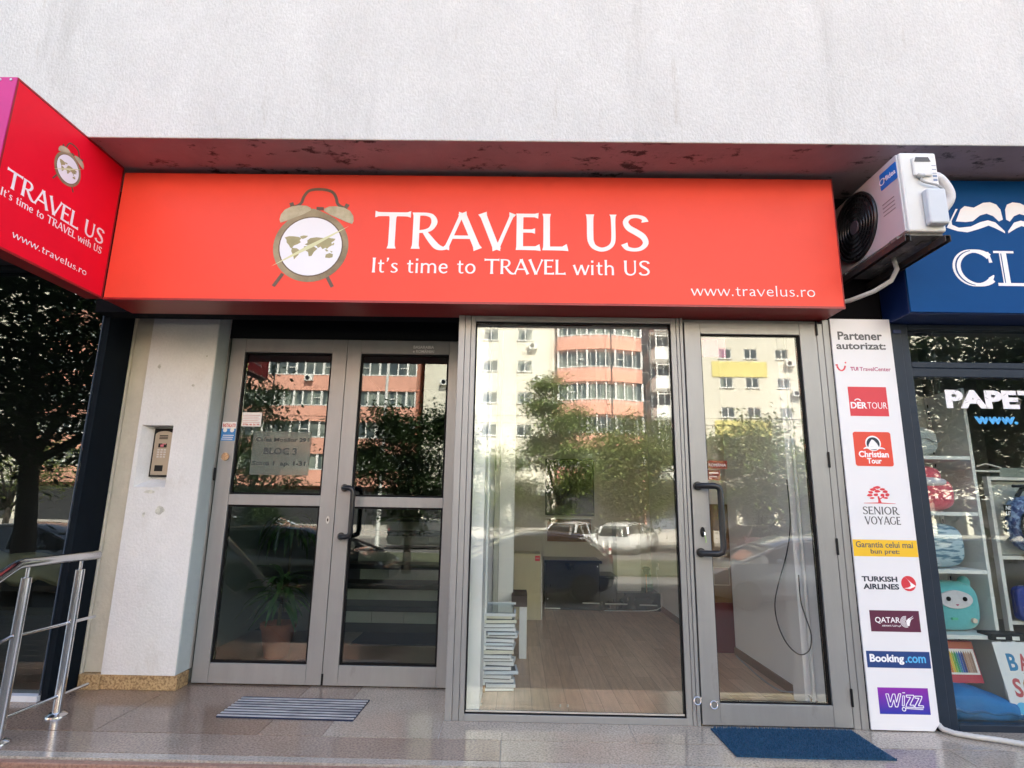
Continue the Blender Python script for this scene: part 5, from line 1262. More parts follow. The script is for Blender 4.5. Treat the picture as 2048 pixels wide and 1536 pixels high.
mb = MB(); mb.box(-0.19, 1.75, 0.072, 3.62, -0.05, 0.02)
tag(mb.build('office_floor', M_lam), kind='structure')
mb = MB()
mb.box(1.70, 1.86, 0.08, 1.42, 0.0, 2.9); mb.box(1.573, 1.86, 1.66, 3.62, 0.0, 2.9)
mb.build('office_right_wall', M_int, bld)
mb = MB(); mb.box(-0.19, 1.86, 3.62, 3.72, 0.0, 2.9); mb.build('office_back_wall', M_intb, bld)
mb = MB(); mb.box(-0.3, 1.86, 0.072, 3.72, 2.60, 2.70); mb.build('office_ceiling', M_int, bld)
mb = MB()
mb.box(1.688, 1.6995, 0.09, 1.42, 0.02, 0.075); mb.box(1.561, 1.5725, 1.66, 3.4, 0.02, 0.075)
mb.build('office_skirting', mat('skirting_brown', (0.24, 0.15, 0.10), 0.5, var=0.15), bld)
mb = MB(); mb.box(-0.19, -0.178, 0.43, 1.25, 0.02, 2.6); mb.box(-0.19, -0.02, 1.30, 1.42, 0.02, 2.6); mb.box(-0.19, -0.17, 1.42, 3.62, 0.02, 2.6)
mb.build('office_left_wall', M_int, bld)
mb = MB(); mb.box(-0.30, -0.191, 0.40, 0.43, 0.055, 2.6); mb.box(-0.30, -0.20, 0.072, 0.40, 0.0, 0.02)
mb.build('window_return', M_int, bld)
mb = MB(); mb.box(-0.26, -0.175, 0.404, 0.428, 0.02, 0.054); mb.build('return_skirting', mat('skirting_oak', (0.45, 0.30, 0.16), 0.5, var=0.15), bld)
mb = MB(); mb.box(-0.17, -0.135, 1.15, 1.295, 0.02, 2.5); mb.build('pipe_duct', mat('duct_grey', (0.45, 0.45, 0.40), 0.6, var=0.1), bld)

# stack of thin white frames
st_names = ['topmost', 'second', 'third', 'fourth', 'fifth', 'sixth', 'seventh', 'eighth', 'ninth', 'tenth', 'eleventh', 'twelfth', 'thirteenth', 'fourteenth', 'fifteenth', 'sixteenth', 'seventeenth', 'eighteenth', 'nineteenth', 'twentieth']
M_book = [mat('frame_white', (0.74, 0.76, 0.79), 0.45, var=0.03), mat('frame_ivory', (0.70, 0.69, 0.58), 0.5, var=0.05), mat('frame_bluish', (0.62, 0.68, 0.75), 0.45, var=0.03)]
M_core = mat('frame_core', (0.10, 0.11, 0.12), 0.7, var=0.2)
rs = random.Random(9)
N = 19; z = 0.0203
zs = []
for k in range(N):
    h = rs.choice((0.020, 0.022, 0.024, 0.018)); zs.append((z, h)); z += h + 0.0016
for k, (z0, h) in enumerate(zs):
    idx = N - k        # 0 is the tray on top
    dx, dy, a = rs.uniform(-0.016, 0.016), rs.uniform(-0.016, 0.014), R(rs.uniform(-6, 6))
    mi = 1 if k in (9, 17, 18) else (2 if k in (4, 11, 14) else 0)
    lab = '%s white display frame from the top of the stack behind the window' % st_names[idx] if mi != 1 else '%s frame from the top of the stack behind the window, ivory' % st_names[idx]
    t = thing('flat_display_box', lab, 'display frame', (-0.095 + dx, 0.50 + dy, z0), 'white display frames stacked behind the window')
    WLOC[t.name] = Vector((-0.095 + dx, 0.50 + dy, z0))
    L_ = rs.uniform(0.088, 0.104); zt_ = z0 + h; z0 += 0.004; h -= 0.004
    mb = MB(); x, y = -0.095 + dx, 0.50 + dy
    mb.box(x - L_, x + L_, y - 0.075, y - 0.060, z0, z0 + h); mb.box(x - L_, x + L_, y + 0.060, y + 0.075, z0, z0 + h)
    mb.box(x - L_, x - L_ + 0.012, y - 0.0598, y + 0.0598, z0, z0 + h); mb.box(x + L_ - 0.012, x + L_, y - 0.0598, y + 0.0598, z0, z0 + h)
    mb.build('frame_rim', M_book[mi], t, bevel=0.0015)
    mb = MB(); mb.box(x - L_ + 0.0122, x + L_ - 0.0122, y - 0.0596, y + 0.0596, z0 + 0.003, z0 + h - 0.003); mb.box(x - L_ + 0.008, x + L_ - 0.008, y - 0.068, y + 0.068, z0 - 0.004 - 0.0014, z0 - 0.0002); mb.build('frame_panel', M_core, t)  # dark inset slab paints the shaded gap between stacked frames
    t.rotation_euler = (0, 0, a)
topz = z
t = thing('clear_tray', 'clear plastic tray with white rims lying on top of the stacked frames', 'tray', (-0.095, 0.50, topz))
mb = MB(); x, y = -0.098, 0.50
mb.box(x - 0.10, x + 0.10, y - 0.085, y - 0.070, topz + 0.0005, topz + 0.016); mb.box(x - 0.10, x + 0.10, y + 0.10, y + 0.115, topz + 0.040, topz + 0.052)
mb.box(x - 0.10, x - 0.09, y - 0.0698, y + 0.0998, topz + 0.0005, topz + 0.014); mb.box(x + 0.09, x + 0.10, y - 0.0698, y + 0.0998, topz + 0.0005, topz + 0.014)
mb.build('tray_rim', M_book[0], t)
mb = MB(); mb.hexa([(x - 0.089, y - 0.069, topz + 0.012), (x + 0.089, y - 0.069, topz + 0.012), (x + 0.089, y + 0.099, topz + 0.044), (x - 0.089, y + 0.099, topz + 0.044),
                    (x - 0.089, y - 0.069, topz + 0.015), (x + 0.089, y - 0.069, topz + 0.015), (x + 0.089, y + 0.099, topz + 0.047), (x - 0.089, y + 0.099, topz + 0.047)])
mb.build('tray_cover', glass('clear_plastic', 0.08, (0.85, 0.90, 0.93)), t)
# box files behind the stack
t = thing('box_file', 'tall white box file with a dark top behind the stacked frames', 'box file', (0.055, 1.2, 0.02))
mb = MB(); mb.box(0.030, 0.085, 1.17, 1.45, 0.0203, 0.38); mb.build('file_body', M_book[0], t, bevel=0.003)
mb = MB(); mb.box(-0.03, 0.086, 1.16, 1.46, 0.3805, 0.46); mb.build('file_lid', mat('file_brown', (0.10, 0.07, 0.065), 0.6, var=0.2), t, bevel=0.003)
# beige panel
t = thing('beige_cabinet', 'narrow beige cabinet with a small red sticker in the office', 'cabinet', (0.1, 2.7, 0.02))
mb = MB(); mb.box(-0.02, 0.243, 2.59, 2.608, 0.0203, 0.642); cb = mb.build('cabinet_door', mat('pale_beech', (0.62, 0.58, 0.40), 0.5, var=0.08, scale=5, stretch=(3, 1, 0.3)), t)
mb = MB(); mb.box(-0.02, 0.243, 2.6085, 2.95, 0.0203, 0.635); mb.build('cabinet_body', mat('pale_beech', '#fff'), t)
mb = MB(); mb.box(0.188, 0.236, 2.5885, 2.5895, 0.572, 0.622); sk = mb.build('red_sticker', M_redprint, t)
mb = MB(); mb.box(0.194, 0.230, 2.5875, 2.5883, 0.592, 0.604); mb.build('sticker_band', mat('pink_ink', '#fff'), sk)
mb = MB(); mb.box(0.247, 0.262, 2.60, 2.62, 0.0203, 0.30); mb.box(0.247, 0.258, 2.60, 2.62, 0.31, 0.60); mb.build('hinge_strip', M_alu2, t)
# stepped black counter
M_cnt = mat('black_counter', (0.010, 0.014, 0.015), 0.22, var=0.3, scale=3)
t = thing('black_counter', 'low stepped black glossy counter at the back of the office', 'counter', (0.9, 3.3, 0.02))
mb = MB(); mb.box(0.32, 0.905, 3.17, 3.60, 0.0203, 0.50); mb.box(0.906, 1.085, 3.175, 3.60, 0.0203, 0.35); mb.box(1.086, 1.555, 3.17, 3.60, 0.0203, 0.205); mb.build('counter_block', M_cnt, t, bevel=0.004)
mb = MB(); mb.box(0.31, 0.932, 3.15, 3.60, 0.5005, 0.53); mb.box(0.906, 1.10, 3.155, 3.60, 0.3505, 0.372); mb.build('counter_top', M_cnt, t, bevel=0.004)
mb = MB()
for a, b, zz in ((0.72, 0.90, 0.088), (0.96, 1.20, 0.084), (1.33, 1.52, 0.078), (0.31, 0.48, 0.028)): mb.box(a, b, 3.164, 3.1695, zz, zz + 0.011)
mb.build('metal_strip', M_alu2, t)
mb = MB(); mb.lathe([(0.006, 0), (0.006, 0.004)], (0.885, 3.162, 0.470), 10, 'y'); mb.lathe([(0.006, 0), (0.006, 0.004)], (0.345, 3.164, 0.13), 10, 'y'); mb.build('screw_cap', M_whp, t)
# white cabinet on the plinth
t = thing('white_cabinet', 'tall white cabinet standing on the low end of the black counter', 'cabinet', (1.25, 3.4, 0.21))
M_wc = mat('cabinet_white', (0.66, 0.66, 0.62), 0.5, var=0.04)
mb = MB(); mb.box(1.118, 1.378, 3.30, 3.58, 0.2055, 0.94); mb.build('cabinet_body', M_wc, t, bevel=0.004)
mb = MB(); mb.box(1.118, 1.378, 3.286, 3.2995, 0.224, 0.652); mb.build('cabinet_door', M_wc, t, bevel=0.003)
mb = MB(); mb.box(1.118, 1.378, 3.288, 3.2995, 0.660, 0.682); mb.box(1.13, 1.25, 3.285, 3.2875, 0.664, 0.668); mb.build('drawer_front', M_wc, t)
# brush leaning
t = thing('dustpan_brush', 'long black handled brush and green bottle beside the white cabinet', 'brush', (1.43, 3.26, 0.21))
mb = MB(); mb.tube([(1.425, 3.24, 0.207), (1.425, 3.245, 0.40)], 0.008, 8); mb.build('stick', mat('wood_stick', (0.45, 0.28, 0.12), 0.6, var=0.15), t, smooth=True)
mb = MB(); mb.lathe([(0.012, 0.38), (0.034, 0.40), (0.036, 0.43), (0.050, 0.448), (0.046, 0.462), (0.02, 0.472)], (1.43, 3.25, 0), 14, 'z', sx=1.0, sy=0.6); mb.build('brush_head', M_handle, t, smooth=True)
t = thing('glass_bottle', 'clear green glass bottle in the back corner of the office', 'bottle', (1.46, 3.36, 0.21))
mb = MB(); mb.lathe([(0.0, 0.2056), (0.045, 0.207), (0.047, 0.22), (0.045, 0.30), (0.030, 0.36), (0.014, 0.40), (0.014, 0.43), (0.0, 0.431)], (1.475, 3.34, 0), 18, 'z'); mb.build('bottle_body', glass('bottle_glass', 0.06, (0.55, 0.75, 0.62)), t, smooth=True)
mb = MB(); mb.lathe([(0.016, 0.4315), (0.016, 0.45), (0.012, 0.452)], (1.475, 3.34, 0), 14, 'z'); mb.build('cap', M_shelf, t)
t = thing('wall_socket', 'white socket with a trailing cord low on the office right wall', 'socket', (1.57, 3.30, 0.47))
mb = MB(); mb.box(1.5605, 1.5725, 3.27, 3.33, 0.435, 0.505); mb.build('socket_plate', M_whp, t, bevel=0.003)
mb = MB(); mb.tube([(1.558, 3.30, 0.46), (1.548, 3.29, 0.42), (1.552, 3.27, 0.36), (1.556, 3.24, 0.32), (1.54, 3.20, 0.26), (1.53, 3.17, 0.214)], 0.005, 6); mb.tube([(1.56, 3.15, 0.21), (1.562, 3.145, 0.12), (1.553, 3.13, 0.07), (1.50, 3.12, 0.045), (1.40, 3.125, 0.032), (1.20, 3.14, 0.026), (0.95, 3.145, 0.024)], 0.005, 6); mb.build('cord', M_shelf, t, smooth=True)
# dark screen on the back wall with a shelf and wood panel under it
t = thing('dark_wall_screen', 'large dark screen hanging on the office back wall', 'screen', (0.62, 3.6, 1.0))
mb = MB(); mb.box(0.335, 0.912, 3.56, 3.6195, 1.00, 1.66); mb.build('screen_housing', M_black, t, bevel=0.006)
mb = MB(); mb.box(0.35, 0.897, 3.556, 3.5595, 1.015, 1.645); mb.build('screen_glass', mat('screen_black', (0.006, 0.007, 0.009), 0.1), t)
t = thing('wall_shelf', 'thin white shelf over a brown wood panel on the office back wall', 'shelf', (0.62, 3.6, 0.8))
mb = MB(); mb.box(0.34, 0.885, 3.50, 3.6195, 0.958, 0.975); mb.build('shelf_board', M_shelf, t)
mb = MB(); mb.box(0.36, 0.875, 3.60, 3.6195, 0.70, 0.9575); mb.build('back_board', mat('brown_board', (0.20, 0.09, 0.03), 0.5, var=0.2, scale=6), t)
# red cabinet in the wall recess and cables at the right wall
t = thing('red_cabinet', 'dark red cabinet with a wooden upper case in the recess of the right wall', 'cabinet', (1.64, 1.5, 0.02))
mb = MB(); mb.box(1.560, 1.735, 1.455, 1.655, 0.0203, 0.39); mb.build('cabinet_body', mat('dark_red_lacquer', (0.11, 0.018, 0.022), 0.3, var=0.2), t, bevel=0.004)
mb = MB(); mb.box(1.562, 1.735, 1.46, 1.655, 0.3905, 1.15); mb.build('upper_case', mat('brown_wood', (0.20, 0.12, 0.05), 0.5, var=0.2, scale=5, stretch=(1, 1, 0.2)), t)
mb = MB(); frame(mb, 1.568, 1.70, 0.52, 0.66, 1.453, 1.4595, 0.006, 0.006, 0.006, 0.006); mb.build('case_trim', mat('pale_trim', (0.5, 0.42, 0.28), 0.5), t)
t = thing('hanging_cable', 'thin black cable looping down the right wall behind the shop door', 'cable', (1.69, 0.3, 0.3))
mb = MB(); cpts = [(1.648, 0.24, 1.30), (1.648, 0.24, 1.05), (1.648, 0.32, 0.86), (1.648, 0.47, 0.66), (1.648, 0.54, 0.53), (1.648, 0.52, 0.42), (1.648, 0.42, 0.33), (1.648, 0.27, 0.30), (1.648, 0.14, 0.35), (1.648, 0.10, 0.44), (1.648, 0.15, 0.53), (1.648, 0.19, 0.61), (1.648, 0.19, 0.75)]
mb.tube([tuple(p) for p in _smooth(cpts, 4)], 0.0035, 6); mb.build('cable_run', M_handle, t, smooth='all')
t = thing('floor_cable', 'grey cable lying along the foot of the right wall behind the shop door', 'cable', (1.66, 0.9, 0.02))
mb = MB(); mb.tube(_smooth([(1.676, 1.35, 0.026), (1.655, 1.1, 0.025), (1.63, 0.8, 0.025), (1.64, 0.55, 0.025), (1.672, 0.40, 0.06), (1.678, 0.30, 0.085), (1.68, 0.2, 0.08)], 4), 0.005, 6); mb.build('cable_run', mat('cable_grey', '#fff'), t, smooth='all')
t = thing('wall_conduit', 'white vertical conduit on the right wall behind the shop door', 'conduit', (1.69, 0.2, 0.02))
mb = MB(); mb.tube([(1.68, 0.19, 0.021), (1.68, 0.19, 2.5)], 0.009, 8); mb.tube([(1.684, 0.215, 0.021), (1.684, 0.215, 1.6)], 0.006, 8); mb.build('pipe', M_shelf, t, smooth=True)
mb = MB(); mb.box(1.66, 1.6995, 0.255, 0.40, 0.0205, 2.58); mb.build('cover_panel', M_int, t)

# ------------------------------------------------------------------ lobby behind the double door
mb = MB(); mb.box(-2.30, -0.37, 0.60, 2.02, -0.06, 0.0)
tag(mb.build('lobby_floor', mat('lobby_tiles', (0.20, 0.125, 0.085), 0.35, var=0.25, scale=4)), kind='structure')
M_lob = mat('lobby_wall', (0.30, 0.34, 0.34), 0.8, var=0.08, scale=2)
mb = MB(); mb.box(-2.36, -2.30, 0.57, 6, 0, 3.0); mb.box(-2.36, -0.37, 6.0, 6.1, 0.0, 3.0); mb.box(-2.36, -0.37, 0.75, 6, 2.95, 3.05); mb.box(-2.30, -2.05, 0.562, 0.62, 0, 3.0)
mb.box(-0.40, -0.3668, 0.60, 6, 0, 2.949)
mb.build('lobby_wall', M_lob, bld)
stp = thing('lobby_stairs', 'short tiled staircase with dark nosings seen through the right leaf of the double door', 'staircase', (-0.9, 2.0, 0))
M_rise = mat('riser_tile', (0.62, 0.62, 0.55), 0.5, var=0.08, scale=3); M_nos = mat('dark_nosing', (0.025, 0.03, 0.03), 0.4, var=0.2)
rt = random.Random(4)
for k in range(6):
    y0 = 2.02 + 0.30 * k; zb = 0.080 + 0.144 * k
    mb = MB(); x = -1.55 - 0.11 * (k % 2)
    while x < -0.42:
        x2 = min(x + 0.285, -0.42); mb.box(x, x2 - 0.004, y0, y0 + 0.02, zb, zb + 0.097); x = x2
    mb.build('riser', M_rise, stp)
    mb = MB(); mb.box(-1.70, -0.41, y0 - 0.025, y0 + 0.30, zb + 0.0975, zb + 0.1435); mb.build('tread', M_nos, stp)
mb = MB(); mb.box(-1.70, -0.41, 2.041, 2.9, 0.0, 0.0795); mb.box(-1.70, -0.41, 2.02, 2.04, 0.0, 0.0795); mb.build('stair_base', M_nos, stp)
t = thing('lobby_mat', 'dark blue mat on the lobby floor at the foot of the stairs', 'doormat', (-0.9, 1.8, 0))
mb = MB(); mb.box(-1.32, -0.5, 1.58, 1.99, 0.0005, 0.010); mb.build('mat_pile', mat('dark_blue_pile', (0.010, 0.022, 0.05), 0.95, var=0.3, scale=40), t)
mb = MB(); mb.box(-1.33, -0.49, 1.57, 1.5795, 0.0005, 0.006); mb.build('mat_edge', M_gasket, t)
# potted dracaena
pt = thing('potted_plant', 'leafy green plant in a terracotta pot behind the left leaf of the double door', 'potted plant', (-1.76, 1.16, 0))
mb = MB(); mb.lathe([(0.0, 0.0005), (0.082, 0.0005), (0.105, 0.13), (0.118, 0.20), (0.128, 0.202), (0.128, 0.235), (0.112, 0.236), (0.108, 0.20), (0.0, 0.198)], (-1.755, 1.18, 0), 28, 'z'); mb.build('pot', mat('terracotta', (0.40, 0.13, 0.075), 0.75, var=0.12, scale=6), pt, smooth=True)
mb = MB(); mb.tube([(-1.755, 1.18, 0.19), (-1.75, 1.18, 0.36), (-1.755, 1.175, 0.50)], [0.016, 0.013, 0.009], 8); mb.build('stem', mat('plant_stem', (0.14, 0.11, 0.05), 0.8, var=0.2), pt, smooth=True)
M_pl = mat('plant_green', (0.045, 0.13, 0.035), 0.4, scale=7, col2=(0.11, 0.23, 0.05), thr=(0.4, 0.65))
mb = MB(); rp = random.Random(8)
for k in range(64):
    az = rp.uniform(0, 2 * math.pi); el = rp.uniform(0.15, 1.45); L_ = rp.uniform(0.19, 0.31); z0 = rp.uniform(0.34, 0.54); wd = rp.uniform(0.014, 0.022)
    pts = []
    for q in range(7):
        t_ = q / 6; rr = L_ * t_ * math.cos(el * (1 - 0.4 * t_)); zz = z0 + L_ * t_ * math.sin(el) - (0.34 + 0.22 * (1.4 - el)) * L_ * t_ * t_ * 1.5
        pts.append((-1.755 + rr * math.cos(az), 1.18 + rr * math.sin(az), zz, wd * math.sin(math.pi * (0.12 + 0.88 * t_) * 0.97) + 0.001))
    sxv, syv = -math.sin(az), math.cos(az)
    vs = []
    for (x, y, z_, w_) in pts: vs += [(x - sxv * w_, y - syv * w_, z_ + 0.004), (x, y, z_ - 0.003), (x + sxv * w_, y + syv * w_, z_ + 0.004)]
    fs = []
    for q in range(6): a = 3 * q; fs += [(a, a + 1, a + 4, a + 3), (a + 1, a + 2, a + 5, a + 4)]
    mb.add(vs, fs)
mb.build('leaves', M_pl, pt, smooth='all')
# second plant higher at the back
p2 = thing('tall_lobby_plant', 'dim tall drooping plant further back in the dark lobby', 'potted plant', (-1.92, 2.0, 0))
mb = MB(); mb.lathe([(0.0, 0.0005), (0.09, 0.0005), (0.12, 0.2), (0.11, 0.205), (0.0, 0.19)], (-1.98, 1.85, 0), 20, 'z'); mb.build('pot', mat('dark_pot', (0.06, 0.05, 0.05), 0.6), p2, smooth=True)
mb = MB(); mb.tube([(-1.98, 1.85, 0.18), (-1.97, 1.85, 0.6), (-1.97, 1.84, 0.95)], 0.012, 8); mb.build('stem', mat('plant_stem', '#fff'), p2, smooth=True)
mb = MB()
for k in range(34):
    az = rp.uniform(0, 2 * math.pi); L_ = rp.uniform(0.25, 0.42); z0 = rp.uniform(0.80, 1.0); wd = rp.uniform(0.016, 0.026)
    vs = []
    for q in range(6):
        t_ = q / 5; rr = L_ * 0.75 * math.sin(t_ * 1.5); zz = z0 + 0.12 * t_ - 0.62 * L_ * t_ * t_ * 1.6; w_ = wd * math.sin(math.pi * (0.1 + 0.88 * t_)) + 0.001
        x, y = -1.97 + rr * math.cos(az), 1.84 + rr * math.sin(az); sxv, syv = -math.sin(az), math.cos(az)
        vs += [(x - sxv * w_, y - syv * w_, zz), (x + sxv * w_, y + syv * w_, zz)]
    mb.add(vs, [(2 * q, 2 * q + 1, 2 * q + 3, 2 * q + 2) for q in range(5)])
mb.build('leaves', M_pl, p2, smooth='all')
# ------------------------------------------------------------------ the other side of the boulevard (seen mirrored in the glass)
M_fcream = mat('cream_render', (0.73, 0.69, 0.57), 0.9, var=0.10, scale=0.5)
stain(M_fcream, 0.5, 0.55, 0.75, (0.50, 0.45, 0.34), (1, 1, 0.3), 0.5)
M_fpink = mat('salmon_render', (0.74, 0.37, 0.27), 0.9, var=0.12, scale=0.6)
M_fgrey = mat('shaded_grey_render', (0.14, 0.16, 0.19), 0.9, var=0.2, scale=0.8)  # shadow of the recessed side painted into a dark blue-grey
M_fyel = mat('yellow_render', (0.76, 0.66, 0.24), 0.9, var=0.06, scale=1)
M_fwhite = mat('white_trim', (0.78, 0.77, 0.73), 0.7, var=0.05, scale=2)
M_pane = mat('window_pane', (0.05, 0.065, 0.07), 0.08, scale=0.35, col2=(0.20, 0.22, 0.19), thr=(0.45, 0.6), detail=1)
M_pane2 = mat('curtained_pane', (0.22, 0.25, 0.21), 0.12, scale=0.9, col2=(0.07, 0.09, 0.09), thr=(0.45, 0.58), detail=1, stretch=(2, 1, 0.4))
M_shopdk = mat('shop_dark', (0.03, 0.03, 0.032), 0.4, var=0.3)
FY = -50.0
G0 = STREET - 0.06
WIN = {}
def window(parent, x, z, w_, h, y=FY, split=0.5, pane=None):
    """white-framed window with sill, its pane a sub-part"""
    key = (w_, h, split, pane.name if pane else '')
    if key in WIN:
        f0, p0, (x0, z0, y0) = WIN[key]
        f = f0.copy(); COL.objects.link(f); f.parent = parent
        base = Vector(WLOC[parent.name])
        f.location = (x - base.x, y - base.y, z - base.z)
        p = p0.copy(); COL.objects.link(p); p.parent = f
        return f
    me = MB(); frame(me, 0, w_, 0, h, -0.10, -0.04, 0.07, 0.07, 0.07, 0.07)
    me.box(w_ * split - 0.045, w_ * split + 0.045, -0.10, -0.04, 0.07, h - 0.07)
    me.box(-0.08, w_ + 0.08, 0.0, 0.10, -0.06, 0.0)
    f = me.build('window', M_fwhite); f.parent = parent
    base = Vector(WLOC[parent.name]); f.location = (x - base.x, y - base.y, z - base.z)
    me = MB(); me.box(0.07, w_ * split - 0.045, -0.09, -0.06, 0.07, h - 0.07); me.box(w_ * split + 0.045, w_ - 0.07, -0.09, -0.06, 0.07, h - 0.07)
    p = me.build('pane', pane or M_pane); p.parent = f
    WIN[key] = (f, p, (x, z, y))
    return f
def facade(mb, x0, x1, z0, z1, cols, rows, w_, h, y0=FY - 0.3, y1=FY):
    """wall with real openings: cols = left edges, rows = sill heights"""
    zc = z0
    for r_ in rows:
        mb.box(x0, x1, y0, y1, zc, r_)
        xc = x0
        for c_ in cols: mb.box(xc, c_, y0, y1, r_, r_ + h); xc = c_ + w_
        mb.box(xc, x1, y0, y1, r_, r_ + h); zc = r_ + h
    mb.box(x0, x1, y0, y1, zc, z1)
def small_ac(x, z, y, label):
    t = thing('wall_ac_unit', label, 'air conditioner', (x, y, z), 'air conditioners on the facades across the street')
    mb = MB(); mb.box(x, x + 0.8, y + 0.12, y + 0.42, z, z + 0.55); mb.build('casing', M_fwhite, t)
    mb = MB(); mb.prism(circ(x + 0.30, z + 0.28, 0.21, 16), lambda u, v, d: (u, y + 0.42 + d, v), 0.02, 0.0); mb.build('fan', M_black, t)
    mb = MB(); mb.box(x + 0.05, x + 0.10, y, y + 0.45, z - 0.05, z - 0.005); mb.box(x + 0.70, x + 0.75, y, y + 0.45, z - 0.05, z - 0.005); mb.build('bracket', M_black, t)
FL = 2.85
ROWS = [15.05 + 2.85 * k for k in range(-4, 3)]       # sill heights of the storeys
def block(name, label, x0, x1, cols, w_, h, wallmat, rows=ROWS, top=24.5):
    b = thing(name, label, 'building', ((x0 + x1) / 2, FY - 5, G0))
    mb = MB(); facade(mb, x0, x1, G0 + 3.4, top, cols, rows, w_, h)
    mb.box(x0, x1, FY - 10, FY - 0.301, top - 0.2, top); mb.box(x0, x1, FY - 10, FY - 9.8, G0, top - 0.2)
    mb.box(x0, x0 + 0.2, FY - 9.8, FY - 0.301, G0, top - 0.2); mb.box(x1 - 0.2, x1, FY - 9.8, FY - 0.301, G0, top - 0.2)
    mb.build('wall', wallmat, b)
    mb = MB(); mb.box(x0 + 0.21, x1 - 0.21, FY - 0.9, FY - 0.5, G0, top - 0.3); mb.build('room_backing', M_shopdk, b)
    # ground floor shopfront with piers and a canopy
    mb = MB(); n = max(2, int((x1 - x0) / 3.2))
    for k in range(n + 1):
        x = x0 + (x1 - x0 - 0.5) * k / n; mb.box(x, x + 0.5, FY - 0.3, FY + 0.02, G0, G0 + 3.39)
    mb.build('pier', wallmat, b)
    mb = MB(); mb.box(x0 + 0.1, x1 - 0.1, FY - 0.28, FY - 0.2, G0 + 0.1, G0 + 3.3); mb.build('shop_glass', M_shopdk, b)
    mb = MB(); mb.box(x0, x1, FY + 0.021, FY + 0.9, G0 + 3.15, G0 + 3.4); mb.build('canopy', M_fwhite, b)
    for r_ in rows:
        for i, c_ in enumerate(cols): window(b, c_, r_, w_, h, pane=(M_pane if (i * 7 + int(r_ * 3)) % 3 else M_pane2))
    return b

def banded(name, label, x0, x1, tops, ph, bow, nm):
    """salmon block: parapet bands and continuous glazed balconies, optionally bowed out"""
    b = thing(name, label, 'building', ((x0 + x1) / 2, FY - 5, G0))
    n = 16
    def yx(t): return FY + 0.6 + bow * math.sin(math.pi * t)
    def strip(mb, z0, z1, off=0.0, th=0.18, a=0.0, c=1.0, nn=n):
        for k in range(nn):
            t0 = a + (c - a) * k / nn; t1 = a + (c - a) * (k + 1) / nn
            xa, xb = x0 + (x1 - x0) * t0, x0 + (x1 - x0) * t1
            ya, yb = yx(t0) + off, yx(t1) + off
            mb.hexa([(xa, ya - th, z0), (xb, yb - th, z0), (xb, yb, z0), (xa, ya, z0), (xa, ya - th, z1), (xb, yb - th, z1), (xb, yb, z1), (xa, ya, z1)])
    for i, tz in enumerate(tops):
        mb = MB(); strip(mb, tz - ph, tz); mb.build('parapet', M_fpink, b)
        mb = MB(); strip(mb, tz + 0.001, tz + 0.09, 0.03, 0.24); mb.build('parapet_cap', M_fwhite, b)
        wt = (tops[i - 1] - ph) if i else tz + 1.7
        mb = MB()
        for k in range(nm + 1):
            t_ = k / nm; x = x0 + (x1 - x0 - 0.12) * t_; y = yx(t_); wd = 0.12 if k % 3 else 0.2
            mb.box(x, x + wd, y - 0.22, y - 0.07, tz + 0.091, wt - 0.001)
        for k in range(nm): 
            if (k * 5 + i) % 4 == 0:
                t_ = (k + 0.5) / nm; x = x0 + (x1 - x0) * t_; y = yx(t_); mb.box(x - 0.3, x + 0.3, y - 0.20, y - 0.12, tz + 0.75, tz + 0.82)
        wf = mb.build('balcony_glazing', M_fwhite, b)
        mb = MB(); strip(mb, tz + 0.092, wt - 0.002, -0.22, 0.04); mb.build('pane', M_pane2 if i % 2 else M_pane, wf)
        if i: 
            mb = MB(); mb.box(x0, x1, FY - 0.3, FY + 0.45, tz - ph - 0.0, tz - ph + 0.15); mb.build('floor_slab', M_fpink, b)
    mb = MB(); mb.box(x0, x1, FY - 10, FY - 0.6, G0, tops[0] + 2.5); mb.box(x0, x0 + 0.15, FY - 0.599, FY + 0.38, G0, tops[0] + 1.7); mb.box(x1 - 0.15, x1, FY - 0.599, FY + 0.38, G0, tops[0] + 1.7)
    mb.build('wall', M_fpink, b)
    mb = MB(); mb.box(x0 + 0.2, x1 - 0.2, FY - 0.28, FY + 0.3, G0, tops[-1] - ph - 0.4); mb.build('shop_glass', M_shopdk, b)
    mb = MB(); k = 0.62; x = x0 + (x1 - x0) * k; y = yx(k) + 0.06; mb.tube([(x, y, G0 + 3), (x, y, tops[0] + 2)], 0.06, 6); mb.build('drain_pipe', M_shopdk, b)
    return b
banded('salmon_block', 'long salmon apartment block with white glazed balconies, left of the cream blocks across the street', -46.0, -9.9, [19.0 - 3.03 * k for k in range(6)], 1.5, 0.25, 40)
block('cream_block', 'plain cream apartment block between the two salmon blocks across the street', -9.2, 3.6, [-7.0, -3.46, -0.15], 1.45, 1.10, M_fcream, rows=[16.6 + 3.1 * k for k in range(-4, 2)])
banded('bowed_salmon_block', 'narrow bowed salmon block with white balcony posts between the cream block and the recessed wing', 3.65, 11.7, [19.9 - 3.1 * k for k in range(6)], 1.35, 1.0, 9)
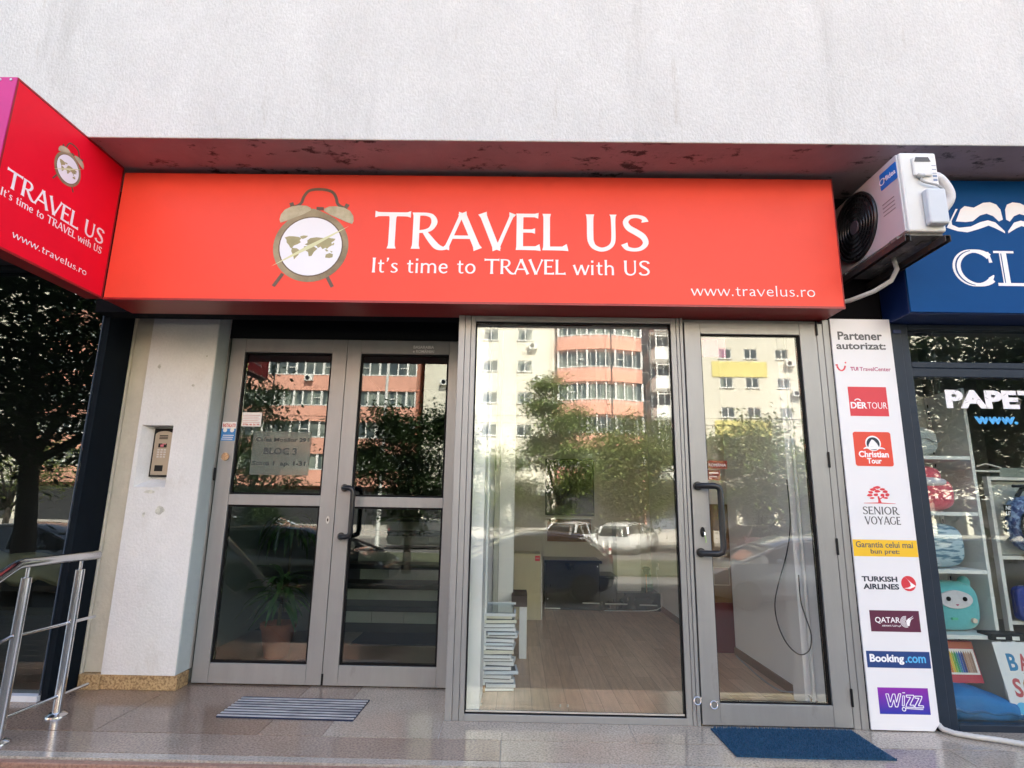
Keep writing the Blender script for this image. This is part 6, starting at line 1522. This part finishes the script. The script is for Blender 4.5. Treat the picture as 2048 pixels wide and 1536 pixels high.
# dark recessed stair wing with white balconies
b = thing('recessed_block', 'dark recessed wing with stacked white balconies across the street', 'building', (14, FY - 4, G0))
mb = MB(); mb.box(11.75, 16.6, FY - 10, FY - 1.5, G0, 24); mb.build('wall', M_fgrey, b)
for k in range(7):
    z = 3.4 + 2.85 * k
    mb = MB(); mb.box(13.0, 16.58, FY - 1.499, FY + 0.5, z, z + 1.25); mb.build('balcony', M_fwhite, b)
    mb = MB()
    for x in (13.1, 14.3, 15.4): mb.box(x, x + 0.12, FY + 0.30, FY + 0.42, z + 1.2505, z + 2.6)
    mb.box(13.221, 14.299, FY + 0.32, FY + 0.40, z + 2.3, z + 2.4); mb.build('balcony_post', M_fwhite, b)
    mb = MB(); mb.box(12.0, 12.8, FY - 1.52, FY - 1.45, z + 0.6, z + 2.0); f_ = mb.build('window', M_fwhite, b)
    mb = MB(); mb.box(12.08, 12.72, FY - 1.449, FY - 1.44, z + 0.68, z + 1.92); mb.build('pane', M_pane, f_)
bb = block('yellow_banded_block', 'cream apartment block with pale yellow panels under its windows across the street', 16.65, 34.0, [19.2, 21.65, 24.65, 28.2, 31.0], 1.25, 0.98, M_fcream)
mb = MB()
for z in (13.25, 7.55): mb.box(18.5, 23.75, FY + 0.001, FY + 0.06, z, z + 1.5)
mb.build('yellow_panel', M_fyel, bb)
block('plain_block', 'cream apartment block at the right end of the facades across the street', 34.3, 70.0, [36.0, 39.5, 43.0, 46.5, 50.0, 54.0, 58.0, 62.0], 1.4, 1.1, M_fcream)
block('far_left_block', 'cream apartment block at the left end of the facades across the street', -80.0, -46.3, [-78.0, -74.0, -70.0, -66.0, -62.0, -58.0, -54.0, -50.0], 1.4, 1.1, M_fcream)
for i, (x, z, l) in enumerate(((0.95, 15.7, 'white air conditioner highest on the cream block beside the bowed salmon block'), (1.35, 12.5, 'white air conditioner under the other one on the cream block beside the bowed salmon block'),
                               (-7.6, 12.2, 'white air conditioner at the left end of the cream block'), (25.5, 14.3, 'upper white air conditioner on the block with yellow panels'),
                               (25.9, 11.4, 'lower white air conditioner on the block with yellow panels'), (-20.6, 12.3, 'white air conditioner on the long salmon block'))):
    small_ac(x, z, FY if x > -10 else FY + 0.75, l)

# ------------------------------------------------------------------ trees
M_bark = mat('bark', (0.065, 0.052, 0.04), 0.9, var=0.35, scale=6, bump=0.6, bscale=25, stretch=(1, 1, 0.3))
def leafmat(name, c1, c2, sc=0.9):
    m = mat(name, c1, 0.55, scale=sc, col2=c2, thr=(0.38, 0.64), detail=4, spec=0.3)
    n = m.node_tree.nodes; l = m.node_tree.links; b = n['Principled BSDF']
    if not any(x.type == 'BSDF_TRANSLUCENT' for x in n):
        tl = n.new('ShaderNodeBsdfTranslucent'); mx = n.new('ShaderNodeMixShader'); mx.inputs[0].default_value = 0.28
        l.new(b.inputs['Base Color'].links[0].from_socket, tl.inputs[0])
        l.new(b.outputs[0], mx.inputs[1]); l.new(tl.outputs[0], mx.inputs[2]); l.new(mx.outputs[0], n['Material Output'].inputs[0])
    return m
L1 = leafmat('leaves_green', (0.115, 0.165, 0.045), (0.27, 0.33, 0.10))
L2 = leafmat('leaves_yellow_green', (0.15, 0.19, 0.055), (0.30, 0.33, 0.11))
L3 = leafmat('leaves_shade_dark', (0.022, 0.042, 0.013), (0.05, 0.08, 0.024))  # shade on the nearer trees put into a darker leaf colour
def tree(name, label, x, y, g, h, cw, ch, tr, lm, seed, nl=9000, ls=0.16, fork=None, lean=0.0, clumps=34, tall=False):
    rg = random.Random(seed)
    t = thing(name, label, 'tree', (x, y, g))
    zc = g + h - ch / 2
    zf = g + (fork if fork else h - ch * 0.95)
    mb = MB()
    mb.tube([(x, y, g), (x + lean * 0.3, y, g + (zf - g) * 0.5), (x + lean, y, zf), (x + lean, y, zf + 0.15)], [tr * 1.35, tr, tr * 0.9, tr * 0.8], 10)
    cl = []
    for k in range(clumps):
        while True:
            p = Vector((rg.uniform(-1, 1), rg.uniform(-1, 1), rg.uniform(-1, 1)))
            if 0.25 < p.length < 1: break
        taper = 1.0
        if tall: taper = 1.0 - 0.6 * max(0, p.z)
        c = Vector((x + lean + p.x * cw * 0.5 * taper, y + p.y * cw * 0.5 * taper, zc + p.z * ch * 0.5))
        cl.append(c)
    for k in range(9):
        c = cl[k]
        b0 = Vector((x + lean, y, zf)); m_ = b0.lerp(c, 0.5) + Vector((rg.uniform(-.2, .2), rg.uniform(-.2, .2), rg.uniform(0.1, .3)))
        mb.tube([b0, m_, c], [tr * 0.55, tr * 0.32, tr * 0.08], 7)
    mb.build('trunk', M_bark, t, smooth='all')
    vs = []; fs = []
    per = nl // clumps
    for c in cl:
        r_ = cw * rg.uniform(0.12, 0.21); fl = rg.uniform(0.6, 1.0)
        for q in range(int(per * rg.uniform(0.5, 1.5))):
            d = Vector((rg.gauss(0, 1), rg.gauss(0, 1), rg.gauss(0, 0.8))) * r_ * 0.62
            p = c + Vector((d.x, d.y, d.z * fl - 0.12 * d.length))
            a = rg.uniform(0, 6.283); e = rg.uniform(-0.9, 0.5); s_ = ls * rg.uniform(0.6, 1.25)
            u = Vector((math.cos(a) * math.cos(e), math.sin(a) * math.cos(e), math.sin(e)))
            v = Vector((-math.sin(a), math.cos(a), rg.uniform(-0.6, 0.6))).normalized()
            o = len(vs)
            vs += [p, p + u * s_ * 0.5 + v * s_ * 0.26, p + u * s_, p + u * s_ * 0.5 - v * s_ * 0.26]
            fs.append((o, o + 1, o + 2, o + 3))
    mb = MB(); mb.add(vs, fs); mb.build('crown', lm, t)
    return t
tree('street_tree', 'slender tall green tree before the cream and bowed salmon blocks', 2.1, -25, STREET - 0.2, 9.4, 3.9, 7.7, 0.13, L1, 1, 16000, 0.20, tall=True, clumps=46)
tree('street_tree', 'broad yellow-green tree before the recessed wing with white balconies', 6.4, -28, STREET - 0.2, 7.2, 6.2, 5.6, 0.14, L2, 2, 24000, 0.22, clumps=50)
tree('street_tree', 'round green tree before the block with yellow panels', 11.6, -25, STREET - 0.2, 6.5, 6.4, 6.0, 0.14, L1, 3, 26000, 0.23, clumps=54)
tree('street_tree', 'wide yellow-green tree right of the block with yellow panels', 17.2, -26, STREET - 0.2, 6.0, 5.2, 5.6, 0.15, L2, 4, 16000, 0.22, clumps=44)
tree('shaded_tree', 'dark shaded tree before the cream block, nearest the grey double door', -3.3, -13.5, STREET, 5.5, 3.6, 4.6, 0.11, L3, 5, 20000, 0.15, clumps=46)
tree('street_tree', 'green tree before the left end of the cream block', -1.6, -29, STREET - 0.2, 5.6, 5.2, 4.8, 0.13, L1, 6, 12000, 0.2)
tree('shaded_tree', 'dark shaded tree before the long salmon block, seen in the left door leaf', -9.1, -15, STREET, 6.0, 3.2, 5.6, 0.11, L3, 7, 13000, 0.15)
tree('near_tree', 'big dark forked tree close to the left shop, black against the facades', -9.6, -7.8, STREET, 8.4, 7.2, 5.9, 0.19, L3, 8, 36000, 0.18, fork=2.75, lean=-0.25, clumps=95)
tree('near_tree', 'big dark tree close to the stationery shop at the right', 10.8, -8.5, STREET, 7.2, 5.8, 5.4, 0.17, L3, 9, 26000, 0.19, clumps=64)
tree('street_tree', 'green tree far left across the road', -18.5, -27, STREET - 0.2, 7.2, 5.6, 6.0, 0.15, L1, 10, 6000, 0.22)
tree('street_tree', 'yellow-green tree farthest left across the road', -27.0, -27, STREET - 0.2, 6.8, 5.8, 5.6, 0.15, L2, 12, 6000, 0.22)

# ------------------------------------------------------------------ cars
M_tyre = mat('tyre_rubber', (0.018, 0.018, 0.018), 0.85, var=0.2)
M_carglass = mat('car_glass', (0.012, 0.016, 0.018), 0.06, spec=0.7)
M_lens = mat('head_lens', (0.65, 0.66, 0.66), 0.15); M_tail = mat('tail_lens', (0.42, 0.012, 0.015), 0.2)
def paint(name, c): return mat(name, c, 0.28, 0.25, var=0.03, coat=0.8)
#      x(front +)  zbot  zbelt  zroof  wbelt wroof
HATCH = [(-2.02, 0.42, 0.80, 0.80, 0.70, 0.70), (-1.95, 0.30, 0.95, 0.95, 0.80, 0.74), (-1.75, 0.22, 0.98, 1.22, 0.85, 0.62), (-1.35, 0.20, 0.97, 1.44, 0.87, 0.62), (-0.6, 0.20, 0.95, 1.50, 0.88, 0.64), (0.1, 0.20, 0.94, 1.46, 0.88, 0.64),
         (0.55, 0.20, 0.95, 1.30, 0.88, 0.62), (1.12, 0.20, 0.96, 0.97, 0.87, 0.72), (1.6, 0.22, 0.86, 0.86, 0.84, 0.80), (1.95, 0.28, 0.72, 0.72, 0.76, 0.70), (2.05, 0.40, 0.60, 0.60, 0.62, 0.60)]
WAGON = [(-2.22, 0.42, 0.85, 0.85, 0.72, 0.72), (-2.17, 0.30, 0.98, 1.02, 0.82, 0.74), (-2.02, 0.22, 0.99, 1.34, 0.86, 0.64), (-1.7, 0.20, 0.98, 1.45, 0.88, 0.64), (-0.6, 0.20, 0.96, 1.50, 0.89, 0.66), (0.2, 0.20, 0.95, 1.46, 0.89, 0.66),
         (0.65, 0.20, 0.96, 1.30, 0.89, 0.64), (1.22, 0.20, 0.97, 0.98, 0.88, 0.74), (1.75, 0.22, 0.87, 0.87, 0.85, 0.80), (2.12, 0.28, 0.73, 0.73, 0.77, 0.70), (2.24, 0.40, 0.60, 0.60, 0.64, 0.60)]
def car(label, prof, pm, loc, rot, cat='car', group='cars parked along the boulevard'):
    t = thing('parked_car', label, cat, (0, 0, 0), group)
    # body: closed loft up to the belt line
    mb = MB(); vs = []; n = len(prof)
    for (x, zb, zt, zr, wb, wr_) in prof:
        s = [(0.80 * wb, zb), (0.97 * wb, zb + 0.12), (wb, zb + 0.34 * (zt - zb) + 0.05), (0.985 * wb, zb + 0.75 * (zt - zb)), (0.93 * wb, zt)]
        vs += [(x, -a, z) for a, z in s] + [(x, a, z) for a, z in reversed(s)]
    fs = []
    for i in range(n - 1):
        for k in range(10): fs.append((i * 10 + k, i * 10 + (k + 1) % 10, (i + 1) * 10 + (k + 1) % 10, (i + 1) * 10 + k))
    fs.append(tuple(range(10))); fs.append(tuple((n - 1) * 10 + k for k in range(9, -1, -1)))
    mb.add(vs, fs); bd = mb.build('body', pm, t, smooth=True)
    cab = [p for p in prof if p[3] > p[2] + 0.005]
    i0 = prof.index(cab[0]) - 1; i1 = prof.index(cab[-1]) + 1
    st_ = [prof[i0]] + cab + ([prof[i1]] if i1 < n and prof[i1][0] < 1.3 else [])
    mb = MB(); vs = []
    for (x, zb, zt, zr, wb, wr_) in st_:
        zr2 = max(zr - 0.03, zt + 0.004); vs += [(x, -0.92 * wb, zt - 0.01), (x, -wr_, zr2), (x, wr_, zr2), (x, 0.92 * wb, zt - 0.01)]
    fs = []
    m = len(st_)
    for i in range(m - 1):
        for k in range(4): fs.append((i * 4 + k, i * 4 + (k + 1) % 4, (i + 1) * 4 + (k + 1) % 4, (i + 1) * 4 + k))
    fs.append((0, 1, 2, 3)); fs.append(tuple((m - 1) * 4 + k for k in (3, 2, 1, 0)))
    mb.add(vs, fs); mb.build('windows', M_carglass, t, smooth=True)
    rf = [p for p in cab if p[3] > 1.25]
    mb = MB(); vs = []
    for (x, zb, zt, zr, wb, wr_) in rf: vs += [(x, -wr_ - 0.02, zr - 0.06), (x, -wr_ + 0.10, zr - 0.005), (x, 0, zr + 0.01), (x, wr_ - 0.10, zr - 0.005), (x, wr_ + 0.02, zr - 0.06)]
    k5 = len(vs); vs += [(a, b, c - 0.03) for a, b, c in vs]
    fs = []; m = len(rf)
    for i in range(m - 1):
        for k in range(4):
            fs.append((i * 5 + k, i * 5 + k + 1, (i + 1) * 5 + k + 1, (i + 1) * 5 + k)); fs.append((k5 + i * 5 + k, k5 + (i + 1) * 5 + k, k5 + (i + 1) * 5 + k + 1, k5 + i * 5 + k + 1))
        for k in (0, 4): fs.append((i * 5 + k, (i + 1) * 5 + k, k5 + (i + 1) * 5 + k, k5 + i * 5 + k))
    for i in (0, m - 1):
        for k in range(4): fs.append((i * 5 + k, k5 + i * 5 + k, k5 + i * 5 + k + 1, i * 5 + k + 1))
    mb.add(vs, fs); mb.build('roof', pm, t, smooth=True)
    mb = MB()
    for s in (-1, 1):
        for ia, ib in ((i0 + 1, i0 + 2), (i1 - 1, i1)):
            pa, pb_ = prof[ia], prof[min(ib, n - 1)]
        # A, B and C pillars over the glass
        fx = [p for p in prof if p[3] > p[2] + 0.005]
        a_top = rf[-1]; a_bot = prof[i1]
        mb.tube([(a_bot[0], s * 0.90 * a_bot[4], a_bot[2]), (a_top[0], s * (a_top[5] + 0.012), a_top[3] - 0.05)], 0.035, 6)
        c_top = rf[0]; c_bot = prof[i0 + 1]
        mb.tube([(c_bot[0] - 0.05, s * 0.90 * c_bot[4], c_bot[2]), (c_top[0] - 0.05, s * (c_top[5] + 0.012), c_top[3] - 0.06)], 0.06, 6)
        mb.tube([(-0.35, s * 0.885 * 0.92, 0.95), (-0.38, s * 0.66, 1.44)], 0.04, 6)
    mb.build('window_pillar', pm, t)
    for xw in (-1.28, 1.30):
        for s in (-1, 1):
            mb = MB(); mb.lathe([(0.18, -0.09), (0.29, -0.10), (0.315, -0.05), (0.315, 0.05), (0.29, 0.10), (0.18, 0.09)], (xw, s * 0.78, 0.315), 20, 'y'); wl = mb.build('wheel', M_tyre, t, smooth=True)
            mb = MB(); mb.lathe([(0.19, 0.095), (0.16, 0.085), (0.05, 0.102)] if s > 0 else [(0.05, -0.102), (0.16, -0.085), (0.19, -0.095)], (xw, s * 0.78, 0.315), 14, 'y'); mb.build('rim', mat('dark_rim', (0.05, 0.052, 0.055), 0.45, 0.3), wl)
    xf, xr = prof[-1][0], prof[0][0]
    for s in (-1, 1):
        mb = MB(); mb.ball((xf - 0.22, s * 0.62, 0.68), 0.18, 0.13, 0.07, 10, 6); mb.build('headlight', M_lens, t, smooth='all')
        mb = MB(); mb.ball((xr + 0.10, s * 0.70, 0.90), 0.06, 0.10, 0.14, 10, 6); mb.build('tail_light', M_tail, t, smooth='all')
        mb = MB(); mb.ball((0.62, s * 0.98, 1.02), 0.06, 0.09, 0.06, 8, 6); mb.build('mirror', pm, t, smooth='all')
    for x, z in ((xf - 0.02, 0.46), (xr + 0.0, 0.60)):
        mb = MB(); mb.box(x - 0.02, x + 0.02, -0.26, 0.26, z - 0.055, z + 0.055); mb.build('number_plate', M_fwhite, t)
    t.location = loc; t.rotation_euler = (0, 0, rot)
    return t
P_wh = paint('car_white', (0.78, 0.78, 0.78)); P_nv = paint('car_navy', (0.012, 0.03, 0.09)); P_bk = paint('car_black', (0.012, 0.013, 0.015)); P_si = paint('car_silver', (0.40, 0.44, 0.48)); P_gr = paint('car_graphite', (0.06, 0.065, 0.07)); P_rd = paint('car_wine', (0.16, 0.012, 0.02))
RD = STREET - 0.2
car('white hatchback parked across the road, seen from behind at an angle', HATCH, P_wh, (2.95, -25.2, RD), R(-58))
car('white estate car parked right of the white hatchback across the road', WAGON, P_wh, (5.75, -26.4, RD), R(-58))
car('navy hatchback parked close by, reflected in the big shop window', HATCH, P_nv, (0.15, -10.6, STREET), R(174))
car('black estate car parked close by, reflected in the left door leaf', WAGON, P_bk, (-5.2, -10.2, STREET), R(6))
car('silver-blue hatchback parked close by, reflected in the shop door', HATCH, P_si, (6.1, -10.2, STREET), R(176))
car('graphite hatchback parked beside the big forked tree', HATCH, P_gr, (-10.8, -10.0, STREET), R(4))
car('navy estate car parked at the far left', WAGON, P_nv, (-16.2, -10.3, STREET), R(178))
car('black hatchback parked by the right-hand dark tree', HATCH, P_bk, (11.8, -11.2, STREET), R(3))
car('graphite estate car parked across the road, left of the white hatchback', WAGON, P_gr, (-4.2, -25.2, RD), R(-8))
car('wine red hatchback parked across the road at the far right', HATCH, P_rd, (12.0, -25.0, RD), R(-20))
car('silver estate car parked across the road at the far left', WAGON, P_si, (-12.5, -25.0, RD), R(3))

# ------------------------------------------------------------------ bollards, lamp posts, overhead wires
for k in range(4):
    x = 2.9 + 0.26 * k
    o_ = ['leftmost', 'second from left', 'second from right', 'rightmost'][k]
    t = thing('bollard', 'short white bollard before the white estate car, ' + o_ + ' of the four', 'bollard', (x, -20, STREET - 0.14), 'white bollards along the tram lane')
    mb = MB(); mb.lathe([(0.055, 0.0), (0.05, 0.78), (0.04, 0.83), (0.015, 0.85)], (x, -20, STREET - 0.14), 12, 'z'); mb.build('post', M_fwhite, t, smooth=True)
    mb = MB(); mb.lathe([(0.056, 0.50), (0.056, 0.60)], (x, -20, STREET - 0.14), 12, 'z'); mb.build('red_band', M_tail, t, smooth=True)
for x, l in ((-6.3, 'slender grey lamp post before the long salmon block'), (8.2, 'slender grey lamp post before the recessed wing')):
    t = thing('lamp_post', l, 'lamp post', (x, -22.2, STREET - 0.2), 'lamp posts along the tram lane')
    mb = MB(); mb.tube([(x, -22.2, STREET - 0.2), (x, -22.2, 3.0), (x, -22.2, 9.0)], [0.11, 0.085, 0.05], 10); mb.tube([(x, -22.2, 8.95), (x, -21.5, 9.3), (x, -20.6, 9.35)], 0.035, 8); mb.build('pole', M_fwhite, t, smooth=True)
    mb = MB(); mb.hexa([(x - 0.12, -20.7, 9.30), (x + 0.12, -20.7, 9.30), (x + 0.10, -20.05, 9.30), (x - 0.10, -20.05, 9.30), (x - 0.10, -20.7, 9.42), (x + 0.10, -20.7, 9.42), (x + 0.06, -20.05, 9.37), (x - 0.06, -20.05, 9.37)]); mb.build('lamp_head', M_shelf, t)
for z, l in ((4.62, 'upper thin black tram wire strung along the boulevard'), (4.32, 'lower thin black tram wire strung along the boulevard')):
    t = thing('overhead_wire', l, 'wire', (0, -19.5, z), 'tram wires over the boulevard')
    mb = MB(); mb.tube([(-60, -19.5, z), (-20, -19.5, z - 0.05), (20, -19.5, z), (60, -19.5, z + 0.03)], 0.012, 5); mb.build('wire', M_gasket, t)
